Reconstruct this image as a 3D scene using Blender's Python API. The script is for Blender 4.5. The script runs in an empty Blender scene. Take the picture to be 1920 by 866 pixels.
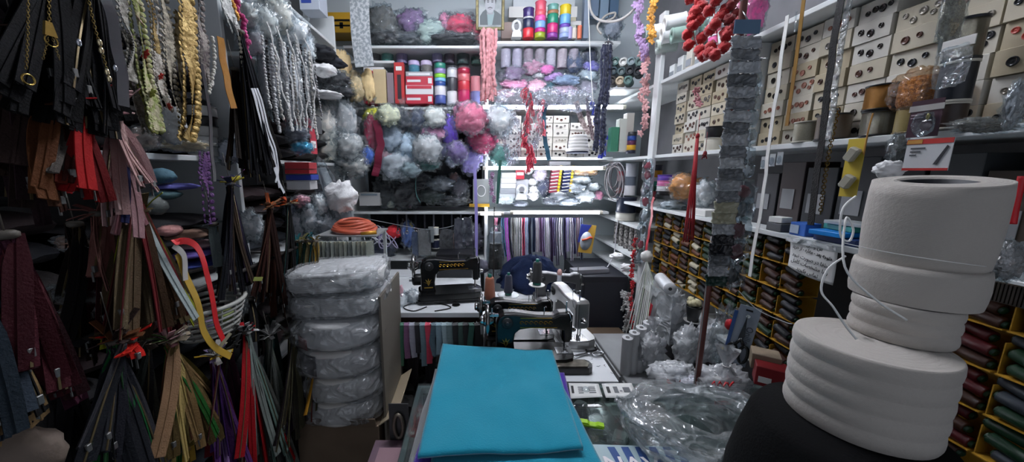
import bpy, math, random
from math import sin, cos, pi, radians as R, atan2, hypot
from mathutils import Vector as V, Matrix as MX, noise as NZ
rnd = random.Random(7)
col = bpy.context.scene.collection
F, PX, PY, CZ = 640.0, 890.0, 433.0, 1.5
TH = math.atan(113/640); CT, ST = cos(TH), sin(TH)
def ray(px, py):
    u, v = (px-PX)/F, (PY-py)/F
    return V((u, CT+v*ST, -ST+v*CT))
def W(px, py, x=None, y=None, z=None, t=None):      # the spot in the shop where a sight line meets a plane
    d = ray(px, py)
    if x is not None: t = x/d.x
    elif y is not None: t = y/d.y
    elif z is not None: t = (z-CZ)/d.z
    return V((0, 0, CZ))+d*t
def T(px, py, **k):
    p = W(px, py, **k); return (p.y*CT-(p.z-CZ)*ST)/F     # metres one picture dot covers there
# ---------------- mesh collector
class B:
    def __init__(s): s.v, s.f, s.m, s.sm, s.T = [], [], [], [], MX()
    def at(s, x=0, y=0, z=0, rx=0, ry=0, rz=0, sc=1):
        s.T = MX.Translation((x, y, z)) @ MX.Rotation(rz, 4, 'Z') @ MX.Rotation(ry, 4, 'Y') @ MX.Rotation(rx, 4, 'X') @ MX.Scale(sc, 4); return s
    def add(s, vs, fs, m=0, sm=False):
        o = len(s.v); s.v += [s.T @ V(p) for p in vs]
        s.f += [tuple(i+o for i in q) for q in fs]; s.m += [m]*len(fs); s.sm += [sm]*len(fs); return s
    def box(s, x0, x1, y0, y1, z0, z1, m=0, c=0.0, tap=0.0):
        if c <= 0:
            vs = [(x0, y0, z0), (x1, y0, z0), (x1, y1, z0), (x0, y1, z0), (x0+tap, y0+tap, z1), (x1-tap, y0+tap, z1), (x1-tap, y1-tap, z1), (x0+tap, y1-tap, z1)]
            return s.add(vs, [(0, 3, 2, 1), (4, 5, 6, 7), (0, 1, 5, 4), (1, 2, 6, 5), (2, 3, 7, 6), (3, 0, 4, 7)], m)
        vs = []; 
        for z, k in ((z0, c), (z0+c, 0), (z1-c, 0), (z1, c)):
            vs += [(x0+c, y0+k, z), (x1-c, y0+k, z), (x1-k, y0+c, z), (x1-k, y1-c, z), (x1-c, y1-k, z), (x0+c, y1-k, z), (x0+k, y1-c, z), (x0+k, y0+c, z)]
        fs = [tuple(range(7, -1, -1)), tuple(range(24, 32))]
        for a in range(3):
            for b in range(8): fs.append((a*8+b, a*8+(b+1) % 8, a*8+8+(b+1) % 8, a*8+8+b))
        return s.add(vs, fs, m)
    def lathe(s, prof, n=20, m=0, cap=True, sx=1, sy=1, wob=0):
        vs, fs = [], []
        for j, (r, z) in enumerate(prof):
            for i in range(n):
                a = 2*pi*i/n; k = r*(1+wob*NZ.noise(V((cos(a)*2, sin(a)*2, z*30+5))))
                vs.append((k*cos(a)*sx, k*sin(a)*sy, z))
        for j in range(len(prof)-1):
            for i in range(n):
                q = (i+1) % n; fs.append((j*n+i, j*n+q, (j+1)*n+q, (j+1)*n+i))
        s.add(vs, fs, m, True)
        if cap:
            k = len(prof)-1
            s.add([vs[i] for i in range(n)], [tuple(range(n-1, -1, -1))], m); s.add([vs[k*n+i] for i in range(n)], [tuple(range(n))], m)
        return s
    def cyl(s, r, z0, z1, n=16, m=0, r1=None): return s.lathe([(r, z0), (r if r1 is None else r1, z1)], n, m)
    def rod(s, a, b, r, n=8, m=0, r1=None): return s.tube([a, b], r, n, m, r1)
    def tube(s, pts, r, n=6, m=0, r1=None, flat=1, closed=False, tw=None):
        pts = [V(p) for p in pts]; vs, fs = [], []; L = len(pts); ref = None
        for j, p in enumerate(pts):
            d = (pts[(j+1) % L]-pts[j-1]) if closed else (pts[min(j+1, L-1)]-pts[max(j-1, 0)])
            d = d.normalized() if d.length > 1e-9 else V((0, 0, 1))
            if ref is None: ref = V((1, 0, 0)) if abs(d.x) < .8 else V((0, 0, 1))
            if tw is not None: ref = V((cos(tw), sin(tw), 0)) if not callable(tw) else tw(j/(L-1))
            a = (ref-d*ref.dot(d)); a = a.normalized() if a.length > 1e-6 else d.orthogonal().normalized(); ref = a; b = d.cross(a)
            q = j/max(1, L-1)
            rr = r(q) if callable(r) else (r if r1 is None else r+(r1-r)*q)
            for i in range(n):
                t = 2*pi*i/n; vs.append(p+a*(rr*cos(t))+b*(rr*sin(t)*flat))
        for j in range(L if closed else L-1):
            for i in range(n):
                q = (i+1) % n; k = (j+1) % L; fs.append((j*n+i, j*n+q, k*n+q, k*n+i))
        if not closed: fs += [tuple(range(n-1, -1, -1)), tuple((L-1)*n+i for i in range(n))]
        return s.add(vs, fs, m, n > 4)
    def strip(s, pts, w, th=.0012, side=None, m=0, mid=None, jag=0):   # a tape: flat band with real thickness, optional raised middle line
        pts = [V(p) for p in pts]; vs, fs, ms = [], [], []; L = len(pts)
        n = 6 if mid is None else 10
        for j, p in enumerate(pts):
            d = (pts[min(j+1, L-1)]-pts[max(j-1, 0)]); d = d.normalized() if d.length > 1e-9 else V((0, 0, -1))
            q = j/max(1, L-1)
            sd = side(q) if callable(side) else (V(side) if side is not None else V((1, 0, 0)))
            sd = (sd-d*sd.dot(d)).normalized(); nn = sd.cross(d)
            ww = (w(q) if callable(w) else w)/2
            if jag and j % 2: ww -= jag
            h = th/2
            if mid is None: pr = [(-ww, -h), (0, -h), (ww, -h), (ww, h), (0, h), (-ww, h)]
            else:
                c = mid/2; pr = [(-ww, -h), (-c, -h), (-c, -h*3), (c, -h*3), (c, -h), (ww, -h), (ww, h), (c, h*3), (-c, h*3), (-ww, h)]
            vs += [p+sd*a+nn*b for a, b in pr]
        for j in range(L-1):
            for i in range(n): q = (i+1) % n; fs.append((j*n+i, j*n+q, j*n+n+q, j*n+n+i)); ms.append(m if (mid is None or i not in (1, 2, 3, 6, 7, 8)) else m+1)
        fs += [tuple(range(n-1, -1, -1)), tuple((L-1)*n+i for i in range(n))]; ms += [m, m]
        o = len(s.v); s.v += [s.T @ V(p) for p in vs]; s.f += [tuple(i+o for i in q) for q in fs]; s.m += ms; s.sm += [False]*len(fs); return s
    def blob(s, rx, ry, rz, nu=18, nv=12, amp=.2, fr=2.0, seed=0, m=0, pw=1.0, sm=True, ridge=0.0, flatb=None):   # a lumpy closed sack
        vs = [(0, 0, -rz)]; fs = []
        def pt(a, b):
            c = V((cos(a)*cos(b), sin(a)*cos(b), sin(b)))
            k = 1+amp*NZ.noise(c*fr+V((seed*3.1, seed*1.7, seed)))+amp*.5*NZ.noise(c*fr*2.7+V((seed, 4, 2)))
            if ridge: k += ridge*(1-abs(NZ.noise(c*fr*2.2+V((seed, 9, 1))))*4)
            f = lambda q: math.copysign(abs(q)**pw, q)
            p = V((f(c.x)*rx, f(c.y)*ry, f(c.z)*rz))*k
            if flatb is not None: p.z = max(p.z, -rz*flatb)
            return p
        vs = [pt(0, -pi/2)]
        for j in range(1, nv):
            b = -pi/2+pi*j/nv
            for i in range(nu): vs.append(pt(2*pi*i/nu, b))
        vs.append(pt(0, pi/2)); L = len(vs)-1
        for i in range(nu):
            q = (i+1) % nu; fs.append((0, 1+q, 1+i)); o = 1+(nv-2)*nu; fs.append((L, o+i, o+q))
            for j in range(nv-2): fs.append((1+j*nu+i, 1+j*nu+q, 1+(j+1)*nu+q, 1+(j+1)*nu+i))
        return s.add(vs, fs, m, sm)
    def grid(s, fn, nu, nv, th=0, m=0, sm=True):   # surface fn(u,v) in [0,1]^2, thickened downwards by th when > 0
        P = [[V(fn(i/nu, j/nv)) for i in range(nu+1)] for j in range(nv+1)]
        vs = [p for r_ in P for p in r_]; n = nu+1
        fs = [(j*n+i, j*n+i+1, (j+1)*n+i+1, (j+1)*n+i) for j in range(nv) for i in range(nu)]
        if th:
            K = len(vs); nm = []
            for j in range(nv+1):
                for i in range(nu+1):
                    a = P[j][min(i+1, nu)]-P[j][max(i-1, 0)]; b = P[min(j+1, nv)][i]-P[max(j-1, 0)][i]; c = a.cross(b)
                    nm.append(c.normalized() if c.length > 1e-12 else V((0, 0, 1)))
            vs += [vs[k]-nm[k]*th for k in range(K)]
            fs += [tuple(K+i for i in reversed(q)) for q in fs[:nu*nv]]
            ed = [j*n for j in range(nv+1)]; er = [j*n+nu for j in range(nv+1)]
            for a, b in zip(ed, ed[1:]): fs.append((a, b, K+b, K+a))
            for a, b in zip(er, er[1:]): fs.append((b, a, K+a, K+b))
            for i in range(nu): fs.append((i+1, i, K+i, K+i+1)); a = nv*n; fs.append((a+i, a+i+1, K+a+i+1, K+a+i))
        return s.add(vs, fs, m, sm)
    def prism(s, poly, y0, y1, m=0, ax='y'):     # outline in the x-z plane pushed out along y (or x-y along z)
        n = len(poly); g = (lambda p, h: (p[0], h, p[1])) if ax == 'y' else (lambda p, h: (p[0], p[1], h))
        vs = [g(p, y0) for p in poly]+[g(p, y1) for p in poly]
        fs = [tuple(range(n)), tuple(range(2*n-1, n-1, -1))]+[(i, n+i, n+(i+1) % n, (i+1) % n) for i in range(n)]
        return s.add(vs, fs, m)
    def mesh(s, name='m'):
        me = bpy.data.meshes.new(name); me.from_pydata([tuple(p) for p in s.v], [], s.f)
        me.polygons.foreach_set('material_index', s.m); me.polygons.foreach_set('use_smooth', s.sm); me.update(); return me
def ob(name, b, mats, parent=None, loc=None, rz=0, rot=None):
    me = b.mesh(name) if isinstance(b, B) else b
    o = bpy.data.objects.new(name, me); col.objects.link(o)
    if not isinstance(mats, (list, tuple)): mats = [mats]
    if len(me.materials) == 0:
        for m in mats: me.materials.append(m)
    if parent: o.parent = parent
    if loc is not None: o.location = loc
    o.rotation_euler = rot if rot else (0, 0, rz)
    return o
used = {}
def tag(o, label, cat, group=None, kind=None):
    if kind: o['kind'] = kind
    if label: o['label'] = label; used.setdefault(label, []).append(group)
    if cat: o['category'] = cat
    if group: o['group'] = group
    return o
def thing(name, label, cat, loc=(0, 0, 0), rz=0, group=None, rot=None):
    o = bpy.data.objects.new(name, None); o.empty_display_size = .02; col.objects.link(o); o.location = loc; o.rotation_euler = rot if rot else (0, 0, rz)
    return tag(o, label, cat, group)
def struct(name, b, m, parent=None):
    o = ob(name, b, m, parent)
    if parent is None: o['kind'] = 'structure'
    return o
def dup(o, loc=None, rz=None, label=None, mats=None, rot=None, parent=None, sc=None):   # a copy of a thing with copies of its parts; mats = {part name: material}
    c = o.copy(); col.objects.link(c)
    if parent is not None: c.parent = parent
    if loc is not None: c.location = loc
    if rz is not None: c.rotation_euler = (0, 0, rz)
    if rot is not None: c.rotation_euler = rot
    if sc is not None: c.scale = (sc,)*3 if not isinstance(sc, tuple) else sc
    if label: c['label'] = label; used.setdefault(label, []).append(c.get('group'))
    k = o.name.split('.')[0]
    if mats and k in mats: paint(c, mats[k])
    for ch in list(o.children): dup(ch, mats=mats, parent=c)
    return c
def paint(o, m, i=0):
    o.material_slots[i].link = 'OBJECT'; o.material_slots[i].material = m
ORD = 'zeroth first second third fourth fifth sixth seventh eighth ninth tenth eleventh twelfth thirteenth fourteenth fifteenth sixteenth seventeenth eighteenth nineteenth twentieth'.split()
ORD += ['twenty-'+o for o in ORD[1:10]]
# ---------------- materials
def lin(c):
    if isinstance(c, str): c = [int(c[i:i+2], 16)/255 for i in (0, 2, 4)]
    return tuple((x/12.92 if x <= .04045 else ((x+.055)/1.055)**2.4) for x in c)+(1,)
MC = {}
def pm(c, rough=.6, metal=0.0, bump=0.0, bs=60, var=0.0, vs=8, spec=.5, emit=0.0, sheen=0.0, wave=None, alpha=1.0, c2=None):
    key = (str(c), rough, metal, bump, bs, var, vs, spec, emit, sheen, wave, alpha, c2)
    if key in MC: return MC[key]
    m = bpy.data.materials.new('mat_'+(c if isinstance(c, str) else 'c')); m.use_nodes = True; nt = m.node_tree; N, L = nt.nodes, nt.links
    p = N['Principled BSDF']; p.inputs['Base Color'].default_value = lin(c); p.inputs['Roughness'].default_value = rough
    p.inputs['Metallic'].default_value = metal; p.inputs['Specular IOR Level'].default_value = spec; p.inputs['Sheen Weight'].default_value = sheen
    if emit: p.inputs['Emission Color'].default_value = lin(c); p.inputs['Emission Strength'].default_value = emit
    if alpha < 1: p.inputs['Alpha'].default_value = alpha
    tc = N.new('ShaderNodeTexCoord')
    if var or c2:
        n = N.new('ShaderNodeTexNoise'); n.inputs['Scale'].default_value = vs; n.inputs['Detail'].default_value = 5; L.new(tc.outputs['Object'], n.inputs['Vector'])
        r = N.new('ShaderNodeValToRGB'); a = lin(c)
        if c2: b_, a_ = lin(c2), a; r.color_ramp.elements[0].position = .42; r.color_ramp.elements[1].position = .56
        else: a_ = tuple(x*(1-var) for x in a[:3])+(1,); b_ = tuple(min(1, x*(1+var)) for x in a[:3])+(1,); r.color_ramp.elements[0].position = .3; r.color_ramp.elements[1].position = .7
        r.color_ramp.elements[0].color = a_; r.color_ramp.elements[1].color = b_
        L.new(n.outputs['Fac'], r.inputs['Fac']); L.new(r.outputs['Color'], p.inputs['Base Color'])
    h = None
    if wave:   # (scale, axis, strength): wound thread, woven tape
        w = N.new('ShaderNodeTexWave'); w.inputs['Scale'].default_value = wave[0]; w.bands_direction = wave[1]; w.inputs['Distortion'].default_value = .6; L.new(tc.outputs['Object'], w.inputs['Vector'])
        bn = N.new('ShaderNodeBump'); bn.inputs['Strength'].default_value = wave[2]; bn.inputs['Distance'].default_value = .002; L.new(w.outputs['Fac'], bn.inputs['Height']); h = bn
    if bump:
        n = N.new('ShaderNodeTexNoise'); n.inputs['Scale'].default_value = bs; n.inputs['Detail'].default_value = 4; L.new(tc.outputs['Object'], n.inputs['Vector'])
        bn = N.new('ShaderNodeBump'); bn.inputs['Strength'].default_value = bump; bn.inputs['Distance'].default_value = .004; L.new(n.outputs['Fac'], bn.inputs['Height'])
        if h: L.new(h.outputs[0], bn.inputs['Normal'])
        h = bn
    if h: L.new(h.outputs['Normal'], p.inputs['Normal'])
    MC[key] = m; return m
def film(tint='f4f8fa', haze=.07, gl=.25, rough=.12, bs=35, bst=.9):      # thin clear plastic with creases
    key = ('film', tint, haze, gl, rough, bs)
    if key in MC: return MC[key]
    m = bpy.data.materials.new('clear_plastic'); m.use_nodes = True; nt = m.node_tree; N, L = nt.nodes, nt.links; N.remove(N['Principled BSDF'])
    tr = N.new('ShaderNodeBsdfTransparent'); tr.inputs[0].default_value = lin(tint)
    df = N.new('ShaderNodeBsdfDiffuse'); df.inputs[0].default_value = lin(tint)
    g = N.new('ShaderNodeBsdfGlossy'); g.inputs['Roughness'].default_value = rough
    tc = N.new('ShaderNodeTexCoord'); n = N.new('ShaderNodeTexNoise'); n.noise_type = 'RIDGED_MULTIFRACTAL'; n.inputs['Scale'].default_value = bs*.45; n.inputs['Detail'].default_value = 2.5; n.inputs['Distortion'].default_value = .8; n.inputs['Offset'].default_value = 1.0
    L.new(tc.outputs['Object'], n.inputs['Vector']); b = N.new('ShaderNodeBump'); b.inputs['Strength'].default_value = bst; b.inputs['Distance'].default_value = .014
    L.new(n.outputs['Fac'], b.inputs['Height']); L.new(b.outputs[0], g.inputs['Normal']); L.new(b.outputs[0], df.inputs['Normal'])
    fr = N.new('ShaderNodeLayerWeight'); fr.inputs['Blend'].default_value = .25; L.new(b.outputs[0], fr.inputs['Normal'])
    ma = N.new('ShaderNodeMath'); ma.operation = 'MULTIPLY_ADD'; ma.inputs[1].default_value = .20; ma.inputs[2].default_value = gl*.20; L.new(fr.outputs['Fresnel'], ma.inputs[0])
    m1 = N.new('ShaderNodeMixShader'); m1.inputs[0].default_value = haze; L.new(tr.outputs[0], m1.inputs[1]); L.new(df.outputs[0], m1.inputs[2])
    m2 = N.new('ShaderNodeMixShader'); L.new(ma.outputs[0], m2.inputs[0]); L.new(m1.outputs[0], m2.inputs[1]); L.new(g.outputs[0], m2.inputs[2])
    L.new(m2.outputs[0], N['Material Output'].inputs[0]); MC[key] = m; return m
# ---------------- writing
def text_mesh(s, h, m_depth=.0004, bold=False, sx=1.0):
    c = bpy.data.curves.new('lettering', 'FONT'); c.body = s; c.size = h; c.extrude = m_depth; c.align_x = 'CENTER'; c.align_y = 'CENTER'; c.resolution_u = 2
    if bold: c.offset = h*.012
    o = bpy.data.objects.new('lettering', c); me = bpy.data.meshes.new_from_object(o)
    bpy.data.objects.remove(o)
    if sx != 1:
        for v in me.vertices: v.co.x *= sx
    return me
def put_text(s, h, mat, parent, loc, rot, bold=False, name='lettering', sx=1.0):
    return ob(name, text_mesh(s, h, bold=bold, sx=sx), mat, parent, loc, rot=rot)
AR = {'ا': 'ﺍﺎ', 'ب': 'ﺏﺐﺑﺒ', 'ت': 'ﺕﺖﺗﺘ', 'ح': 'ﺡﺢﺣﺤ', 'خ': 'ﺥﺦﺧﺨ', 'د': 'ﺩﺪ', 'ر': 'ﺭﺮ', 'س': 'ﺱﺲﺳﺴ', 'ش': 'ﺵﺶﺷﺸ', 'ص': 'ﺹﺺﺻﺼ', 'ط': 'ﻁﻂﻃﻄ', 'ع': 'ﻉﻊﻋﻌ', 'غ': 'ﻍﻎﻏﻐ', 'ف': 'ﻑﻒﻓﻔ',
      'ق': 'ﻕﻖﻗﻘ', 'ک': 'ﻙﻚﻛﻜ', 'ل': 'ﻝﻞﻟﻠ', 'م': 'ﻡﻢﻣﻤ', 'ن': 'ﻥﻦﻧﻨ', 'و': 'ﻭﻮ', 'ه': 'ﻩﻪﻫﻬ', 'ی': 'ﻯﻰﻳﻴ', 'ز': 'ﺯﺰ', 'ج': 'ﺝﺞﺟﺠ'}
def shape(s):
    out = []
    for i, c in enumerate(s):
        if c not in AR: out.append(c); continue
        f = AR[c]; p = i > 0 and s[i-1] in AR and len(AR[s[i-1]]) == 4; n = i+1 < len(s) and s[i+1] in AR and len(f) == 4
        out.append(f[3] if p and n else f[2] if n else f[1] if p else f[0])
    return ''.join(reversed(out))
# ================= materials used widely
WHITE = pm('d9dcdc', .45, var=.05, vs=3, bump=.05)
BOARD = pm('cfd3d3', .4, var=.08, vs=5)
DARKW = pm('2a2725', .6, var=.2)
STEEL = pm('b5b7b9', .25, 1.0); CHROME = pm('dcdcdc', .12, 1.0, var=.05)
BLACK = pm('0b0b0c', .35); BLACKG = pm('08080a', .12, spec=.8); GOLD = pm('b58a2e', .3, .9, var=.3, vs=30)
GOLDP = pm('a88a3c', .45, .5, var=.4, vs=60)
CREAM = pm('ddd8c8', .6, var=.05); PAPER = pm('e6e6e2', .7, var=.04)
CLEAR = film(); CLEARD = film('dfe6ea', .06, .3); MILKY = film('eef0f2', .45, .25, bs=28)
CARD = pm('6b5a49', .8, var=.15, vs=6); RED = pm('c01622', .5)
# ================= room shell (metres; the counter stands between the camera and the machines)
XL, XR, YB, ZC = -1.36, 1.40, 2.96, 2.9
FX, RX, BY = -.93, 1.05, 2.60      # front edges: left shelves, right shelves, back shelves
struct('floor', B().box(XL-.1, XR+.1, -1.2, YB+.1, -.06, 0), pm('3a3634', .6, var=.3, vs=4))
struct('ceiling', B().box(XL-.1, XR+.1, -1.2, YB+.1, ZC, ZC+.08), pm('c8ccd0', .8))
struct('wall_back', B().box(XL-.1, XR+.1, YB, YB+.1, 0, ZC), pm('c6d0d4', .7, var=.04, vs=2))
struct('wall_left', B().box(XL-.1, XL, -1.2, YB, 0, ZC), pm('5a5c5e', .8, var=.1))
struct('wall_right', B().box(XR, XR+.1, -1.2, YB, 0, ZC), pm('77777a', .8, var=.1))
# ================= shelving units
def shelf_unit(name, label, spec, posts, mat=BOARD):
    t = thing(name, label, 'shelf')
    for (x0, x1, y0, y1, z) in spec: ob('shelf_board', B().box(x0, x1, y0, y1, z-.018, z, c=.002), mat, t)
    for (x0, x1, y0, y1, z0, z1) in posts: ob('upright', B().box(x0, x1, y0, y1, z0, z1, c=.002), mat, t)
    return t
YW = YB-.002
shelf_unit('wall_shelving', 'white back wall shelving behind the hanging bags of yarn', [(FX, .075, BY, YW, z) for z in (2.37, 1.955, 1.19, .82)],
           [(FX-.03, FX, BY, YW, 0, 1.75), (.075, .1, BY, YW, 0, 2.36)])
shelf_unit('wall_shelving', 'white back wall shelving carrying the lit fluorescent tubes', [(.1, RX-.02, BY, YW, z) for z in (2.40, 1.97, 1.60, 1.19)], [])
shelf_unit('wall_shelving', 'long white shelving of button boxes along the side wall',
           [(RX, XR-.002, .42, YW, z) for z in (1.59, 1.29)]+[(RX, XR-.002, .9, YW, z) for z in (2.0,)]+[(RX, XR-.002, 1.0, YW, .80)],
           [(RX-.012, RX+.012, 2.04, 2.10, .0, 2.36), (RX+.01, XR-.002, 1.40, 1.425, 1.592, 1.98), (RX+.03, XR-.01, .40, .42, .0, 1.95)])
shelf_unit('wall_shelving', 'white shelving behind the hanging laces and zippers',
           [(XL+.002, FX, .9, 2.45, 2.32), (XL+.002, FX, .35, 2.45, 1.55), (XL+.002, FX, .35, 2.45, 1.12), (XL+.002, FX, .35, 2.3, .62), (XL+.002, FX, 1.5, 2.45, 1.98)],
           [(XL+.002, FX, 2.45, 2.47, .0, 2.5), (XL+.002, FX, 1.36, 1.38, .0, 2.3)])
# ================= camera and light
cam = bpy.data.cameras.new('camera'); co = bpy.data.objects.new('camera', cam); col.objects.link(co)
cam.sensor_width = 36; cam.sensor_fit = 'HORIZONTAL'; cam.lens = F/1920*36; cam.shift_x = (960-PX)/1920; cam.clip_start = .01
co.location = (0, 0, CZ); co.rotation_euler = (pi/2-TH, 0, 0); bpy.context.scene.camera = co
sc = bpy.context.scene
sc.view_settings.view_transform = 'Standard'; sc.view_settings.look = 'None'; sc.view_settings.exposure = 0.5; sc.view_settings.gamma = 1
sc.cycles.transparent_max_bounces = 24; sc.cycles.max_bounces = 6
w = bpy.data.worlds.new('world'); sc.world = w; w.use_nodes = True
w.node_tree.nodes['Background'].inputs[0].default_value = (.80, .86, 1, 1); w.node_tree.nodes['Background'].inputs[1].default_value = .36
TUBE = pm('f0f5ff', .4, emit=24.0)
def tube_light(label, p, L, r=.013, mat=TUBE):
    t = thing('fluorescent_lamp', label, 'lamp', p, group='fluorescent tube lamps')
    ob('tube', B().at(0, 0, 0, ry=pi/2).cyl(r, -L/2+.02, L/2-.02, 14), mat, t)
    for s in (-1, 1): ob('end_cap', B().at(s*(L/2-.01), 0, 0, ry=pi/2).cyl(r*1.15, -.012, .012, 14), CREAM, t)
    ob('batten', B().box(-L/2, L/2, r, r+.02, -.012, .012, c=.002), WHITE, t)
    return t
def tube_px(label, xa, xb, py, z=None):
    a, b = W(xa, py, y=BY-.03), W(xb, py, y=BY-.03); return tube_light(label, ((a.x+b.x)/2, BY-.035, (a.z+b.z)/2), b.x-a.x)
tube_px('lit fluorescent tube above the shelf of white boxes and spools', 906, 1134, 315)
tube_px('lit fluorescent tube below the shelf, above the hanging ribbons', 957, 1128, 398)
tube_px('short lit fluorescent tube under the shelf left of the bottle stand', 896, 944, 400)
tube_px('lit fluorescent tube in front of the button boxes under the yarn bags', 900, 1172, 201)
cl = thing('ceiling_lamp', 'long fluorescent lamp on the shop ceiling', 'lamp', (.18, 1.55, ZC))
ob('housing', B().box(-.62, .62, -.06, .06, -.05, 0, c=.004), WHITE, cl)
for s in (-.03, .03): ob('tube', B().at(0, s, -.07, ry=pi/2).cyl(.014, -.6, .6, 14), pm('f2f5ff', .4, emit=72.0), cl)
# ================= sewing tables
TZ = .75
LAM = pm('dfe2e4', .3, var=.05, vs=4, c2=None)
tb = thing('sewing_table', 'white topped sewing table along the back, holding the old black machine', 'table', (0, 0, 0))
b = B().box(-.915, .04, 1.73, 2.55, TZ-.03, TZ, c=.003); ob('table_top', b, LAM, tb)
ob('apron', B().box(-.91, .03, 1.76, 1.79, TZ-.09, TZ-.031), pm('3b2320', .6), tb)
for x in (-.89, -.02): 
    for y in (1.85, 2.5): ob('leg', B().box(x-.02, x+.02, y-.02, y+.02, 0, TZ-.031), DARKW, tb)
tb = thing('sewing_table', 'white worktop with rounded corner running towards the glass counter under the machines', 'table', (0, 0, 0))
po = [(.045, 1.12), (.52, 1.12), (.53, 1.6), (.60, 1.70), (.62, 1.75), (.62, 2.0), (.60, 2.05), (.045, 2.05)]
ob('table_top', B().prism(po, TZ-.03, TZ, ax='z'), LAM, tb)
for x, y in ((.08, 1.16), (.48, 1.16), (.08, 2.0), (.56, 2.0)): ob('leg', B().box(x-.02, x+.02, y-.02, y+.02, 0, TZ-.031), DARKW, tb)
b = thing('low_cabinet', 'low cabinet under the piled white shop bags', 'cabinet')
ob('body', B().box(.72, 1.04, 1.11, 1.95, 0, .52, c=.004), pm('8b8d8e', .6, var=.1), b)
ob('door', B().box(.712, .72, 1.13, 1.50, .04, .5), pm('9a9c9d', .6), b); ob('door', B().box(.712, .72, 1.53, 1.93, .04, .5), pm('9a9c9d', .6), b)
# ---- glass display counter
GZ = .76
gc = thing('display_counter', 'glass topped display counter under the turquoise cloth and white elastic rolls', 'counter')
x0, x1, y0, y1 = -.20, 1.03, .30, 1.095
FR = pm('8f9498', .3, .8)
GL = film('dce6e4', .03, .12, .03, 2, .05)
ob('glass_top', B().box(x0, x1, y0, y1, GZ-.008, GZ, c=.002), GL, gc)
ob('base', B().box(x0+.01, x1-.01, y0+.01, y1-.01, 0, .45), pm('4a4846', .6), gc)
ob('shelf_panel', B().box(x0+.02, x1-.02, y0+.02, y1-.02, .66, .668), pm('6c7072', .4), gc)
for a in ((x0, x1, y1-.014, y1), (x0, x1, y0, y0+.014), (x0, x0+.014, y0+.014, y1-.014), (x1-.014, x1, y0+.014, y1-.014)): ob('frame_rail', B().box(*a, GZ-.03, GZ-.009), FR, gc)
for x in (x0+.008, x1-.008):
    for y in (y0+.008, y1-.008): ob('frame_post', B().box(x-.007, x+.007, y-.007, y+.007, .45, GZ-.03), FR, gc)
# ================= white elastic rolls stacked on a black drum, right of the counter
def roll(name, label, c, r, z0, z1, n, mat, core, rin=.03, cat='elastic roll', inner=None, ridge=.0022, grp=None, slope=0):
    t = thing(name, label, cat, (c[0], c[1], z0), group=grp); H = z1-z0; pr = []
    for k in range(n):
        a, b_ = H*k/n, H*(k+1)/n; s = slope*(k/n)
        pr += [(r-ridge-s, a+.0004), (r-s, a+H/n*.22), (r+ridge*.3-s, a+H/n*.5), (r-s-ridge*.2, a+H/n*.85), (r-ridge-s, b_-.0004)]
    rt = r-slope; k = 7
    pr += [(rt-.004-(rt-.004-rin)*i/k, H+(.0008 if i % 2 else -.0006)) for i in range(k+1)]
    pr += [(rin, H*.02), (rt-.01, 0)]
    b = B().lathe(pr, 56, cap=False, wob=.012); ob('wound_tape', b, mat, t)
    ob('core', B().lathe([(rin-.0005, .004), (rin-.0005, H-.003), (rin-.004, H-.003), (rin-.004, .004)], 32, cap=False), core, t)
    return t
ELA = pm('b2aca4', .75, var=.04, vs=6, bump=.25, bs=160, wave=(260, 'Z', .25), sheen=.2)
CORE = pm('23262b', .6)
roll('elastic_roll', 'large white roll of wide elastic, topmost of the leaning stack by the counter', (.822, .612), .078, 1.338, 1.484, 1, ELA, CORE, .046).rotation_euler = MX.Rotation(R(6.5), 4, V((.6, -.8, 0))).to_euler()
roll('elastic_roll', 'white elastic roll second from the top of the stack by the counter', (.812, .606), .081, 1.268, 1.334, 1, ELA, CORE, .05)
roll('elastic_roll', 'narrow white elastic roll in the middle of the stack above the widest one', (.796, .598), .067, 1.197, 1.267, 3, ELA, CORE, .03)
roll('elastic_roll', 'widest white elastic roll showing five wound bands, resting on the black drum', (.722, .578), .103, 1.040, 1.196, 5, ELA, CORE, .006)
BFAB = pm('0a0a0b', .95, bump=.3, bs=200, spec=.15)
t = thing('elastic_drum', 'big black drum of elastic on the counter beneath the white rolls', 'elastic roll', (.69, .56, GZ))
ob('wound_tape', B().lathe([(.165, 0), (.172, .02), (.168, .12), (.155, .20), (.140, .262), (.128, .278), (.03, .279)], 56, wob=.02), BFAB, t)
ob('core', B().cyl(.029, .05, .2795, 24), CORE, t)
def cordp(name, label, cat, pts, r, m, n=6, sub=6, grp=None):
    P = [V(p) for p in pts]; out = []
    for i in range(len(P)-1):
        a, b_, c, d = P[max(i-1, 0)], P[i], P[i+1], P[min(i+2, len(P)-1)]
        for k in range(sub):
            q = k/sub; out.append(.5*((2*b_)+(c-a)*q+(2*a-5*b_+4*c-d)*q*q+(3*b_-a-3*c+d)*q**3))
    out.append(P[-1])
    if name is None: return out
    o0 = out[0]; o = ob(name, B().tube([p-o0 for p in out], r, n), m, None, o0); return tag(o, label, cat, grp)
WTH = pm('e8e8e4', .6)
cordp('elastic_thread', 'white elastic cord looping off the side of the topmost elastic roll', 'cord',
      [W(1604, 368, t=.585), W(1580, 392, t=.57), W(1576, 440, t=.57), W(1592, 452, t=.565), W(1600, 430, t=.565), W(1586, 410, t=.57), W(1584, 500, t=.545), W(1640, 560, t=.53), W(1700, 600, t=.525)], .0016, WTH)
cordp('elastic_thread', 'white elastic cord hanging in an arc beside the middle elastic roll', 'cord',
      [W(1585, 480, t=.57), W(1552, 505, t=.57), W(1540, 545, t=.57), W(1562, 575, t=.555), W(1585, 610, t=.545), W(1606, 636, t=.535)], .0016, WTH)
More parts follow.
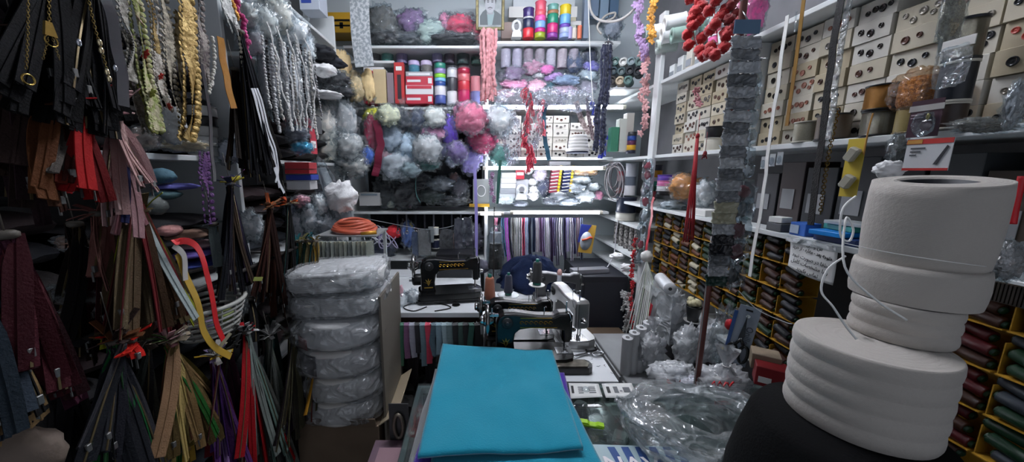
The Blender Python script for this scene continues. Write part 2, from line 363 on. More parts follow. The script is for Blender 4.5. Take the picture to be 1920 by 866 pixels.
cordp('loose_thread', 'thin white thread running across the front of the top elastic roll', 'thread',
      [W(1580, 455, t=.545), W(1660, 472, t=.522), W(1760, 488, t=.52), W(1850, 500, t=.545)], .0006, WTH)
# ================= turquoise felt on the counter with purple and grey cloth under it
def cloth(name, label, quad, z, th, mat, seed, amp=.006, cat='cloth', r=.012, fold=None):
    n = 26; c = [V(q) for q in quad]        # near-left, near-right, far-right, far-left, pinned to height z
    def fn(u, v):
        p = (c[0]*(1-u)+c[1]*u)*(1-v)+(c[3]*(1-u)+c[2]*u)*v
        e = min(u, 1-u, v, 1-v); k = NZ.noise(V((u*2.2+seed, v*2.6, seed)))+.4*NZ.noise(V((u*6, v*5+seed, 1)))
        p.z += k*amp-max(0, .03-e)*8*r*(1-e/.03)
        p.x += .006*NZ.noise(V((v*3, seed, 2)))*(abs(u-.5)*2); p.y += .004*NZ.noise(V((u*4, seed, 7)))
        return p
    o = ob(name, B().grid(fn, 2*n, 2*n, th=th), mat, None); return tag(o, label, cat)
FELT = lambda h: pm(h, .9, bump=.35, bs=260, sheen=.35, var=.035, vs=9, spec=.2)
def quadz(z, *p): return [(lambda w_: (w_.x, w_.y, z))(W(a, b_, z=z)) for a, b_ in p]
ZT = .835
cloth('felt_cloth', 'folded turquoise felt cloth lying on top of the counter', quadz(ZT, (783, 852), (1094, 838), (1036, 656), (830, 643)), ZT, .010, FELT('168aa2'), 3, .009)
cloth('felt_cloth', 'lower fold of the turquoise felt spreading wider under the top fold', quadz(ZT-.022, (800, 920), (1160, 925), (1030, 672), (838, 660)), ZT, .010, FELT('168aa2'), 5, .002)
cloth('felt_cloth', 'purple felt cloth peeking out below the turquoise one', quadz(ZT-.040, (750, 950), (1112, 905), (1058, 697), (828, 690)), ZT, .008, FELT('4a2a9c'), 8, .002)
cloth('felt_cloth', 'grey felt cloth with its edge showing beside the purple one', quadz(ZT-.055, (748, 920), (1060, 905), (1030, 700), (816, 690)), ZT, .010, FELT('7c7f80'), 11, .002)
cloth('felt_cloth', 'pale folded cloth lowest under the felts on the counter', quadz(GZ+.012, (752, 930), (1040, 905), (1020, 720), (818, 715)), ZT, .011, FELT('9aa0a0'), 14, .0015)
# ================= printed biscuit-style box, card packs and the big clear bag on the glass
bx = thing('printed_box', 'pale blue printed cardboard box with blue stripes and big lettering at the counter edge', 'box', (0, 0, 0))
z = GZ+.045; a, b_, c, d = [V(q) for q in quadz(z, (1082, 832), (1285, 838), (1330, 915), (1078, 915))]
ob('carton', B().add([a, d, c, b_, (a.x, a.y, GZ+.001), (d.x, d.y, GZ+.001), (c.x, c.y, GZ+.001), (b_.x, b_.y, GZ+.001)], [(0, 1, 2, 3), (7, 6, 5, 4), (0, 4, 5, 1), (1, 5, 6, 2), (2, 6, 7, 3), (3, 7, 4, 0)]), pm('a9bec2', .45, var=.06), bx)
st = B()
for k in range(6):
    p = W(1138+k*26, 838, z=z); q = W(1160+k*24, 876, z=z); st.add([(p.x, p.y, z+.0006), (q.x, q.y, z+.0006), (q.x+.02, q.y, z+.0006), (p.x+.019, p.y, z+.0006)], [(0, 1, 2, 3)])
ob('stripe_print', st, pm('2a4c86', .4), bx)
p = W(1204, 872, z=z); put_text('NAVA', .058, pm('efe9ea', .5), bx, (p.x, p.y, z+.0012), (0, 0, -.02), bold=True, name='title_lettering', sx=1.15)
def card_flat(label, quad, z, prints, mat=PAPER):
    t = thing('card_pack', label, 'card pack', (0, 0, 0)); a, b_, c, d = [V(q) for q in quadz(z, *quad)]
    ob('card', B().grid(lambda u, v: (d*(1-u)+c*u)*(1-v)+(a*(1-u)+b_*u)*v+V((0, 0, .0006*sin(u*3))), 8, 6, th=.0014), mat, t)
    for (u0, u1, v0, v1, cc) in prints:
        g = lambda u, v: (d*(1-u)+c*u)*(1-v)+(a*(1-u)+b_*u)*v+V((0, 0, .0012))
        ob('print', B().add([g(u0, v0), g(u1, v0), g(u1, v1), g(u0, v1)], [(0, 1, 2, 3)]), pm(cc, .5), t)
    return t, (lambda u, v, h=.002: (d*(1-u)+c*u)*(1-v)+(a*(1-u)+b_*u)*v+V((0, 0, h)))
pr = [(.06, .14, .3, .8, '2a2a2c')]+[(.28, .44, .28+.13*k, .34+.13*k, '55585a') for k in range(4)]+[(.62, .84, .28+.13*k, .34+.13*k, '55585a') for k in range(4)]
t, g = card_flat('white card with a round clear blister and grey print on the glass counter', [(1066, 718), (1122, 719), (1130, 744), (1070, 747)], GZ+.012, pr)
ob('blister', B().at(*g(.52, .5, .003)).blob(.013, .013, .008, 16, 10, .05), film('f0f4f6', .1, .5, .05), t)
t, g = card_flat('white hang card with two dark pictures beside the round blister card on glass', [(1128, 719), (1184, 718), (1199, 747), (1136, 745)], GZ+.014,
                 [(.1, .2, .3, .75, '1e1f20'), (.32, .46, .3, .75, '6b6e70'), (.62, .84, .35, .7, '5f6264'), (.5, .58, .4, .5, '8a8c8e')])
t, g = card_flat('pale paper sheet seen through the counter glass behind the green clip', [(1130, 752), (1185, 752), (1202, 776), (1150, 778)], .70, [])
ob('fold', B().at(*g(.3, .9, 0)).box(-.01, .015, -.05, 0, 0, .002), PAPER, t)
o = thing('plastic_clip', 'bright lime green plastic clip lying on the counter glass', 'clip', W(1108, 797, z=GZ+.001), rz=-.25)
ob('body', B().prism([(-.035, 0), (.035, 0), (.036, .008), (.02, .010), (.012, .006), (-.004, .006), (-.01, .011), (-.034, .011)], -.008, .008), pm('a6d62c', .35), o)
ob('jaw', B().box(-.03, .03, -.011, -.0085, 0, .006), pm('7fae1e', .35), o)
# goods inside the glass counter
gm = [pm(c, .3, .4) for c in ('55595c', '7a7e80', '2d3033', '9a9c9c', '403a38')]
for k in range(26):
    px, py = 1075+rnd.random()*160, 752+rnd.random()*75; p = W(px, py, z=.68); s = .018+.02*rnd.random()
    nm, lb = [('buckle', 'dark metal buckle lying inside the glass counter'), ('thread_case', 'small grey case lying inside the glass counter')][k % 2]
    if k < 2:
        t = ob(nm, (B().tube([(cos(a_)*.022, sin(a_)*.03, .005) for a_ in [2*pi*i/14 for i in range(14)]], .004, 6, closed=True).rod((-.02, 0, .006), (.02, 0, .006), .003) if k == 0 else B().box(-.02, .02, -.028, .028, 0, .014, c=.004).box(-.012, .012, -.02, .02, .0142, .018)), gm[k], None, (p.x, p.y, .669))
        tag(t, lb, nm.replace('_', ' '), 'goods inside the glass counter'); gb = [None, None] if k == 0 else gb; gb[k] = t
    else: t = dup(gb[k % 2], (p.x, p.y, .669), rnd.random()*3); t['group'] = 'goods inside the glass counter'; paint(t, gm[k % 5])
def crumple(b, fn, n, amp, fr, seed, th=0):
    def g(u, v):
        p = V(fn(u, v)); q = V((u*fr, v*fr, seed)); k = 1-2*abs(NZ.noise(q))*1.7; k2 = NZ.noise(q*2.3)
        p += V((NZ.noise(q+V((9, 0, 0)))*amp, NZ.noise(q+V((0, 9, 0)))*amp, (k*.6+k2*.5)*amp)); return p
    return b.grid(g, n, n, th=th)
p0 = W(1295, 812, z=GZ+.03)
def bagf(u, v):
    a = 2*pi*u; k = sin(pi*min(1, v*1.0)); r = .150*(.30+.75*sin(pi*(.12+.76*v))); return (cos(a)*r*1.25+p0.x, sin(a)*r*.95+p0.y-.01, GZ+.010+.10*v)
t = thing('plastic_bag', 'large crumpled clear plastic bag lying open on the counter', 'bag')
ob('film', crumple(B(), bagf, 46, .030, 5.5, 3), film('f2f5f6', .19, .4, .12, 26), t)
def mouth(u, v): a = 2*pi*u; r = .145+.03*v; return (p0.x-.015+cos(a)*r*1.1, p0.y-.01+sin(a)*r*.8, GZ+.075+.03*sin(a*2+1)+.016*v)
ob('mouth', crumple(B(), mouth, 40, .022, 7, 8), film('f2f5f6', .19, .45, .12, 30), t)
# ================= sewing machines
BLACKG = pm('060607', .27, spec=.5)
def machine(label, loc, rz, s=1.0, body=BLACKG, gold=True, plates=False, wheel=True, motor=False):
    t = thing('sewing_machine', label, 'sewing machine', loc, rz); t.scale = (s, s, s)
    # bed, with rounded nose; x runs from the handwheel to the needle end
    po = [(-.17, -.085), (.15, -.085), (.185, -.07), (.2, -.03), (.2, .03), (.185, .07), (.15, .085), (-.17, .085), (-.18, .07), (-.18, -.07)]
    bed = ob('bed', B().prism(po, .012, .045, ax='z').prism([(x*1.03, y*1.05) for x, y in po], .002, .013, ax='z').prism([(x*.985, y*.97) for x, y in po], .045, .050, ax='z'), body, t)
    for x in (-.15, .16):
        for y in (-.06, .06): ob('foot', B().cyl(.009, -.0, .013, 10).at(x, y, 0).cyl(.009, 0, .013, 10) if False else B().at(x, y, 0).cyl(.010, 0, .012, 10), DARKW, bed)
    # pillar and arm: outline swept and rounded
    out = [(-.165, .05), (-.165, .20), (-.155, .235), (-.13, .25), (-.08, .252), (.02, .238), (.10, .236), (.125, .250), (.165, .252), (.182, .238), (.184, .12), (.178, .105), (.148, .105), (.142, .12), (.140, .165), (.10, .172), (.0, .176), (-.055, .168), (-.075, .15), (-.082, .10), (-.075, .05)]
    def arm(b, w):
        lay = [(-w, .86), (-w*.8, .95), (-w*.45, 1.0), (w*.45, 1.0), (w*.8, .95), (w, .86)]; n = len(out); vs = []; cx, cz = 0, .175
        nrm = []
        for i, p in enumerate(out):
            a, c = out[i-1], out[(i+1) % n]; d = V((c[0]-a[0], c[1]-a[1])); d = d.normalized(); nrm.append((d.y, -d.x))
        for y, k in lay:
            o = (1-k)*.055
            for (x, z_), (nx, nz) in zip(out, nrm): vs.append((x+nx*o, y, z_+nz*o if z_ > .051 else z_))
        fs = [tuple(range(n)), tuple(range(6*n-1, 5*n-1, -1))]
        for j in range(5):
            for i in range(n): q = (i+1) % n; fs.append((j*n+i, (j+1)*n+i, (j+1)*n+q, j*n+q))
        return b.add(vs, fs)
    a_ = ob('arm', arm(B(), .036), body, t)
    for f_ in range(0): pass
    md = a_.modifiers.new('b', 'BEVEL'); md.width = .004; md.segments = 2; md.limit_method = 'ANGLE'
    if gold:   # gilt scroll and band on the front of the arm
        sgn = -1
        for side in (-1, 1):
            y = side*.0366
            g = B().box(-.055, .09, y-.0006, y+.0006, .228, .2305).box(-.055, .115, y-.0006, y+.0006, .182, .1845)
            for k in range(7):
                x = -.05+.022*k; q = [(x+.010*cos(a)*(1-a/9), y, .206+.010*sin(a)*(1-a/9)) for a in [i*.7 for i in range(9)]]; g.tube(q, .0018, 4)
            ob('gilt_band', g, GOLD, t)
            g = B(); cx, cz = -.12, .10
            for k in range(5):
                a = pi/2+(k-2)*.6; g.at(cx, y*1.0, cz+.0).add([(0, 0, -.012), (.008*cos(a)-.006*sin(a), 0, .012*sin(a)), (.032*cos(a), 0, .034*sin(a)), (.008*cos(a)+.006*sin(a), 0, .014*sin(a))], [(0, 1, 2, 3)])
            g.at(0, 0, 0).box(cx-.025, cx+.025, y-.0007, y+.0007, .074, .080)
            ob('gilt_crest', g, GOLDP, t)
    if wheel:
        w_ = B().at(-.205, 0, .205, ry=pi/2).tube([(cos(a)*.062, sin(a)*.062, 0) for a in [2*pi*i/32 for i in range(32)]], .009, 8, closed=True)
        w_.lathe([(.024, -.02), (.03, -.012), (.03, .012), (.02, .03)], 20)
        for k in range(5): a = k*2*pi/5; w_.rod((cos(a)*.02, sin(a)*.02, 0), (cos(a)*.058, sin(a)*.058, 0), .006, 6)
        hw = ob('handwheel', w_, pm('8d8d8b', .22, 1.0, var=.2), t)
        ob('clutch_knob', B().at(-.225, 0, .205, ry=-pi/2).lathe([(.02, 0), (.021, .008), (.015, .014)], 16), CHROME, hw)
        ob('bobbin_winder', B().at(-.185, -.03, .245).cyl(.012, 0, .006, 14).cyl(.004, .006, .03, 8).at(-.175, -.02, .232).box(-.02, .02, -.006, .006, 0, .012), STEEL, t)
    # stitch dial, needle end
    ob('stitch_dial', B().at(-.115, -.036, .205, rx=pi/2).lathe([(.026, 0), (.026, .004), (.020, .006), (.010, .007), (.008, .014)], 24), pm('3c3d3e', .5, .7), t)
    fp = ob('face_plate', B().box(.184, .188, -.026, .026, .115, .240, c=.0015), STEEL, t)
    ob('tension_knob', B().at(.188, 0, .155, ry=pi/2).lathe([(.016, 0), (.016, .004), (.010, .006), (.010, .018), (.004, .024)], 16), CHROME, fp)
    ob('needle_bar', B().at(.160, 0, 0).cyl(.0035, .060, .110, 8).at(.160, 0, 0).cyl(.001, .045, .062, 6).at(.160, -.012, 0).cyl(.0035, .054, .30, 8), STEEL, t)
    ob('presser_foot', B().box(.145, .175, -.022, -.006, .0515, .054).box(.155, .166, -.018, -.006, .054, .068), CHROME, t)
    ob('take_up_lever', B().tube([(.165, -.03, .20), (.175, -.05, .225), (.165, -.052, .255), (.155, -.045, .26)], .0022, 6), CHROME, t)
    ob('needle_plate', B().box(.12, .198, -.03, .03, .0502, .052, c=.0004), CHROME, t)
    if plates: ob('bed_plate', B().box(-.07, .10, -.078, -.02, .0502, .0525), pm('8b8f92', .3, .9, var=.2), t)
    ob('thread_guide', B().at(.06, 0, .236).cyl(.002, 0, .03, 6).tube([(0, 0, .03), (.008, 0, .036), (.01, 0, .028)], .0015, 5), CHROME, t)
    ob('lever', B().rod((.10, .037, .19), (.115, .06, .165), .003), CHROME, t)
    if motor:
        m = ob('motor', B().at(-.16, .09, .09, ry=pi/2).lathe([(.01, -.06), (.03, -.055), (.036, -.045), (.036, .045), (.03, .055), (.012, .06)], 20), BLACK, t)
        ob('motor_pulley', B().at(-.225, .09, .09, ry=pi/2).cyl(.012, -.01, .006, 14), STEEL, m)
    return t
p = W(862, 573, z=TZ); machine('old black sewing machine with gold crest standing alone on the back table', (p.x-.07, 1.93, TZ+.012), .16, .98, motor=True)
g = B()
for k in range(3): g.box(-.052+.042*k, -.018+.042*k, -.002, .002, 0, .042, c=.001)
m1 = machine('black sewing machine with gilt band nearest the turquoise cloth, its silver bed plate showing', (.222, 1.262, TZ), .0, .84, plates=True)
machine('black sewing machine with gilt band directly behind the one nearest the cloth', (.19, 1.42, TZ), .02, .80)
SIL = pm('a9a9a8', .28, .75, var=.15)
machine('grey metal sewing machine pointing its arm towards the glass counter', (.43, 1.50, TZ), -pi/2+.16, .85, body=SIL, gold=False, wheel=False)
machine('small black sewing machine at the rounded corner of the worktop', (.47, 1.88, TZ), -.12, .72, body=pm('5a5a5c', .3, .6), gold=False)
# ================= tools on the worktop
t = thing('scissors', 'steel tailor scissors lying open on the worktop right of the machine', 'scissors', W(1098, 664, z=TZ+.003), rz=.35)
for s in (-1, 1):
    ob('blade', B().at(0, 0, .002*(s+1), rz=s*.12).prism([(-.10, 0), (0, -.008*s), (.02, 0), (0, .004*s)] if s > 0 else [(-.10, 0), (0, .008), (.02, 0), (0, -.004)], 0, .002, ax='z'), STEEL, t)
    ob('handle', B().tube([(.045+.026*cos(a), s*.020+.014*sin(a), .004) for a in [2*pi*i/16 for i in range(16)]], .0042, 8, closed=True).rod((0, 0, .003), (.022, s*.014, .004), .004), BLACK if s > 0 else STEEL, t)
t = thing('needle_tin', 'small open metal tin beside the machines at the worktop edge', 'tin', W(1088, 632, z=TZ), rz=.1)
ob('tray', B().box(-.03, .03, -.022, .022, 0, .003).box(-.03, .03, -.022, -.020, .003, .02).box(-.03, .03, .020, .022, .003, .02).box(-.03, -.028, -.02, .02, .003, .02).box(.028, .03, -.02, .02, .003, .02), STEEL, t)
ob('bobbin', B().at(0, 0, .003).cyl(.01, 0, .009, 12), BLACK, t); ob('bobbin', B().at(.015, .01, .003).cyl(.008, 0, .009, 12), CHROME, t)
for k in range(14):
    p = W(1100+rnd.random()*50, 655+rnd.random()*55, z=TZ+.0008)
    if p.x > .515: continue
    a = rnd.random()*6; o = ob('thread_scrap', B().tube([(0, 0, 0), (cos(a)*.008, sin(a)*.008, .0004), (cos(a+.8)*.016, sin(a+.8)*.016, 0)], .0006, 4), BLACK if k % 3 else pm('5a3a44', .8), None, p)
    tag(o, 'short dark thread scrap littering the white worktop', 'thread scrap', 'thread scraps on the worktop')
# presser and steel bar in front of the near machine
t = thing('overlock_arm', 'black flat bed extension with steel plate sticking out past the cloth', 'machine attachment', (W(1060, 684, z=TZ).x, 1.19, TZ))
ob('base', B().prism([(-.11, -.03), (.07, -.03), (.085, -.02), (.09, 0), (.085, .02), (.07, .03), (-.11, .03)], .0, .028, ax='z'), BLACKG, t)
ob('steel_plate', B().prism([(-.10, -.024), (.066, -.024), (.078, 0), (.066, .024), (-.10, .024)], .0282, .031, ax='z'), pm('8a8478', .35, .8, var=.3, vs=40), t)
# ================= cone stand with thread cones
st = thing('thread_stand', 'metal thread stand with two discs behind the machines', 'thread stand', (W(918, 565, t=1.68).x, W(918, 565, t=1.68).y, TZ))
dz = W(918, 565, t=1.68).z-TZ
p2 = W(953, 553, t=1.75)-V(st.location)
ob('pole', B().cyl(.007, 0, dz, 10).at(p2.x, p2.y, 0).cyl(.005, 0, p2.z, 8).at(0, 0, 0).rod((0, 0, .02), (p2.x, p2.y, .02), .005), STEEL, st)
ob('base', B().at(p2.x/2, p2.y/2, 0).prism([(-.08, -.06), (.08, -.06), (.08, .06), (-.08, .06)], .0, .012, ax='z'), STEEL, st)
for q in (V((0, 0, dz)), p2): ob('disc', B().at(q.x, q.y, q.z).lathe([(.03, -.006), (.052, -.002), (.056, .002), (.054, .004), (.03, .002)], 28), pm('b9bfc2', .35, .3), st)
rodt = W(935, 430, t=1.6)-V(st.location); ob('pole', B().rod((.02, .03, 0), (.02, .03, rodt.z+.10), .003), DARKW, st)
CONE = None
def cone(label, loc, color, r=.024, h=.085, base='1e6a5c', grp='thread cones', tip='2a2c2e'):
    global CONE
    if CONE is None:
        t = thing('thread_cone', label, 'thread cone', loc, group=grp)
        ob('wound_thread', B().lathe([(.030, .010), (.0315, .014), (.0295, .03), (.024, .082), (.021, .088), (.011, .089)], 24), pm(color, .7, wave=(420, 'Z', .5), sheen=.3), t)
        ob('cone_core', B().lathe([(.024, 0), (.024, .011), (.010, .09), (.0095, .100), (.006, .100)], 16), pm(base, .4), t); CONE = t
    else: t = dup(CONE, loc, label=label, mats={'wound_thread': pm(color, .7, wave=(420, 'Z', .5), sheen=.3), 'cone_core': pm(base, .4)}); t['group'] = grp
    t.scale = (r/.03, r/.03, h/.1); return t
cone('orange brown thread cone on the round disc of the stand', (st.location.x, st.location.y, TZ+dz+.0042), 'a05a3a', .027, .135, grp='thread cones on the stand')
cone('navy blue thread cone on the round disc beside the orange brown one', V(st.location)+p2+V((0, 0, .0042)), '1c2340', .022, .115, grp='thread cones on the stand')
p = W(1006, 548, t=1.72); cone('tall black thread cone standing behind the grey machine', (p.x, p.y, TZ+.19), '14171c', .026, .13, grp='thread cones on the stand')
t = thing('thread_stand', 'short thread stand holding the tall black cone', 'thread stand', (p.x, p.y, TZ)); ob('pole', B().cyl(.006, .01, .18, 10), STEEL, t); ob('disc', B().lathe([(.02, .178), (.04, .184), (.04, .188)], 24), pm('d4d4d0', .4), t); ob('base', B().cyl(.035, 0, .01, 20), STEEL, t)
p = W(1048, 540, t=1.9); t = thing('pin_doll', 'small pink topped plastic bottle behind the grey machine', 'bottle', (p.x, p.y, TZ))
ob('body', B().lathe([(.016, 0), (.017, .12), (.012, .16), (.012, .19), (.006, .195)], 16), pm('c8ccd4', .4), t); ob('cap', B().at(0, 0, .195).blob(.014, .014, .022, 12, 8, .02), pm('d8a8a0', .5), t)
# clear bag of dark cones hanging left of the tube, over the stand
p = W(929, 470, t=1.75); t = thing('plastic_bag', 'clear bag of black cones hanging above the orange thread cone', 'bag', p)
ob('film', B().blob(.045, .035, .13, 20, 14, .15, 3, seed=5, pw=.8, ridge=.04), CLEARD, t); ob('cone', B().at(0, 0, -.09).lathe([(.036, 0), (.03, .13)], 18), BLACK, t); ob('cone', B().at(0, 0, .05).lathe([(.034, 0), (.03, .045)], 18), pm('c9ccd2', .5), t)
ob('bag_tie', B().rod((0, 0, .12), (0, 0, .35), .0012), WTH, t)
# black cord on the back table, glass hole, white sack
cordp('foot_pedal_cord', 'black cord coiled on the white table in front of the old machine', 'cord', [W(800, 575, z=TZ+.004), W(775, 583, z=TZ+.004), W(757, 575, z=TZ+.004), W(790, 566, z=TZ+.004), W(830, 570, z=TZ+.004), W(845, 577, z=TZ+.004), W(815, 583, z=TZ+.004)], .003, BLACK)
p = W(855, 572, z=TZ); o = ob('cable_grommet', B().lathe([(.022, 0), (.024, .0015), (.019, .002), (.019, .0005)], 20), BLACK, None, (p.x, p.y, TZ+.0005)); tag(o, 'round black grommet set in the white back table', 'grommet')
# denim garment over a machine head, machines at the back
DEN = pm('14203c', .9, bump=.4, bs=120, var=.25, vs=14, spec=.2)
p = W(1000, 535, t=2.25); t = thing('covered_machine', 'sewing machine hidden under a crumpled dark blue denim garment', 'covered machine', (p.x, p.y, TZ))
def gar(u, v):
    a = 2*pi*u; z_ = v; r = .21*(1-v)**.42+.02; k = .95+.34*NZ.noise(V((cos(a)*2.5, sin(a)*2.5, v*2)))+.16*(1-abs(NZ.noise(V((cos(a)*4.4+v*2, sin(a)*4.4, v*1.2))))*4)
    return (cos(a)*r*k*1.0, sin(a)*r*k*.7, .005+.19*v+.05*v*NZ.noise(V((cos(a)*2, sin(a)*2, v*3+4))))
ob('denim', B().grid(gar, 44, 20), DEN, t)
ob('denim_cap', B().at(0, 0, .18).blob(.05, .04, .03, 14, 8, .3, 3), DEN, t)
# ================= cartons of sample buttons
BTN = [pm(c, r_, m_) for c, r_, m_ in (('1a1613', .25, 0), ('4a2c22', .3, 0), ('6a6764', .3, .6), ('2b2d30', .2, .3), ('8b5a48', .3, 0), ('a33c30', .35, 0), ('8f8a80', .3, .5), ('3a2418', .25, 0))]
CRT = [pm(c, .65, var=.05) for c in ('c2bdae', 'b8b09c', 'c4c1b8', 'a89d84')]
DIM = pm('57493c', .8)
LAY = [[(-.024, .020), (-.006, .024), (.012, .021), (.030, .025)], [(-.025, .026), (0, .018), (.024, .028)], [(-.018, .022), (.010, .026)], [(-.03, .03), (-.012, .016), (.006, .03), (.026, .02), (.033, .034)]]
def button(b, r): return b.at(0, 0, 0, rx=pi/2).lathe([(r*.98, 0), (r, .001), (r*.92, .0032), (r*.72, .0026), (r*.62, .0016), (r*.2, .0016), (.0005, .0022)], 14)
bmesh_btn = [button(B(), r).mesh('sample_button') for r in (.0062, .0078, .0092)]
def make_bbox(v):
    t = thing('button_box', None, 'button box', group='boxes of sample buttons')
    ob('carton', B().box(-.046, .046, .0, .2, 0, .0475, c=.001).box(-.0465, .0465, -.0012, 0, .0, .046), CRT[0], t)
    for i, (x, z) in enumerate(LAY[v]):
        o = ob('sample_button', bmesh_btn[(i+v) % 3].copy() if False else bmesh_btn[(i+v) % 3], BTN[0], t, (x, -.0012, z))
    return t
BB = [make_bbox(v) for v in range(4)]; bused = [False]*4
def bbox(loc, rz, label, v, sc=1.0, grp='boxes of sample buttons', cm=None, bm=None):
    cm = cm or CRT[rnd.randrange(4)]; bm = bm or BTN[rnd.randrange(8)]
    if not bused[v]:
        t = BB[v]; bused[v] = True; t.location = loc; t.rotation_euler = (0, 0, rz); tag(t, label, None, grp)
        for ch in t.children: paint(ch, cm if ch.name.startswith('carton') else bm)
    else: t = dup(BB[v], loc, rz, label, mats={'carton': cm, 'sample_button': bm}); t['group'] = grp
    t.scale = (sc,)*3 if not isinstance(sc, tuple) else sc; return t
BCN = ['black', 'dark brown', 'grey metal', 'charcoal', 'copper brown', 'red', 'silver grey', 'deep brown']
BXF = 1.125
for c in range(15):
    y = .545+.1*c; n = 7
    for r_ in range(7):
        if (c, r_) in ((4, 6), (9, 6)): continue
        bi = rnd.choice([0, 1, 2, 3, 4, 7, 6, 0, 3]) if not (c == 2 and r_ == 3) else 5
        bbox((BXF+rnd.uniform(-.006, .006), y+rnd.uniform(-.003, .003), 1.5905+.0545*r_), -pi/2+rnd.uniform(-.03, .03), f'white box with {BCN[bi]} buttons, {ORD[r_+1]} layer up in {ORD[c+1]} pile of the side shelf', rnd.randrange(4), sc=(1, .9, 1.13), bm=BTN[bi])
# boxes on the back shelf behind the tube lamp
for c in range(7):
    for r_ in range(6):
        if r_ == 5 and c in (2, 5): continue
        bi = rnd.choice([0, 1, 2, 3, 6])
        bbox((.17+.118*c, BY+.03+rnd.uniform(0, .01), 1.6005+.050*r_), rnd.uniform(-.03, .03), f'white box with {BCN[bi]} buttons, {ORD[r_+1]} layer up in {ORD[c+1]} pile behind the tube lamp', rnd.randrange(4), sc=(1.2, 1, 1.03), grp='button boxes behind the tube lamp', bm=BTN[bi], cm=CRT[2])
# ================= thread tubes in yellow trays
YEL = pm('a87c18', .7, var=.25)
tp = thing('thread_tube', None, 'thread tube', group='thread tubes in the yellow trays')
ob('wound_thread', B().at(0, 0, 0, rx=pi/2).lathe([(.0080, -.0285), (.0128, -.0285), (.0136, -.027), (.0136, .027), (.0128, .0285), (.0080, .0285)], 14), BLACK, tp)
ob('spool_tube', B().at(0, 0, 0, rx=pi/2).lathe([(.0045, -.034), (.0080, -.033), (.0080, .033), (.0045, .034)], 12), CREAM, tp)
ob('rack_thing', B(), CREAM) if False else None
TRN = {'black': '14151a', 'dark green': '12301c', 'dark brown': '33190c', 'maroon': '480e12', 'olive brown': '4c3a12', 'cream': 'b9b19a', 'slate': '30363c', 'rust brown': '5a2e18'}
TRM = {k: pm(v, .3, wave=(500, 'Y', .3), spec=.35) for k, v in TRN.items()}
first = True
for c in range(18):
    y = .52+.086*c
    for tier in range(5):
        z0 = .802+.094*tier
        pxp = V((1.07, y, z0+.04)); dep = pxp.y*CT-(pxp.z-CZ)*ST; qx = PX+pxp.x/dep*F; qy = PY-(pxp.y*ST+(pxp.z-CZ)*CT)/dep*F
        if (1500 < qx < 1730 and qy > 360) or qy > 900: continue
        if c > 9 and tier == 0: continue
        o = ob('thread_tray', B().box(-.040, .040, .052, .0545, 0, .086).box(-.040, .040, -.010, .052, 0, .003).box(-.041, -.039, -.004, .0545, 0, .070), YEL, None, (1.088, y, z0), rz=-pi/2)
        tag(o, f'yellow cardboard tray of thread, {ORD[tier+1]} tier up in {ORD[c+1]} column of the side rack', 'tray', 'yellow thread trays')
        pal = (['black', 'dark green', 'dark brown'] if c > 5 else ['maroon', 'dark brown', 'maroon'] if c in (2, 3) else ['dark green', 'dark green', 'slate'] if c < 2 else ['black', 'dark green', 'olive brown'])
        if c > 12: pal = ['black', 'cream', 'dark brown', 'rust brown']
        for k in range(3):
            cn = rnd.choice(pal); loc = (1.088+(.003 if k < 2 else .012)+rnd.uniform(-.002, .004), y+.008*(k-1)+rnd.uniform(-.006, .006), z0+.0165+.0285*k)
            lb = f'{cn} thread tube, {ORD[3-k]} from top, {ORD[tier+1]} tier up, {ORD[c+1]} column of yellow trays'
            if first: t = tp; first = False; t.location = loc; tag(t, lb, None); paint(t.children[0], TRM[cn])
            else: t = dup(tp, loc, None, lb, rot=(rnd.uniform(.10, .24), 0, rnd.uniform(-.14, .08)), mats={'wound_thread': TRM[cn]})
# ================= generic goods
def gbox(name, label, loc, size, mat, rz=0, lid=None, cat='box', prints=None, grp=None, side='-y'):
    w, d, h = size; t = thing(name, label, cat, loc, rz, grp)
    ob('carton', B().box(-w/2, w/2, -d/2, d/2, 0, h, c=min(.0015, h*.1)), mat, t)
    if lid: ob('lid', B().box(-w/2-.001, w/2+.001, -d/2-.001, d/2+.001, h*.7, h+.001), lid, t)
    for (u0, u1, v0, v1, m) in (prints or []): ob('print', B().box(-w/2+w*u0, -w/2+w*u1, -d/2-.0022, -d/2-.0005, h*v0, h*v1), m, t)
    return t
SP = None
def spool(label, loc, r, h, c, fl=CREAM, name='ribbon_spool', cat='ribbon spool', rot=None, grp=None, grain=True, core=.45):
    global SP
    m = pm(c, .35, spec=.6) if isinstance(c, str) else c
    if SP is None:
        t = thing(name, label, cat, loc, group=grp)
        ob('wound_ribbon', B().lathe([(.93, .06), (.95, .1), (.95, .9), (.93, .94)], 24), m, t)
        ob('flange', B().lathe([(.42, 0), (1, 0), (1, .06), (.42, .06)], 24, cap=False), fl, t); ob('flange', B().lathe([(.42, .94), (1, .94), (1, 1), (.42, 1), (.40, .5), (.42, 0)], 24, cap=False), fl, t); SP = t
    else: t = dup(SP, loc, label=label, mats={'wound_ribbon': m, 'flange': fl}); t.name = name; t['category'] = cat
    if 'group' in t and not grp: del t['group']
    if grp: t['group'] = grp
    for ch in t.children:
        if ch.name.startswith('wound') : paint(ch, m)
        else: paint(ch, fl)
    t.scale = (r, r, h)
    t.rotation_euler = rot if rot else (0, 0, 0)
    return t
def stackpx(px, pyb, rpx, cols, label, y=None, x=None, fl=None, hpx=14):
    p = W(px, pyb, **({'y': y} if y else {'x': x})); s = T(px, pyb, **({'y': y} if y else {'x': x})); z = p.z+.001
    for i, (cn, c, hh) in enumerate(cols):
        h = hh*s; spool(f'{cn} ribbon spool, {ORD[i+1]} up {label}', (p.x, p.y, z), rpx*s, h, c, fl=pm(c, .4) if fl is None else fl, grp='ribbon spools '+label); z += h+.0005
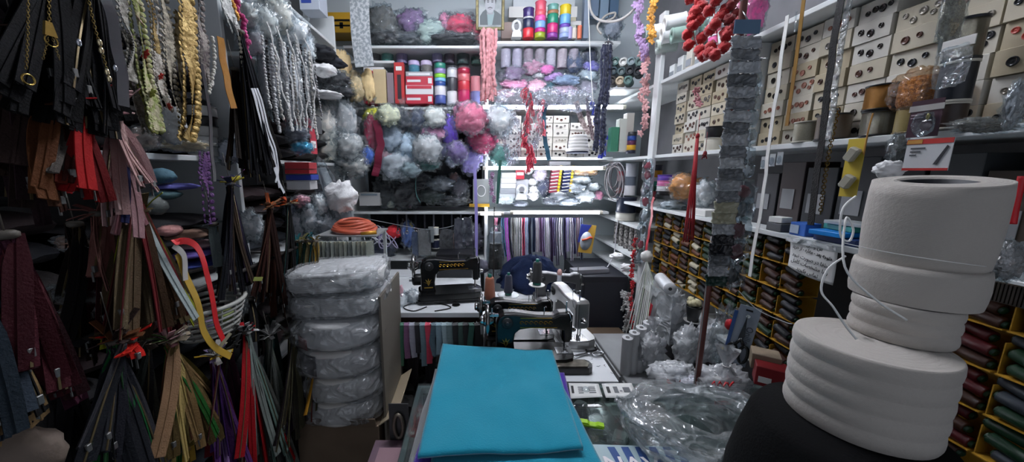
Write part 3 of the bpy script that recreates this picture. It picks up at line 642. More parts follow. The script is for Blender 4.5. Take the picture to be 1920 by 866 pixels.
# pouch: a filled clear bag with goods in it
def pouch(label, px, py, wpx, hpx, color, plane, name='yarn_bag', cat='bag', d=.6, amp=.34, seed=0, clear=True, inner=.92, neck=0, rz=0, grp=None, pl=None, ridge=.08, fr=2.6, part='yarn', rough=.8, tie=True):
    p = W(px, py, **plane); s = T(px, py, **plane); rx, rz_ = wpx*s/2, hpx*s/2
    t = thing(name, label, cat, p, rz, grp)
    if isinstance(color, str): color = ''.join('%02x' % min(238, int(int(color[i:i+2], 16)*1.28+6)) for i in (0, 2, 4))
    m = pm(color, rough, bump=.4, bs=90, var=.12, vs=25) if isinstance(color, str) else color
    ry = min(rx*d, .11)
    if color: ob(part, B().blob(rx*inner, ry*inner, rz_*inner, 24, 17, amp, fr, seed, ridge=ridge), m, t)
    if clear:
        b = B().blob(rx, ry, rz_, 34, 24, amp*1.2, fr*1.1, seed, ridge=ridge*1.6+.04, pw=.85)
        if neck: b.at(0, 0, rz_*.8).lathe([(rx*.45, 0), (.008, rz_*.35), (.02, rz_*.35+.035), (.028, rz_*.35+.06)], 16, cap=False, wob=.8)
        ob('wrapper', b, pl or CLEAR, t)
        if neck and tie: ob('tie', B().at(0, 0, rz_*1.12).tube([(cos(a)*.011, sin(a)*.011, 0) for a in [2*pi*i/10 for i in range(10)]], .002, 5, closed=True), WTH, t)
    return t
# ================= above the top side shelf
r0 = dict(x=RX+.03)
for i, (px, py, r_, c) in enumerate([(1226, 64, 15, 'c8d2d0'), (1243, 60, 15, '9fb0ac'), (1262, 55, 15, 'dfe3e2'), (1278, 60, 16, 'eceeee'), (1285, 38, 15, 'e8eaea'), (1268, 82, 13, 'b7c4bd'), (1300, 60, 14, '8aa59a')]):
    p = W(px, py, x=RX+.06); s = T(px, py, x=RX+.06)
    spool(f'{["pale grey","sage","white","bright white","milk white","pale green","green grey"][i]} tape roll facing out among the rolls above the side shelf', p, r_*s, .10, c, fl=pm(c, .5), rot=(0, -pi/2-.1, -.25), name='tape_roll', cat='tape roll', grp='tape rolls above the side shelf')
for i in range(7):
    y = 2.0-.075*i; cc = ['e0e4e4', 'd8dcda', 'c9c4b8', 'dfe0df', 'd85f9a', 'c7d0cc', 'e4e0d4'][i]
    if i == 4: spool('bright pink tape roll standing on the top side shelf', (RX+.06, y, 2.0005), .032, .11, cc, name='tape_roll', cat='tape roll', fl=pm('e8d8e2', .5))
    else: gbox('small_carton', f'{["white","off-white","greyish","plain white","","pale green","cream"][i]} small carton, {ORD[i+1]} from the post on the top side shelf', (RX+.06, y, 2.0005), (.05, .055, .07+.02*(i % 3)), pm(cc, .6), prints=[(.1, .9, .2, .5, pm('8d949a', .5))], rz=-pi/2, grp='small cartons on the top side shelf')
for i in range(5):
    pouch(f'{["dark green","grey","crimson","smoky","rose"][i]} stuffed bag on the top side shelf behind the red pompoms', 1330+i*14, 60-6*i, 34, 60, ['39564a', '8f9894', '8e2638', '5c6064', 'b5607a'][i], dict(x=RX+.12), seed=20+i)
pouch('pink clothing packet standing at the end of the top side shelf', 1415, 22, 44, 78, 'd0487e', dict(x=RX+.06), seed=31, d=.3, part='garment')
for i, (a_, c) in enumerate(((1.10, 'e2dfd2'), (1.03, 'dcd7c6'), (.955, 'c9c4b4'))):
    gbox('upright_carton', f'{["cream","ivory","grey beige"][i]} upright carton at the end of the top side shelf', (RX+.06, a_, 2.0005), (.062, .09, .16), pm(c, .6), rz=-pi/2, grp='upright cartons')
# ================= on the shelf in front of the button boxes
def wspool(label, px, py, rpx, hpx, c, fl, bag=None, plane=None):
    plane = plane or dict(x=RX+.035); p = W(px, py, **plane); s = T(px, py, **plane); return spool(label, p, rpx*s, hpx*s, c, fl=fl, name='trim_spool', cat='trim spool')
SEQ = pm('a9a596', .22, .8, bump=1.0, bs=420, var=.5, vs=260)
GOLDS = pm('b07a34', .3, .5, bump=.9, bs=300, var=.5, vs=200)
DKB = pm('101620', .4)
zs = 1.5905
spool('black and white reel on the shelf beside the red cord tassel', (RX+.035, 1.60, zs), .036, .055, pm('d9d5c6', .6), fl=pm('d9d5c6', .5), name='trim_spool', cat='trim spool')
spool('black reel resting on top of the cream reel by the red cord', (RX+.035, 1.60, zs+.0555), .035, .05, pm('0d0e12', .5), fl=pm('0d0e12', .5), name='trim_spool', cat='trim spool')
spool('clear wrapped grey reel on the shelf left of the black sequin tape', (RX+.028, 1.145, zs), .036, .065, pm('8c8878', .35, var=.3, vs=40), fl=pm('b8b5a8', .4), name='trim_spool', cat='trim spool')
spool('brown trim reel stacked with a dark flange beside the gold tape', (RX+.028, 1.065, zs), .040, .075, pm('5c5044', .4, var=.3, vs=60), fl=pm('2a2c2e', .4), name='trim_spool', cat='trim spool')
spool('silvery reel wrapped in film under the golden brown reel', (RX+.03, .95, zs), .034, .066, SEQ, fl=pm('22252a', .4), name='trim_spool', cat='trim spool')
spool('golden brown beaded trim reel with a black flange', (RX+.03, .95, zs+.067), .036, .064, GOLDS, fl=pm('17181c', .4), name='trim_spool', cat='trim spool')
spool('yellowish trim reel below the orange bagged reel', (RX+.03, .872, zs), .034, .062, pm('8a7a48', .5, var=.3, vs=80), fl=pm('6b5a34', .5), name='trim_spool', cat='trim spool')
t = thing('bagged_reel', 'orange gold trim reel in a clear bag beside the golden brown reel', 'trim spool', (RX+.03, .872, zs+.063))
ob('wound_trim', B().lathe([(.033, 0), (.037, .01), (.037, .058), (.032, .068)], 24, wob=.06), GOLDS, t); ob('wrapper', B().at(0, 0, .038).blob(.046, .046, .05, 30, 20, .15, 3, 4, pw=.7, ridge=.06), film('f0e0cc', .10, .4, .1, 40), t)
for i, (px, py, z0, h, m, f, lab) in enumerate([(0, 0, zs, .055, pm('2a1c16', .4, var=.5, vs=90), pm('b8b4a8', .4), 'dark brown reel with bright beads on the shelf below the blue black reel'), (0, 0, zs+.056, .085, DKB, pm('b8b4a8', .4), 'blue black reel with a pale bottom flange'), (0, 0, zs+.142, .085, SEQ, DKB, 'silver sequin reel topmost of the tall reel stack')]):
    spool(lab, (RX+.0, .79, z0), .027, h, m, fl=f, name='trim_spool', cat='trim spool')
# ================= between the two lower side shelves
zs = 1.2905
stackpx(1225, 358, 13, [('dark green', '1d5a48', 9), ('teal green', '2c9c80', 9), ('white', 'd8dcdc', 7), ('golden yellow', 'e0a020', 12), ('dark grey', '3a3c44', 10)], 'beside the post', x=RX+.05)
stackpx(1248, 366, 17, [('black', '17181c', 8), ('white', 'dfdfe2', 9), ('pink', 'd87aae', 10), ('violet', '6a4ab0', 10)], 'next to the red bag', x=RX+.04)
pouch('red plastic bag on the shelf beside the white post', 1220, 355, 24, 50, 'c03040', dict(x=RX+.03), seed=3)
pouch('clear bag of orange goods on the side shelf', 1286, 350, 62, 46, 'e07a40', dict(x=RX+.07), seed=7)
pouch('cloudy white bag on the side shelf behind the red tassel', 1322, 362, 40, 48, 'd9dadc', dict(x=RX+.07), seed=9)
pouch('crumpled clear bag lying at the shelf edge by the violet spools', 1262, 385, 44, 18, 'a9b0b4', dict(x=RX+.06), seed=10, d=.9)
gbox('small_carton', 'flat white carton lying on the shelf below the orange bag', (RX+.05, 1.62, zs), (.12, .08, .03), PAPER, rz=-pi/2)
for i, (y, c, w_, h) in enumerate([(1.355, '2e2e33', .10, .20), (1.25, '3a2f2f', .09, .24), (1.145, '26292e', .10, .22), (1.035, '313437', .10, .25), (.93, '1e2226', .09, .22), (.83, '3b3f42', .09, .25), (.73, '3a3026', .09, .21), (.63, '4a4036', .09, .24), (.53, '5a4a3a', .09, .25)]):
    gbox('stock_carton', f'{["dark grey","dark brown","blue black","charcoal","near black","iron grey","umber","dusty brown","brown"][i]} carton standing at the back of the narrow side shelf', (RX+.16, y, zs), (w_, .12, h), pm(c, .6), rz=-pi/2, prints=[(.15, .7, .3, .6, pm('8a8c8e', .6))], grp='cartons at the back of the narrow side shelf')
BLU = pm('2a62b8', .45)
gbox('small_carton', 'blue and white carton on the narrow side shelf near the white tape', (RX+.035, 1.105, zs), (.055, .05, .042), BLU, rz=-pi/2, prints=[(.05, .6, .15, .8, pm('b8c8dc', .5))])
gbox('small_carton', 'grey small carton beside the blue and white one', (RX+.03, 1.19, zs), (.06, .05, .028), pm('4c4e52', .6), rz=-pi/2)
gbox('small_carton', 'off-white small carton on top of the grey one', (RX+.03, 1.195, zs+.0295), (.045, .045, .02), PAPER, rz=-pi/2+.2)
gbox('small_carton', 'dark blue folder under the bright blue packet at the shelf edge', (RX+.05, .985, zs), (.12, .09, .018), pm('1c3468', .4), rz=-pi/2)
gbox('flat_packet', 'bright blue packet lying on the narrow side shelf over the paper note', (RX+.02, 1.0, zs+.0195), (.085, .07, .014), pm('1f86d8', .35), rz=-pi/2+.15)
gbox('flat_packet', 'teal green packet lying above the dark blue folder', (RX+.07, 1.0, zs+.0195+.015), (.09, .08, .016), pm('2f8f86', .4), rz=-pi/2-.1)
gbox('flat_packet', 'pale grey packet leaning topmost over the teal one', (RX+.06, .98, zs+.052), (.12, .07, .010), pm('aeb4b6', .4), rz=-pi/2+.05)
for i, (px, py) in enumerate([(1432, 305), (1448, 300), (1462, 297)]):
    p = W(px, py, x=RX+.01); t = thing('blister_pack', f'small silvery blister pack hanging under the shelf, {ORD[i+1]} beside the white tape', 'blister pack', p, group='silvery blister packs')
    ob('card', B().box(-.012, .012, 0, .0012, -.022, .022), pm('a9adb0', .4), t).rotation_euler = (0, 0, -pi/2); ob('blister', B().at(-.003, 0, -.004).blob(.006, .009, .014, 12, 8, .1), CLEARD, t)
t = thing('yellow_card', 'yellow hang card with two clear blisters under the shelf', 'blister pack', W(1598, 315, x=.99), rz=-pi/2+.1)
ob('card', B().box(-.02, .02, 0, .002, -.075, .075, c=.0004), pm('c9b040', .5), t)
for z in (.035, -.035): ob('blister', B().at(0, -.008, z, ry=.5).box(-.012, .012, -.008, .008, -.018, .018, c=.004), pm('b8b4a4', .15, .2), t)
# ================= the hanging tapes
def hung(name, label, pts, w, mat, cat='trim', plane=None, th=.0016, side=(0, 1, 0), mid=None, jag=0, n=24, grp=None, wavy=0):
    P = [W(a, b_, **(plane or dict(x=.97))) if not isinstance(a, V) else a for a, b_ in pts]
    Q = cordp(None, None, None, P, 0, None, sub=max(2, n//max(1, len(P)-1))); o0 = Q[0].copy()
    if wavy: Q = [q+V((wavy*NZ.noise(q*14), wavy*NZ.noise(q*14+V((5, 5, 5))), 0)) for q in Q]
    o = ob(name, B().strip([q-o0 for q in Q], w, th, side=side, mid=mid, jag=jag), mat, None, o0); return tag(o, label, cat, grp)
hung('gold_tape', 'narrow dull gold tape hanging in front of the button boxes', [(1512, -40), (1493, 110), (1475, 236)], .012, pm('8a6a34', .35, .4, var=.2))
hung('sequin_tape', 'black sequin tape hanging past the shelf edge down to the blue packets', [(1584, -50), (1552, 170), (1520, 422)], .019, pm('030304', .5, bump=.6, bs=300, spec=.25), wavy=.004)
hung('plastic_sleeve', 'clear crinkled plastic sleeve hanging beside the black sequin tape', [(1600, -50), (1575, 120), (1552, 262)], .014, film('dfe3e4', .25, .5, .1, 60), th=.004, wavy=.006)
hung('white_tape', 'long white elastic tape hanging in front of the side shelves', [(1478, 28), (1462, 130), (1442, 270), (1428, 380), (1410, 480), (1405, 518)], .013, pm('d6d6d2', .6, bump=.2), wavy=.005)
hung('pale_tape', 'thin clear tape hanging near the grey zipper packets', [(1494, 20), (1490, 60)], .006, CLEAR)
def chain(name, label, P, r, mat, wire=.0011, cat='chain', link=.008):
    Q = cordp(None, None, None, P, 0, None, sub=10); L = [0]
    for a, b_ in zip(Q, Q[1:]): L.append(L[-1]+(b_-a).length)
    n = int(L[-1]/link); b = B(); o0 = Q[0]; j = 0
    for k in range(n):
        s = k*link
        while j < len(L)-2 and L[j+1] < s: j += 1
        q = (s-L[j])/max(1e-6, L[j+1]-L[j]); p = Q[j].lerp(Q[j+1], q)-o0; d = (Q[j+1]-Q[j]).normalized(); a = d.orthogonal().normalized(); c = d.cross(a)
        e = a if k % 2 else c
        b.tube([p+d*(link*.75*cos(t_))+e*(r*sin(t_)) for t_ in [2*pi*i/8 for i in range(8)]], wire, 4, closed=True)
    return tag(ob(name, b, mat, None, o0), label, cat)
BRASS = pm('a58a4a', .25, 1.0)
chain('brass_chain', 'thin brass chain hanging beside the yellow hang card', [W(1571, 205, x=.98), W(1552, 300, x=.98), W(1537, 408, x=.98)], .0042, BRASS)
cordp('orange_string', 'orange twisted cord hanging down from the bagged reel', 'cord', [W(1637, 212, x=.99), W(1628, 245, x=.99), W(1619, 290, x=.99)], .0016, pm('c08a44', .6))
cordp('red_string', 'red cord hanging at the far end of the side shelf', 'cord', [W(1917, 330, x=.99), W(1905, 380, x=.99), W(1898, 420, x=.99)], .005, RED)
# pole with the strip of grey packets
PLX, PLY = .742, 1.035
t = thing('wooden_pole', 'reddish brown pole standing on the glass counter carrying the packets', 'pole', (PLX, PLY, GZ))
ob('pole', B().cyl(.009, .004, 1.2, 12), pm('6a3a34', .4, var=.2), t); ob('pole_foot', B().cyl(.02, 0, .006, 16), DARKW, t)
cordp('cable', 'thin grey cable taped along the reddish pole', 'cable', [V((PLX-.013, PLY-.006, GZ+.01)), V((PLX-.012, PLY-.008, 1.0)), V((PLX-.014, PLY-.004, 1.3))], .002, pm('9a9a9a', .4))
st = thing('packet_strip', 'long strip of grey zipper packets hanging from the pole', 'packet strip', (PLX-.005, PLY-.03, 1.86))
GP = [pm(c, .2, .15, bump=.8, bs=70) for c in ('a2a6aa', '7e8286', 'b4b8bb', '6c7074')]
prot = None
for k in range(22):
    w_ = .082-.0009*k; m = GP[k % 4] if k not in (14, 15) else pm('a8a690', .3, bump=.5); m = pm('23252a', .25, bump=.5) if k in (17, 18) else pm('1f3a34', .3) if k == 21 else m
    b = B().at(0, -.002*(k % 3), -.032*k, rx=-.25+.05*sin(k), rz=.06*sin(k*2)).grid(lambda u, v: ((u-.5)*w_*(1+.06*NZ.noise(V((v*3, k, 1)))), .006*sin(pi*u)*sin(pi*v)*2+.010*NZ.noise(V((u*7, v*4, k*3.3))), -.036*v+.003*NZ.noise(V((u*5, k, 2)))), 18, 9, th=.003)
    ob('packet', b, m, st)
ob('header_card', B().at(0, 0, .006).box(-.035, .035, -.001, .001, 0, .035), pm('5b7894', .4), st); ob('hook', B().rod((.0, 0, .04), (.0, .03, .08), .0015), STEEL, st)
tag(ob('red_tag', B().box(-.016, .016, -.001, .001, -.02, .02, c=.0004), RED, None, W(1393, 218, t=1.05)), 'small red card tag beside the grey packets', 'tag')
# strips of clear packets
def blister_strip(label, pts, wpx, n, plane, mat, inner, seed=0, cat='packet strip'):
    P = cordp(None, None, None, [W(a, b_, **plane) for a, b_ in pts], 0, None, sub=12); o0 = P[0].copy(); t = thing('clear_packet_strip', label, cat, o0)
    s = T(pts[0][0], pts[0][1], **plane); h = (P[-1]-P[0]).length/n
    for k in range(n):
        p = P[int(k/n*(len(P)-1))]-o0; rr = random.Random(seed*50+k)
        pk = ob('packet', B().at(p.x, p.y, p.z-h/2).blob(wpx*s/2, wpx*s/4, h*.55, 14, 10, .3, 3, seed+k, pw=.7, ridge=.08), mat, t)
        ob('contents', B().at(p.x, p.y, p.z-h/2).blob(wpx*s*.3, wpx*s*.14, h*.34, 10, 8, .4, 3, seed+k), rr.choice(inner), pk)
    ob('string', B().tube([q-o0 for q in P[::4]], .001, 4), WTH, t); return t
SIL2 = [pm('b9bcc0', .2, .8), pm('8b8e92', .3, .5), pm('d8dadc', .4)]
blister_strip('strip of clear packets of silver rings hanging beside the grey zipper packets', [(1418, 135), (1412, 190), (1405, 270), (1400, 330)], 24, 7, dict(x=.86), CLEARD, SIL2, 2)
blister_strip('strip of clear packets with dark goods at the lower end of the pole', [(1395, 340), (1388, 400), (1380, 470), (1368, 545)], 44, 5, dict(x=.80), CLEARD, [pm('2a2c30', .4), pm('6a2a34', .5), pm('8a8d90', .3, .5)], 3)
blister_strip('narrow strip of clear packets taped to the white shelf post', [(1216, 300), (1212, 360), (1205, 430), (1196, 490)], 20, 8, dict(x=RX-.04), CLEARD, SIL2+[pm('c05060', .5)], 5)
# tassel, garlands
def strands(name, label, px, py, px2, py2, n, r, color, plane, cat='tassel', spread=.02, knot=True):
    a, b_ = W(px, py, **plane), W(px2, py2, **plane); t = thing(name, label, cat, a); d = b_-a
    for k in range(n):
        q = k/n*2*pi; e = V((cos(q)*spread, sin(q)*spread, .02*rnd.random()))
        ob('strand', B().tube([V((cos(q)*.003, sin(q)*.003, 0)), d*.4+e*.4, d*.75+e*.8, d+e], r, 6), pm(color, .6, bump=.3, bs=200), t)
    ob('knot', B().blob(.008, .008, .012, 12, 8, .2), pm(color, .6), t); ob('hanging_loop', B().rod((0, 0, .0), (0, .0, .09), .001), pm(color, .6), t)
    return t
strands('cord_tassel', 'dark red bunch of cords hanging in front of the button boxes', 1308, 255, 1290, 455, 12, .0028, '9c1420', dict(x=.93), spread=.018)
strands('cord_tassel', 'small dark red tassel beside the long red cords', 1322, 288, 1320, 300, 6, .003, '7a1018', dict(x=1.0), spread=.01)
def flower(b, p, r, k=5, th=.4, seed=0):
    rr = random.Random(seed); b.at(*p, rx=rr.uniform(-.6, .6)+pi/2, ry=rr.uniform(-.6, .6), rz=rr.uniform(-.8, .8))
    for i in range(k):
        a = 2*pi*i/k; T0 = b.T.copy(); b.T = T0 @ MX.Rotation(a, 4, 'Z') @ MX.Translation((r*.55, 0, 0)); b.blob(r*.5, r*.36, r*.16, 8, 6, .25, 3, seed+i); b.T = T0
    b.blob(r*.22, r*.22, r*.22, 8, 6, .1); b.at()
def garland(name, label, pts, plane, n, r, color, kind='flower', cat='garland', jit=.012, stem_c=None):
    P = cordp(None, None, None, [W(a, b_, **plane) for a, b_ in pts], 0, None, sub=20); o0 = P[0].copy(); t = thing(name, label, cat, o0)
    ob('string', B().tube([q-o0 for q in P[::5]]+[P[-1]-o0], .0014, 5), pm(stem_c or color, .7), t)
    m = pm(color, .75, bump=.5, bs=150, sheen=.3)
    for k in range(n):
        p = P[int(k/n*(len(P)-1))]-o0+V((rnd.uniform(-jit, jit), rnd.uniform(-jit, jit), rnd.uniform(-.004, .004)))
        if kind == 'flower': b = B(); flower(b, p, r, seed=k); ob('flower', b, m, t)
        elif kind == 'pompom': ob('pompom', B().at(*p).blob(r, r, r, 16, 12, .35, 9, k, ridge=.12), m, t)
        elif kind == 'loop':
            a = rnd.random()*6; L = r*rnd.uniform(1, 1.7); ob('loop', B().tube([p, p+V((cos(a)*r*.6, sin(a)*r*.6, -L*.3)), p+V((cos(a)*r*.8, sin(a)*r*.8, -L)), p+V((cos(a+.6)*r*.5, sin(a+.6)*r*.5, -L*1.1)), p+V((cos(a+.8)*r*.2, sin(a+.8)*r*.2, -L*.3))], r*.17, 5), m, t)
        elif kind == 'bead': ob('bead', B().at(*p).blob(r, r, r, 10, 8, 0), m, t)
    return t
garland('pompom_garland', 'bright red pompom garland hanging highest over the side shelf', [(1300, -40), (1305, 10), (1300, 60), (1314, 112)], dict(x=.88), 16, .020, 'b00c14', 'pompom', jit=.022)
garland('pompom_garland', 'bright red pompom garland with longer tail beside the other one', [(1345, -40), (1340, 20), (1345, 70), (1348, 110)], dict(x=.88), 16, .019, 'a80a12', 'pompom', jit=.024)
garland('pompom_garland', 'dark red pompom garland behind the bright red ones', [(1372, -40), (1376, 20), (1378, 60)], dict(x=.92), 9, .018, '7c0810', 'pompom', jit=.016)
pb = dict(x=RX-.06)
garland('flower_garland', 'lilac flower garland hanging beside the orange one', [(1202, -40), (1198, 20), (1202, 70), (1208, 110)], pb, 30, .026, 'b89ac8', 'flower', jit=.018)
garland('flower_garland', 'orange flower garland hanging at the shelf corner', [(1224, -40), (1222, 20), (1224, 80)], pb, 22, .024, 'd89a3c', 'flower', jit=.014)
garland('flower_garland', 'dusty pink flower garland hanging below the lilac one', [(1208, 100), (1210, 150), (1206, 180), (1212, 205), (1203, 258)], dict(x=RX-.05), 22, .024, 'cf9c9c', 'flower', jit=.018)
garland('flower_garland', 'small pink flower garland in front of the button boxes', [(1300, 170), (1306, 190), (1310, 200)], dict(x=RX), 4, .018, 'b87a80', 'flower')
garland('flower_garland', 'red flower garland hanging down the white post', [(1192, 450), (1186, 500), (1184, 560), (1186, 620)], dict(x=RX-.06), 18, .018, 'c01824', 'flower', jit=.008)
hung('red_ribbon', 'long red ribbon hanging beside the white post', [(1226, 370), (1218, 430), (1208, 490)], .022, pm('b82834', .4), 'ribbon', dict(x=1.0), wavy=.01)
t = hung('red_ribbon', 'red ribbon hanging behind the hanging white tapes', [(1222, 570), (1206, 640), (1212, 665), (1230, 668)], .02, pm('b82834', .4), 'ribbon', dict(x=.9), wavy=.004)
# ================= paper note with handwriting taped to the shelf edge
t = thing('paper_note', 'handwritten paper note taped to the shelf edge beside the elastic rolls', 'note', (0, 0, 0))
a, b_, c, d = W(1482, 446, x=RX-.02), W(1574, 465, x=RX-.02), W(1562, 535, x=RX-.02), W(1479, 498, x=RX-.02)
def pg(u, v):
    p = (a*(1-u)+b_*u)*(1-v)+((d if u < .5 else d)*(1-u)+c*u)*v
    return p+V((.003*sin(u*5+v*3)-.004*v*v, 0, -.006*v*sin(pi*u)))
ob('paper', B().grid(lambda u, v: pg(v, u) if False else pg(u, v), 16, 12, th=.0005), pm('cfcfcd', .7, var=.05), t)
tp_ = ob('tape', B().box(-.003, .003, min(a.y, b_.y)-.01, max(a.y, b_.y)+.01, -.012, .004), film('e8ecee', .35, .5, .1), t); tp_.location = (RX-.022, 0, (a.z+b_.z)/2); tp_.rotation_euler = (.14*0, 0, 0)
INK = pm('16161a', .6)
LN = [('سفارش و خرید عمده', .10), ('متوجه بعد - مغازه - از خرید', .27), ('لطفا در صورت نبود', .50), ('و با مشخصات کامل', .68), ('تماس بگیرید', .87)]
for k, (s_, v) in enumerate(LN):
    p = pg(.52 if k < 4 else .5, v); me = text_mesh(shape(s_.replace('گ', 'ک')), .0165, .0002, bold=True); wd = max(q.co.x for q in me.vertices)-min(q.co.x for q in me.vertices)
    tw_ = (.118, .125, .118, .118, .07)[k]
    for q in me.vertices: q.co.x *= tw_/wd
    ob('handwriting', me, INK, t, (p.x-.0035, p.y, p.z), rot=(pi/2+0, -.0, -pi/2)).rotation_euler = (pi/2, .10, -pi/2)
# red-and-white hang card on the upper shelf edge, and the dark card above it
t = thing('hang_card', 'red and white printed hang card leaning on the shelf edge above the rolls', 'card', W(1738, 290, x=.93), rz=-pi/2+.1)
ob('card', B().box(-.034, .034, 0, .0015, -.032, .032), pm('c4c6c8', .5), t)
ob('red_band', B().box(-.034, .034, -.001, 0, .022, .032), pm('b0302c', .5), t); ob('red_band', B().box(-.034, .034, -.001, 0, -.032, -.027), pm('b0302c', .5), t)
ob('orange_print', B().box(-.033, -.010, -.0016, -.001, .023, .031), pm('b0803a', .5), t)
for k in range(3): ob('printed_line', B().box(-.026, -.004-.006*k, -.0016, -.001, .012-.007*k, .015-.007*k), pm('4a4c50', .5), t)
ob('printed_needle', B().prism([(.012, -.02), (.018, -.02), (.03, .015), (.027, .018)], -.0016, -.001), pm('3a3c40', .4), t)
t = thing('hang_card', 'dark maroon hang card with a white header hanging above the red one', 'card', W(1735, 215, x=.94), rz=-pi/2+.05)
ob('card', B().box(-.025, .025, 0, .0015, -.045, .03), pm('3c2630', .4), t); ob('header', B().box(-.027, .027, -.001, .0, .008, .02), pm('9a9894', .5), t)
ob('blister', B().at(.005, -.008, -.02).blob(.018, .010, .024, 16, 10, .2, 3, ridge=.06), CLEARD, t); ob('charm', B().at(.008, -.004, -.005).blob(.003, .003, .007, 10, 8), pm('c8b870', .2, .6), t)
for k in range(2): ob('printed_line', B().box(-.022, -.002, -.001, 0, .000-.006*k, .002-.006*k), pm('9a8890', .5), t)
t = thing('hang_card', 'clear bag with a white header card hanging above the maroon card', 'card', W(1790, 110, x=.95), rz=-pi/2)
ob('header', B().box(-.024, .024, 0, .0015, .02, .038, c=.0004), pm('c9c7c2', .6), t); ob('bag', B().at(0, -.003, -.015).blob(.024, .008, .038, 18, 14, .15, 3, 2, pw=.5, ridge=.05), CLEAR, t); ob('ring', B().at(.008, -.004, -.036).tube([(cos(q)*.008, 0, sin(q)*.006) for q in [2*pi*i/12 for i in range(12)]], .0015, 5, closed=True), STEEL, t)
pouch('tall clear bag of silver sequins hanging above the white header card', 1786, 30, 40, 130, SEQ, dict(x=.99), d=.4, seed=41, part='sequins')
pouch('clear bag of shining rings hanging on the side shelf end', 1905, 195, 40, 80, pm('a8aaac', .2, .7, bump=.8), dict(x=.92), d=.4, seed=42, part='rings')
pouch('long clear bag of beads lying along the upper side shelf end', 1850, 235, 110, 26, pm('8f8c84', .25, .6, bump=.9, bs=200), dict(x=.98), d=.4, seed=43, part='beads')
pouch('crumpled foil bag hanging below the shelf behind the rolls', 1682, 278, 34, 50, pm('a8a8a6', .15, .8, bump=1, bs=60), dict(x=.99), d=.4, seed=44, part='foil')
pouch('bag of shiny clear crystals beside the top elastic roll', 1890, 490, 66, 70, pm('a8a4a2', .15, .6, bump=1, bs=140), dict(x=.97), d=.5, seed=45, part='crystals')
pouch('white crumpled packet lying just behind the top elastic roll', 1668, 318, 60, 34, 'bdbcb8', dict(x=.93), d=.5, seed=46, part='packet', clear=False)
t = thing('comb_card', 'dark comb like card above the brown thread tubes', 'card', W(1872, 548, x=1.0), rz=-pi/2)
for k in range(14): ob('tooth', B().box(-.034+.005*k, -.031+.005*k, 0, .003, -.018, .018), pm('2a241e', .4), t)
ob('spine', B().box(-.036, .036, .003, .005, -.02, .02), pm('3a2f24', .5), t)
gbox('open_carton', 'open cream carton flap beside the lowest elastic roll', (.80, .515, GZ+.0), (.10, .10, .23), pm('b5ac98', .7), rz=.5, lid=pm('c9c2b0', .7))
# ================= white plastic roll, tapes, pots, bags at the lower side shelf
p = W(1247, 531, x=.93); t = thing('film_roll', 'roll of white plastic film lying in front of the thread rack', 'film roll', p, rot=(0, 0, -.25))
ob('film', B().at(0, 0, 0, rx=pi/2).lathe([(.006, -.085), (.028, -.085), (.029, -.08), (.029, .08), (.028, .085), (.006, .085)], 24, cap=False), pm('d4d6d8', .3, bump=.2), t)
ob('core', B().at(0, 0, 0, rx=pi/2).lathe([(.008, -.0855), (.008, .0855)], 16), pm('3a3a3a', .5), t); ob('bracket', B().rod((0, .0, 0), (.12, .02, 0), .003), STEEL, t)
t = thing('film_sheet', 'hanging sheet of cloudy plastic below the film roll', 'plastic sheet', W(1240, 545, x=.915))
ob('sheet', B().grid(lambda u, v: (.012*sin(u*9)*v, .10-.20*u, -.24*v), 18, 10), film('d8dcde', .5, .2, .2, 20), t)

t = thing('hanging_tape', 'white and greenish tapes hanging in a long bunch beside the post', 'tape bunch', W(1212, 480, x=.97))
for k in range(9):
    e = W(1168+k*6, 672-6*abs(k-4), x=.97-.015*k)-V(t.location); m_ = pm(['c9cac6', 'b9bcb4', 'd2d2ce', 'a9b09c', 'c4c4be'][k % 5], .6, bump=.2)
    ob('tape', B().strip([V((0, (k-4)*.004, 0)), e*.3+V((.004*k, 0, 0)), e*.7, e], .018, .0016, side=(.3, 1, 0)), m_, t)
ob('knot', B().blob(.03, .03, .03, 14, 10, .3, 3, 1), pm('d0cfca', .6), t); ob('paper_tag', B().box(-.012, .012, -.001, .001, -.02, .0).at(0, 0, 0), pm('c8b878', .6), t)
for k in range(4):
    px = 1172+k*12; q = W(px, 700-k*3, z=.52); t = thing('wrapped_tube', f'white film wrapped tube, {ORD[k+1]} from the worktop in the upright group', 'tube', (q.x, q.y, .522), rot=(.10, -.06, 0), group='white upright tubes')
    ob('film', B().cyl(.024, 0, .20+.02*k, 18), pm('c9cacb', .35, bump=.2), t); ob('core', B().cyl(.009, .001, .202+.02*k, 12), pm('6a6a6a', .5), t)
t = thing('flower_pot', 'black plant pot on a white dish holding cream roses', 'flower pot', (RX+.03, 1.58, .8005))
t.location = W(1298, 603, z=.8005)
ob('dish', B().lathe([(.02, 0), (.034, .003), (.038, .008), (.034, .006), (.02, .003)], 24), pm('cfcfcb', .4), t); ob('pot', B().lathe([(.022, .005), (.031, .07), (.033, .072), (.033, .078), (.029, .078), (.026, .06)], 24), pm('15171a', .4), t)
b = B()
for k in range(6): b.at(.015*cos(k), .015*sin(k), .09+.006*(k % 3)).blob(.016, .016, .014, 12, 9, .4, 4, k, ridge=.1)
ob('rose', b, pm('cfc6a0', .6), t)
o = pouch('white shop bag tied with a red band on the low cabinet', 1222, 655, 42, 66, 'c4c6ca', dict(y=1.5), seed=50, neck=1, part='goods', pl=MILKY, ridge=.025, amp=.3)
pouch('bluish white shop bag leaning against the side shelf', 1290, 648, 48, 76, 'b4bcc6', dict(y=1.42), seed=51, part='goods', pl=MILKY, ridge=.025, amp=.3)
pouch('white bag beside the pole below the flower pot shelf', 1335, 640, 70, 80, 'c0c2c4', dict(y=1.42), seed=56, part='goods', pl=MILKY, ridge=.025, amp=.3, name='shop_bag')
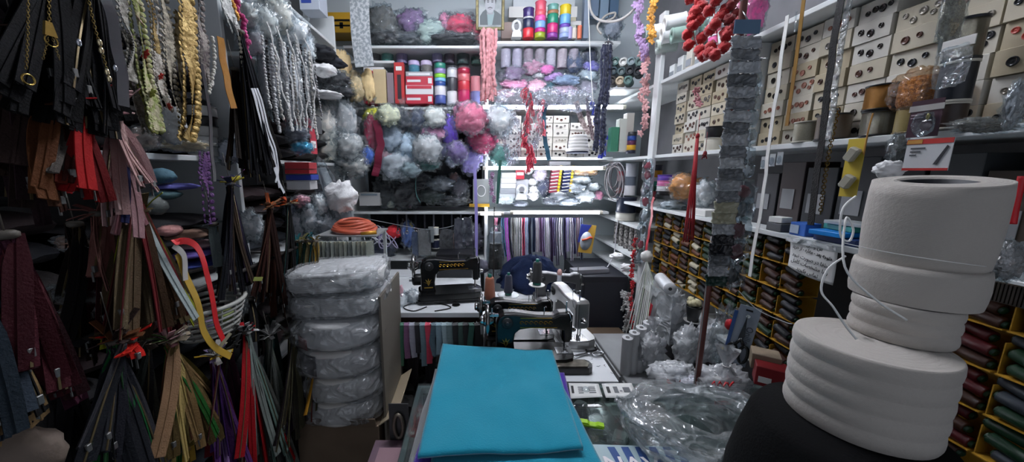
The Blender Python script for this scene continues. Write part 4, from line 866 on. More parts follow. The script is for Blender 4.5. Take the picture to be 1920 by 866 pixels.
pouch('white bag hanging behind the red ribbon under the pot shelf', 1262, 600, 60, 90, 'a9acb0', dict(y=1.62), seed=57, part='goods', pl=MILKY, ridge=.025, amp=.3, name='shop_bag')
t = pouch('white and red shop bag lying on its side at the counter end', 1262, 702, 84, 44, 'd2d0d0', dict(y=1.24), seed=52, part='goods', pl=MILKY, ridge=.025, amp=.3, name='shop_bag')
s_ = T(1262, 702, y=1.24); ob('red_print', B().at(-.005, -.055, .0).tube([(-.05, 0, .01), (-.02, -.004, -.015), (.0, -.004, .012), (.02, -.004, -.012), (.045, 0, .008)], .006, 6, flat=.3), RED, t)
t = pouch('clear bag of purple and white goods beside the red printed bag', 1290, 725, 50, 44, 'b8b0c4', dict(y=1.18), seed=53, part='goods', name='shop_bag', ridge=.03)
t = pouch('big white shop bag with red writing standing behind the black drum', 1356, 726, 92, 80, 'd8d6d2', dict(y=1.02), seed=54, part='goods', pl=MILKY, ridge=.025, amp=.3, neck=1, name='shop_bag')
q = W(1348, 716, t=1.06)-V(t.location)
ob('red_writing', B().tube([(q.x-.03+.006*k, q.y-.012, q.z+.010*sin(k*1.9)) for k in range(12)], .0028, 5), RED, t)
q = W(1350, 750, t=1.05)-V(t.location); ob('red_writing', B().box(q.x-.025, q.x+.025, q.y-.014, q.y-.012, q.z-.006, q.z+.006), RED, t)
# scissors pack
t = thing('scissors_pack', 'grey blue hang card with black tailor scissors mounted on it', 'scissors pack', W(1394, 630, t=1.13), rot=(0, .10, -.75))
ob('card', B().box(-.030, .026, 0, .0016, -.105, .105, c=.0005), pm('8a94a0', .45), t); ob('blue_edge', B().box(-.040, -.030, -.001, .001, -.10, .08), pm('2c5088', .4), t)
ob('hang_slot', B().box(-.012, .006, -.001, 0, .088, .094), BLACK, t)
ob('blade', B().prism([(-.004, .075), (-.012, -.01), (-.002, -.02), (.004, .0)], -.006, -.002), pm('3a3e42', .3, .7), t)
ob('rivet', B().at(-.004, -.006, -.01, rx=pi/2).cyl(.004, 0, .002, 12), CHROME, t); ob('rivet', B().at(-.002, -.002, .072, rx=pi/2).cyl(.006, 0, .003, 12), CHROME, t)
for s in (-1, 1): ob('handle', B().tube([(-.004+s*.016+.012*cos(a), -.006, -.062+.03*sin(a)) for a in [2*pi*i/18 for i in range(18)]], .0045, 8, closed=True).rod((-.004, -.006, -.01), (-.004+s*.012, -.006, -.036), .0045), BLACK, t)
me = text_mesh('Oniller', .026, .0002, bold=False); ob('lettering', me, pm('3e444c', .5), t, (.010, -.0012, .0), rot=(pi/2, -pi/2, 0)).rotation_euler = (MX.Rotation(pi/2, 4, 'Y') @ MX.Rotation(pi/2, 4, 'X')).to_euler()
gbox('stock_carton', 'brown carton beside the scissors card', W(1436, 660, t=1.06)-V((0, 0, .05)), (.07, .06, .05), pm('8a7a66', .7), rz=-.6)
gbox('stock_carton', 'red and white carton beside the scissors card', W(1446, 690, t=1.02)-V((0, 0, .05)), (.075, .06, .06), pm('8a1a20', .5), rz=-.6, prints=[(.1, .5, .2, .5, PAPER)])
pouch('clear bag with yellow star and red toys hanging on the pole', 1358, 628, 42, 110, None, dict(y=1.12), seed=55, d=.5)
t = thing('hair_clip', 'yellow star shaped clip hanging in the clear bag by the pole', 'hair clip', W(1362, 655, y=1.10))
ob('star', B().prism([(cos(pi/2+i*pi/5)*(.018 if i % 2 == 0 else .008), sin(pi/2+i*pi/5)*(.018 if i % 2 == 0 else .008)) for i in range(10)], -.003, .003), pm('d8c020', .4), t)
t = thing('toy_ball', 'small red ball in the clear bag above the yellow star', 'ball', W(1368, 608, y=1.10)); ob('ball', B().blob(.014, .014, .02, 14, 10, .05), RED, t)
cordp('elastic_thread', 'white elastic thread sagging across the thread rack', 'thread', [W(1385, 545, t=1.05), W(1420, 580, t=1.0), W(1470, 603, t=.95), W(1485, 607, t=.92)], .0012, WTH)
cordp('wire', 'bent steel wires tied at the shelf edge under the red pompoms', 'wire', [W(1340, 95, x=.98), W(1370, 90, x=.98), W(1400, 70, x=.98), W(1392, 98, x=.98), W(1440, 110, x=.98)], .0018, STEEL)
cordp('wire', 'loop of grey wire hanging off the shelf corner', 'wire', [W(1345, 85, x=.97), W(1375, 100, x=.97), W(1402, 60, x=.97), W(1380, 80, x=.97), W(1350, 100, x=.97)], .0018, STEEL)
# ================= back wall: top shelf, left half
bp = dict(y=BY+.10)
def pb_(label, px, py, w_, h_, c, seed, y=None, **k): return pouch(label, px, py, w_, h_, c, dict(y=y or BY+.12), seed=seed, **k)
pb_('big dark grey stuffed bag at the left end of the top back shelf', 718, 48, 58, 66, '4c4e4c', 101, ridge=.08)
pb_('shiny black bag lying under the dark grey one on the top back shelf', 722, 72, 70, 26, '1f2226', 102)
pb_('purple wool bag on the top back shelf beside the grey one', 772, 42, 56, 44, '6a5576', 103)
pb_('clear bag of pale green wool in the middle of the top back shelf', 805, 60, 60, 40, '8d9c96', 104)
pb_('flat black packet lying at the front of the top back shelf', 850, 75, 90, 18, '2c2e32', 105)
pb_('glossy crumpled dark bag below the purple wool', 765, 72, 56, 22, '3b4046', 106)
pb_('round crimson wool bag on the top back shelf', 862, 48, 58, 38, '9c3a50', 107)
pb_('small pink bag beside the round crimson one', 834, 44, 26, 34, 'b0718a', 108)
pb_('pinkish bag under the portrait on the top back shelf', 898, 62, 34, 34, 'a8505f', 109)
# ================= jars, boxes and ribbon on the second shelf, left half
def jar(label, px, pyb, w_, h_, c, lid=None, y=BY+.06, z=None, grp=None, deco=None):
    p = W(px, pyb, y=y); s = T(px, pyb, y=y); t = thing('sequin_jar', label, 'jar', (p.x, p.y, z if z else p.z), group=grp); r = w_*s/2; h = h_*s
    ob('contents', B().lathe([(r*.9, .002), (r*.96, .006), (r*.96, h*.8), (r*.9, h*.84)], 20), pm(c, .35, bump=.8, bs=250, var=.15, vs=80), t)
    ob('wrapper', B().lathe([(r*.8, 0), (r, .004), (r, h*.93), (r*.9, h), (r*.6, h*1.01)], 24), film('eef2f6', .08, .35, .1, 60), t)
    if lid: ob('lid', B().lathe([(r*1.02, h*.72), (r*1.04, h*.74), (r*1.02, h*1.02), (r*.8, h*1.04)], 20), pm(lid, .4), t)
    return t
J = [(703, 118, 22, 27, '4a4448', None, 'charcoal glitter'), (727, 118, 22, 27, '4fae9c', None, 'turquoise glitter'), (754, 120, 22, 26, '9a8cb8', None, 'lilac glitter'),
     (777, 144, 21, 26, '3fa0b8', 'c0b4d8', 'bright blue'), (800, 144, 21, 26, '8a8078', 'c4b8d4', 'grey patterned'), (820, 118, 21, 22, 'b0a4cc', None, 'pale violet'), (843, 120, 20, 22, '5c4a5e', 'cfc8d4', 'plum'),
     (868, 122, 24, 24, '1f4f4a', None, 'deep green'), (893, 122, 20, 16, '2a6a58', None, 'bottle green'), (848, 148, 20, 22, 'd8d8dc', None, 'snow white'), (870, 146, 23, 20, 'b04a58', None, 'raspberry')]
zz = 1.9555
for i, (px, pyb, w_, h_, c, lid, nm) in enumerate(J):
    base = W(px, pyb, y=BY+.14).z; jar(f'{nm} jar in the upper row of the second back shelf', px, pyb, w_, h_, c, lid, y=BY+.14)
# small upper ledge carrying the jars
t = shelf_unit('wall_shelving', 'thin grey ledge behind the red packs carrying the upper jars', [(FX+.02, W(738, 0, y=BY+.14).x, BY+.08, BY+.2, W(703, 118, y=BY+.14).z-.001)], [(FX+.005, FX+.02, BY+.08, BY+.2, 1.956, W(703, 118, y=BY+.14).z)])
stackpx(826, 195, 11, [('blue violet', '4a5a9a', 14), ('white', 'dadbe2', 16), ('navy', '2a4a8a', 8), ('sky blue', '7ab8e0', 6), ('lime', '8ad040', 7), ('lavender', '8a80b0', 9), ('dark green', '2a7a68', 9)], 'right of the red boxes', y=BY+.04)
stackpx(848, 196, 10, [('white', 'e0e0e4', 22), ('black patterned', '3c3e44', 24), ('frosted', 'c8ccd0', 14)], 'second pile from the red boxes', y=BY+.04)
stackpx(870, 196, 12, [('magenta', 'b02858', 24), ('red', 'b83440', 16), ('rose', 'c86a70', 12), ('crimson', 'a02440', 9)], 'third pile from the red boxes', y=BY+.04)
stackpx(892, 196, 10, [('slate blue', '7880b4', 22), ('pinkish', 'c8848c', 26)], 'just left of the pink yarn', y=BY+.04)
def bxpx(name, label, px0, px1, py0, py1, mat, y=BY+.02, d=.12, **k):
    a = W((px0+px1)/2, py1, y=y); s = T(px0, py1, y=y); return gbox(name, label, (a.x, y+d/2, a.z+.001), ((px1-px0)*s, d, (py1-py0)*s), mat, **k)
RB = pm('b4283c', .45); WB = pm('dcdcde', .5)
RP = [(.05, .55, .35, .62, WB), (.82, .96, .2, .8, WB)]
for i in range(3):
    bxpx('red_carton', f'red and white carton, {ORD[i+1]} from the shelf in the pile beside the ribbon reels', 761, 812, 195-17*(i+1), 195-17*i-.8, RB if i != 1 else WB, prints=RP if i != 1 else [(.05, .95, .62, .95, RB)], grp='red and white cartons')
bxpx('grey_carton', 'flat grey and white carton on top of the red pile', 761, 811, 135, 143.5, pm('9a9ca0', .5), prints=[(.1, .9, .2, .7, WB)])
for i in range(4):
    bxpx('red_carton', f'red carton, {ORD[i+1]} from the shelf in the pile near the lace panel', 682, 720, 195-17*(i+1), 195-17*i-.8, RB if i % 2 == 0 else WB, prints=[(.1, .5, .3, .6, WB if i % 2 == 0 else RB)], grp='red and white cartons near the lace panel', y=BY+.05)
bxpx('cream_packet', 'cream packet with white cord standing before the red cartons', 702, 725, 134, 194, pm('cbb890', .5, var=.1), y=BY+.008, d=.03)
bxpx('red_carton', 'tall red pack with a dark tool drawing on the second back shelf', 741, 759, 122, 194, pm('b03030', .4), y=BY+.01, d=.05, prints=[(.3, .7, .1, .7, pm('2c1c24', .5)), (.2, .8, .8, .9, PAPER)])
bxpx('grey_packet', 'thin grey pack between the cream packet and the tall red pack', 727, 739, 140, 194, pm('8a7c84', .4), y=BY+.01, d=.03)
# ================= portrait in its frame
t = thing('portrait_frame', 'framed grey portrait photograph of a man with a moustache in a dark jacket', 'picture', W(919, 12, y=BY+.02), rot=(.10, 0, 0))
s = T(919, 12, y=BY+.02); w_, h_ = 27*s, 40*s
FRM = pm('6a6244', .35, .6, bump=.8, bs=150, var=.3, vs=60)
for (a_, b_, c, d) in ((-w_, -w_+.02, -h_, h_), (w_-.02, w_, -h_, h_), (-w_+.02, w_-.02, -h_, -h_+.02), (-w_+.02, w_-.02, h_-.02, h_)): ob('frame_side', B().box(a_, b_, -.01, .008, c, d, c=.003), FRM, t)
ph = ob('photograph', B().box(-w_+.02, w_-.02, 0, .004, -h_+.02, h_-.02), pm('6d7678', .4, c2='8d9597', vs=9), t)
def flat(nm, poly, c, dy):
    if nm not in ('jacket', 'shirt'): poly = [(x, z-4.5) for x, z in poly]
    ob(nm, B().prism([(x*s, z*s) for x, z in poly], -.0006*dy, -.0006*dy+.0005), pm(c, .5), t)
oval = lambda cx, cz, rx, rz, n=20: [(cx+rx*cos(2*pi*i/n), cz+rz*sin(2*pi*i/n)) for i in range(n)]
flat('jacket', [(-19, -31), (21, -31), (21, -14), (12, -8), (4, -4), (-7, -4), (-14, -9), (-19, -16)], '3c484c', 1)
flat('shirt', [(-4, -31), (4, -31), (8, -12), (6, -5), (-6, -5), (-5, -18)], '7f9698', 2)
flat('neck', [(-6, -9), (6, -9), (6, 4), (-6, 4)], '8b9094', 3)
flat('hair', oval(0, 16, 12, 13), '3c3f42', 4); flat('face', oval(0, 8, 9.5, 15), '9c9fa5', 5)
for q in (-1, 1): flat('eye', oval(q*4, 11.5, 2.2, 1), '3b3e42', 6); flat('eyebrow', [(q*2, 13.5), (q*6.5, 13.5), (q*6, 15), (q*2, 14.8)], '2c2e30', 6)
flat('nose', [(-1.6, 4.5), (1.6, 4.5), (.8, 10), (-.8, 10)], '9fa3a9', 6); flat('moustache', [(-5, 1.6), (0, 3.6), (5, 1.6), (4, .8), (0, 2), (-4, .8)], '26282a', 7); flat('mouth', [(-2.5, -1), (2.5, -1), (2, 0), (-2, 0)], '84797e', 7)
# ================= top shelf right half: ribbon rolls
stackpx(990, 73, 10.5, [('red', 'd8303c', 16), ('dark blue', '202a4c', 16), ('white', 'dfe0e6', 3), ('indigo', '3c2c6a', 15)], 'beside the tape dispenser', y=BY+.05)
stackpx(1012, 73, 10.5, [('olive green', '9cae34', 9), ('magenta', 'c02c8c', 7), ('light blue', '84aee0', 12), ('hot pink', 'e85ca8', 9), ('coral pink', 'e0606c', 8), ('salmon pink', 'dc5a70', 16)], 'second pile from the tape dispenser', y=BY+.05)
stackpx(1035, 73, 10.5, [('purple', '8a3c98', 8), ('cerise', 'c82c74', 16), ('emerald', '1c8a6c', 16), ('copper', 'a87858', 6), ('sage', '6ca49c', 10)], 'third pile from the tape dispenser', y=BY+.05)
stackpx(1058, 73, 10.5, [('pale blue', 'a0b4e0', 8), ('silver blue', 'b4c4dc', 9), ('violet', '6c4cb0', 6), ('bright blue', '70b0e0', 16), ('yellow', 'e8cc30', 16)], 'fourth pile from the tape dispenser', y=BY+.05)
t = thing('tape_dispenser', 'white adhesive tape dispenser on the top back shelf', 'tape dispenser', W(968, 72, y=BY+.05)); s = T(968, 72, y=BY+.05)
ob('stand', B().prism([(-9*s, 0), (9*s, 0), (8*s, 8*s), (5*s, 12*s), (-5*s, 12*s), (-8*s, 8*s)], -.03, .03), WHITE, t)
ob('wheel_cover', B().tube([(7*s*cos(a), -.005, 20*s+9*s*sin(a)) for a in [2*pi*i/20 for i in range(20)]], 3*s, 8, closed=True), WHITE, t); ob('tape_roll', B().at(0, .012, 20*s, rx=pi/2).cyl(5*s, 0, .02, 18), pm('4a4c52', .4), t)
bxpx('long_carton', 'long white carton standing behind the ribbon piles on the top shelf', 954, 1082, 14, 33, PAPER, y=BY+.20, d=.08)
bxpx('wide_carton', 'big white cartons pair lying beneath the ceiling above the ribbon piles', 962, 1078, -12, 13, pm('cfd6da', .5), y=BY+.20, d=.08)
bxpx('brown_carton', 'brown cartons behind the tape dispenser', 940, 962, 44, 72, pm('a8948c', .6), y=BY+.16, d=.06)
bxpx('support_carton', 'grey cartons under the long white one behind the ribbons', 968, 1080, 33.5, 72.5, pm('8e9296', .6), y=BY+.21, d=.08)
for i, (px, c, h_) in enumerate([(1068, 'a8a0d0', 20), (1076, 'd8cfc0', 18), (1086, 'e07858', 22)]):
    p = W(px, 73, y=BY+.03); s = T(px, 73, y=BY+.03); t = thing('small_roll', f'{["lilac","cream","orange"][i]} slim roll leaning right of the yellow ribbon pile', 'ribbon roll', (p.x, p.y, p.z+.001)); ob('ribbon', B().cyl(4.2*s, 0, h_*s, 16), pm(c, .5), t); ob('core', B().cyl(1.5*s, .001, h_*s+.002, 10), CREAM, t)
for i, (px, py, c) in enumerate([(1070, 33, 'c9c4a8'), (1080, 40, 'd8d8d4'), (1070, 48, 'bcc4b4')]): bxpx('flat_packet', f'{["straw","white","pale green"][i]} flat packet stacked over the slim rolls', px-10, px+10, py, py+7.5, pm(c, .5), y=BY+.10, d=.06)
for i in range(7):
    p = W(948+i*21, 128, y=BY+.08); s = T(948, 128, y=BY+.08); cc = ['c8c4d4', 'bdb8cc', '9a8494', 'a89aa4', 'cfcbd8', 'c8b8bc', 'b4a8b4'][i]
    t = thing('wrapped_roll', f'{["pale lilac","lilac grey","mauve","dusty pink","silver white","pinkish white","grey pink"][i]} wrapped roll, {ORD[i+1]} from the left under the ribbon shelf', 'wrapped roll', (p.x, p.y, p.z))
    ob('thread', B().cyl(9*s, 0, 32*s, 20), pm(cc, .6), t); ob('wrapper', B().lathe([(9.3*s, 0), (9.8*s, 8*s), (9.6*s, 30*s), (5*s, 34*s)], 22, wob=.06), film('f0f2f6', .15, .4, .12, 50), t)
SB = [('dark purple shiny bag', 962, 138, 40, 24, '5c4a64'), ('mauve shiny bag', 1000, 126, 44, 26, '8c6478'), ('pink wool ball bag', 992, 134, 18, 14, 'd85a88'), ('hot pink twisted bag', 1025, 130, 28, 18, 'd85890'), ('cream wool bag', 1010, 142, 24, 12, 'd8d0c0'),
      ('lilac shimmering bag', 1038, 146, 42, 18, 'a884c8'), ('blue grey bag', 1062, 152, 50, 20, '6a7c94'), ('black and white dotted bag', 1078, 118, 34, 36, '34405a'), ('dark navy wool bag', 1105, 112, 30, 40, '1c2438'), ('violet patterned bag', 1108, 125, 34, 18, '54508c'),
      ('clear grey plastic bag', 1103, 140, 36, 22, '8a949a'), ('pink long wool bag', 965, 158, 56, 16, 'c87090'), ('rosy clear bag', 1005, 160, 36, 20, 'b08090'), ('dark teal packet', 1030, 165, 26, 22, '1c4450'), ('silver and black sequin bag', 1098, 162, 44, 24, '6a6470'), ('dull purple bag', 1060, 170, 52, 16, '8c7484'), ('dark crumpled bag', 945, 142, 30, 22, '343440'), ('faded pink wool bag', 948, 175, 38, 14, 'a88088')]
for i, (nm, px, py, w_, h_, c) in enumerate(SB): pb_(f'{nm} in the pile under the ribbon roll shelf', px, py, w_, h_, c, 120+i, y=BY+.06+.02*(i % 3), ridge=.07)
# clear bags drooping in front of the tube
for i, (px, py, w_, h_) in enumerate([(965, 185, 60, 34), (1030, 182, 50, 30), (1080, 190, 60, 34), (1000, 230, 30, 90), (960, 260, 30, 80)]):
    pouch(f'{["wide","middle","crumpled","long","narrow"][i]} empty looking clear bag drooping before the tube lamp', px, py, w_, h_, None, dict(y=BY-.12), seed=150+i, d=.25, ridge=.1, pl=film('f4f6fa', .10, .5, .08, 40))
# ================= bags of wool hanging below the second shelf, left half
HB = [('yellow wool ball in a clear bag', 700, 218, 34, 30, 'e0b020'), ('cream wool in a clear bag', 728, 216, 40, 34, 'cfc49a'), ('dark red folded fabric bag', 696, 252, 26, 60, '7c1c38'), ('black wool bag with a shiny wrapper', 755, 225, 30, 36, '272c34'), ('big navy wool bag', 785, 232, 44, 44, '2a3244'),
      ('off-white wool ball bag', 816, 220, 40, 34, 'c4beb0'), ('pink wool ball bag', 812, 250, 40, 34, 'e07a98'), ('grey blue wool bag', 733, 258, 40, 50, '8a94a0'), ('pale blue grey bag', 762, 275, 48, 54, '9aa8b4'), ('clear bag with a dark lump', 800, 280, 50, 50, 'a0a0a0'),
      ('dark green wool bag', 800, 305, 44, 26, '24504c'), ('dark blue velvety bag', 824, 283, 30, 26, '3a3a56'), ('violet folded cloth bag', 844, 255, 26, 70, '6a48c0'), ('rose red puffy bag', 884, 222, 56, 50, 'cf5a74'), ('coral pink puffy bag', 868, 210, 34, 34, 'd8708c'),
      ('crimson wool in a creased clear bag', 905, 262, 50, 44, 'c03c64'), ('lavender wool ball bag', 882, 296, 44, 44, '8a7cc0'), ('purple dark wool bag', 858, 285, 34, 34, '5c4a78'), ('snow white wool bag', 935, 225, 46, 50, 'd8dade'), ('sea green wool bag', 938, 292, 34, 34, '4c7c74'),
      ('greyish clear bag of wool', 745, 305, 60, 56, 'a8acb0'), ('royal blue bag', 688, 292, 24, 30, '2a5098'), ('magenta ribbon bow bag', 916, 236, 18, 22, 'd02860'), ('dull pink bag', 722, 290, 22, 24, 'c48a90'), ('silver crumpled bag', 850, 300, 26, 22, 'a8a8b8'), ('teal grey bag', 770, 318, 34, 24, '6c7c80')]
for i, (nm, px, py, w_, h_, c) in enumerate(HB):
    pouch(f'{nm} hanging in the cluster under the second back shelf', px, py, w_*1.12, h_*1.12, c, dict(y=BY-.02-.045*((i*7) % 4)), seed=200+i, neck=(1 if i % 3 == 0 else 0), ridge=.06, name='wool_bag', inner=.92)
hung('burgundy_ribbon', 'burgundy ribbon hanging at the left of the wool bags', [(706, 225), (712, 270), (704, 330)], .05, pm('6c1430', .5), 'ribbon', dict(y=BY-.17), side=(1, 0, 0), wavy=.02)
hung('lavender_ribbon', 'long lavender ribbon hanging from the lavender wool bag', [(890, 310), (893, 400), (893, 495)], .022, pm('9a90d0', .5), 'ribbon', dict(y=BY-.16), side=(1, 0, 0))
hung('green_ribbon', 'dark green ribbon hanging from the sea green wool bag', [(938, 300), (935, 340), (932, 382)], .022, pm('2a5a50', .5), 'ribbon', dict(y=BY-.16), side=(1, 0, 0))
cordp('teal_string', 'thin teal cord curling down below the dark green wool bag', 'cord', [W(800, 312, y=BY-.1), W(782, 325, y=BY-.1), W(780, 360, y=BY-.1), W(788, 380, y=BY-.1)], .003, pm('3c6a68', .6))
# yarn garlands
gp = dict(y=BY-.14)
def hank(name, label, px, py0, py1, wpx, n, color, r=.008, plane=gp, cat='yarn hank', sd=0):
    a, b_ = W(px, py0, **plane), W(px, py1, **plane); s = T(px, py0, **plane); t = thing(name, label, cat, a); m = pm(color, .85, bump=.8, bs=180, sheen=.4, var=.15, vs=30); L = a.z-b_.z
    for k in range(n):
        x0 = (k/(n-1)-.5)*wpx*s; rr = random.Random(sd*99+k); y0 = rr.uniform(-.02, .02); e = rr.uniform(.9, 1); P = []
        for j in range(60): z = -L*e*j/59; P.append((x0*(.8+.35*sin(j*.12+k)*.4)+.008*NZ.noise(V((j*.3, k, sd))), y0+.01*NZ.noise(V((j*.3, k+9, sd))), z))
        ob('yarn_strand', B().tube(P, lambda q, k=k: r*(.75+.55*abs(NZ.noise(V((q*55, k*3, sd))))*2), 7), m, t)
    return t
hank('pink_yarn_hank', 'thick dusty pink chenille yarn hank hanging below the portrait', 916, 54, 192, 30, 8, 'c98a8e', .012)
hank('navy_yarn_hank', 'navy blue fluffy yarn hank hanging at the back corner', 1140, 84, 200, 22, 6, '141c38', .012, sd=3)
hank('navy_yarn_hank', 'short navy yarn hank hanging lower beside the blue garland', 1128, 195, 290, 20, 4, '18203c', .012, sd=5)
t = thing('steel_hook', 'steel hook holding the navy yarn hank', 'hook', W(1140, 84, y=BY-.14)); ob('bar', B().rod((0, 0, .0), (0, .0, .06), .005), STEEL, t); ob('curve', B().tube([(.03*cos(a), 0, .02*sin(a)) for a in [pi*i/10 for i in range(11)]], .006, 6), STEEL, t)
garland('feather_garland', 'crimson feather garland hanging before the button boxes', [(986, 165), (994, 200), (984, 250), (996, 290), (990, 312)], dict(y=BY-.12), 90, .030, 'c02040', 'loop', jit=.020)
garland('feather_garland', 'coral red fluffy garland next to the crimson one', [(1018, 185), (1012, 210), (1020, 245), (1008, 230)], dict(y=BY-.1), 30, .024, 'd8586c', 'loop', jit=.012)
garland('feather_garland', 'royal blue garland hanging next to the navy yarn', [(1112, 190), (1120, 220), (1130, 250), (1128, 290)], dict(y=BY-.1), 60, .024, '2238b0', 'loop', jit=.014)
hung('teal_ribbon', 'thin teal ribbon hanging between the garlands', [(1024, 190), (1020, 240), (1030, 300)], .03, pm('2c5a70', .5), 'ribbon', dict(y=BY-.08), side=(1, 0, 0), wavy=.01)
hung('lace_edging', 'brownish lace edging hanging right of the button boxes', [(1080, 190), (1092, 230), (1105, 250)], .035, pm('7a6a68', .6, c2='b8a8a4', vs=60), 'lace', dict(y=BY-.09), side=(1, 0, 0), wavy=.01)
hung('lace_edging', 'dark lace edging crossing the tube lamp', [(1102, 180), (1104, 220), (1112, 262)], .025, pm('54464a', .6, c2='8a7a7c', vs=60), 'lace', dict(y=BY-.1), side=(1, 0, 0), wavy=.01)
p = W(1082, 284, y=BY-.06); s = T(1082, 284, y=BY-.06)
t = thing('elastic_cone', 'white tapering elastic reel hanging on a cord before the button boxes', 'elastic roll', p); pr = []
for k in range(5): r0_, r1_ = (21-k*1.1)*s, (20.6-k*1.1)*s; pr += [(r0_-.004, k*6*s), (r0_, k*6*s+.004), (r1_, (k+1)*6*s-.004), (r1_-.004, (k+1)*6*s)]
ob('wound_elastic', B().lathe(pr, 28), pm('d4d4d2', .6), t); ob('base_disc', B().cyl(20*s, -.012, 0, 28), pm('2c3040', .5), t)
cordp('cord_loop', 'black cord holding the white elastic reel', 'cord', [W(1070, 206, y=BY-.08), W(1069, 240, y=BY-.08), W(1064, 275, y=BY-.08), W(1070, 282, y=BY-.08)], .003, BLACK)
# ================= goods between the two tubes, right half (shelf at 1.19)
def shelf_items():
    Lf = [('small_carton', f'white flat carton, NN in the white pile behind the green ribbon', 936, 966, None, None)]
    for i in range(5): bxpx('white_carton', f'white flat carton, {ORD[i+1]} from the bottom of the pile behind the green ribbon', 937+i, 966+i*.5, 374-10*(i+1), 374-10*i-.6, pm(['c9ccd0', 'a8acb2', 'd8dade', 'e0e2e4', 'd4d8dc'][i], .5), y=BY+.06, grp='white flat cartons')
    bxpx('red_packet', 'red and blue printed packet leaning by the white pile', 967, 983, 318, 336, pm('c03848', .4), y=BY+.06, d=.03, prints=[(.1, .9, .4, .7, pm('e4e4ea', .5))])
    bxpx('grey_carton', 'pale carton under the red and blue packet', 967, 990, 337, 372, pm('b8bac0', .5), y=BY+.08, d=.05)
    t = thing('tape_dispenser', 'white and grey dispenser figure standing at the shelf edge', 'dispenser', W(977, 374, y=BY+.02)); s = T(977, 374, y=BY+.02)
    ob('stand', B().prism([(-11*s, 0), (11*s, 0), (7*s, 14*s), (-7*s, 14*s)], -.02, .02), WHITE, t); ob('head', B().at(0, 0, 19*s, rx=pi/2).lathe([(7*s, -.02), (9*s, -.016), (9*s, .016), (7*s, .02)], 22), WHITE, t); ob('dial', B().at(0, -.022, 19*s, rx=pi/2).cyl(5*s, -.002, .002, 18), pm('8a8c92', .4), t)
    for i, (px, py, r_) in enumerate([(1000, 370, 11), (1000, 358, 9), (999, 344, 9), (990, 322, 9)]):
        pouch(f'{["lowest","second lowest","third","topmost"][i]} white wool ball in the pile behind the dispenser', px, py-r_*.3, r_*2.1, r_*1.6, 'dcdce0', dict(y=BY+.09), seed=250+i, clear=False, name='wool_ball', cat='wool ball', d=1)
    pouch('bag of pink and white beads between the tubes', 1012, 328, 26, 26, 'c8a8c0', dict(y=BY+.08), seed=260)
    pouch('dark navy bag of sequins below the pink beads', 1020, 352, 26, 34, '262c44', dict(y=BY+.08), seed=261)
    for c, (px, nm) in enumerate([(1038, 'left'), (1060, 'second')]):
        for r_ in range(8):
            a_ = W(px+(r_*.8), 360-6.2*r_, y=BY+.05); s = T(px, 350, y=BY+.05); k = (r_+c) % 2
            t = thing('pin_box', f'{"navy" if c else "dusky red"} box with yellow ends, {ORD[r_+1]} from the bottom of the {"right" if c else "left"} slanting pile', 'pin box', a_, rot=(0, -.12, 0), group='flat boxes with yellow ends')
            ob('tray', B().box(-9*s, 9*s, -.03, .03, 0, 5*s, c=.001), pm('283058' if c else '8a3848', .4), t); ob('end_label', B().box(5*s, 9.4*s, -.032, -.0305, .0, 5*s), pm('d8b828', .4), t); ob('white_edge', B().box(-9*s, 4*s, -.032, -.0305, 3.6*s, 5*s), WB, t)
    for i, (nm, px, py, w_, h_, c) in enumerate([('orange and white packet bag', 1095, 322, 50, 16, 'e08860'), ('white crumpled bag', 1088, 338, 44, 16, 'dcdcdc'), ('grey shiny bag', 1080, 352, 40, 20, '9a9ca0'), ('big white knotted bag', 1096, 366, 38, 24, 'd4d4d8'), ('small white bag of cords', 1110, 350, 30, 16, 'c8c8cc'), ('silver crinkled bag', 1048, 368, 34, 22, '8c8c90'), ('dark shiny bag', 1035, 376, 36, 14, '3a3c44'), ('pink striped bag', 1122, 366, 20, 16, 'd07088'), ('clear pouch of rings', 1065, 378, 40, 14, 'a0a2aa'), ('pale blue packet bag', 948, 376, 36, 12, 'b0c4dc'), ('grey oval pouch', 975, 382, 28, 10, '6c6e78')]):
        pouch(f'{nm} on the shelf between the two tube lamps', px, py, w_, h_, c, dict(y=BY+.05), seed=270+i, ridge=.08)
shelf_items()
bxpx('stock_carton', 'white cartons in a tight row just under the middle shelf', 1030, 1070, 303, 311, pm('c4c6ca', .5), y=BY+.1, d=.05)
# clear plastic pack on the left of the tubes with yellow base
t = thing('accessory_card', 'grey hang pack with a bracelet over a yellow base left of the tubes', 'pack', W(902, 360, y=BY-.02)); s = T(902, 360, y=BY-.02)
ob('card', B().box(-15*s, 15*s, 0, .002, -22*s, 24*s, c=.0005), pm('aab0ac', .4), t); ob('bracelet', B().tube([(8*s*cos(a), -.004, 2*s+10*s*sin(a)) for a in [2*pi*i/20 for i in range(20)]], .003, 6, closed=True), pm('d8dad8', .3), t); ob('yellow_base', B().box(-22*s, 16*s, -.004, .006, -28*s, -22*s), pm('c49a30', .5), t)
garland('flower_garland', 'mauve flower garland hanging beside the green ribbon', [(925, 325), (922, 350), (926, 380)], dict(y=BY-.1), 10, .018, 'a07c9c')
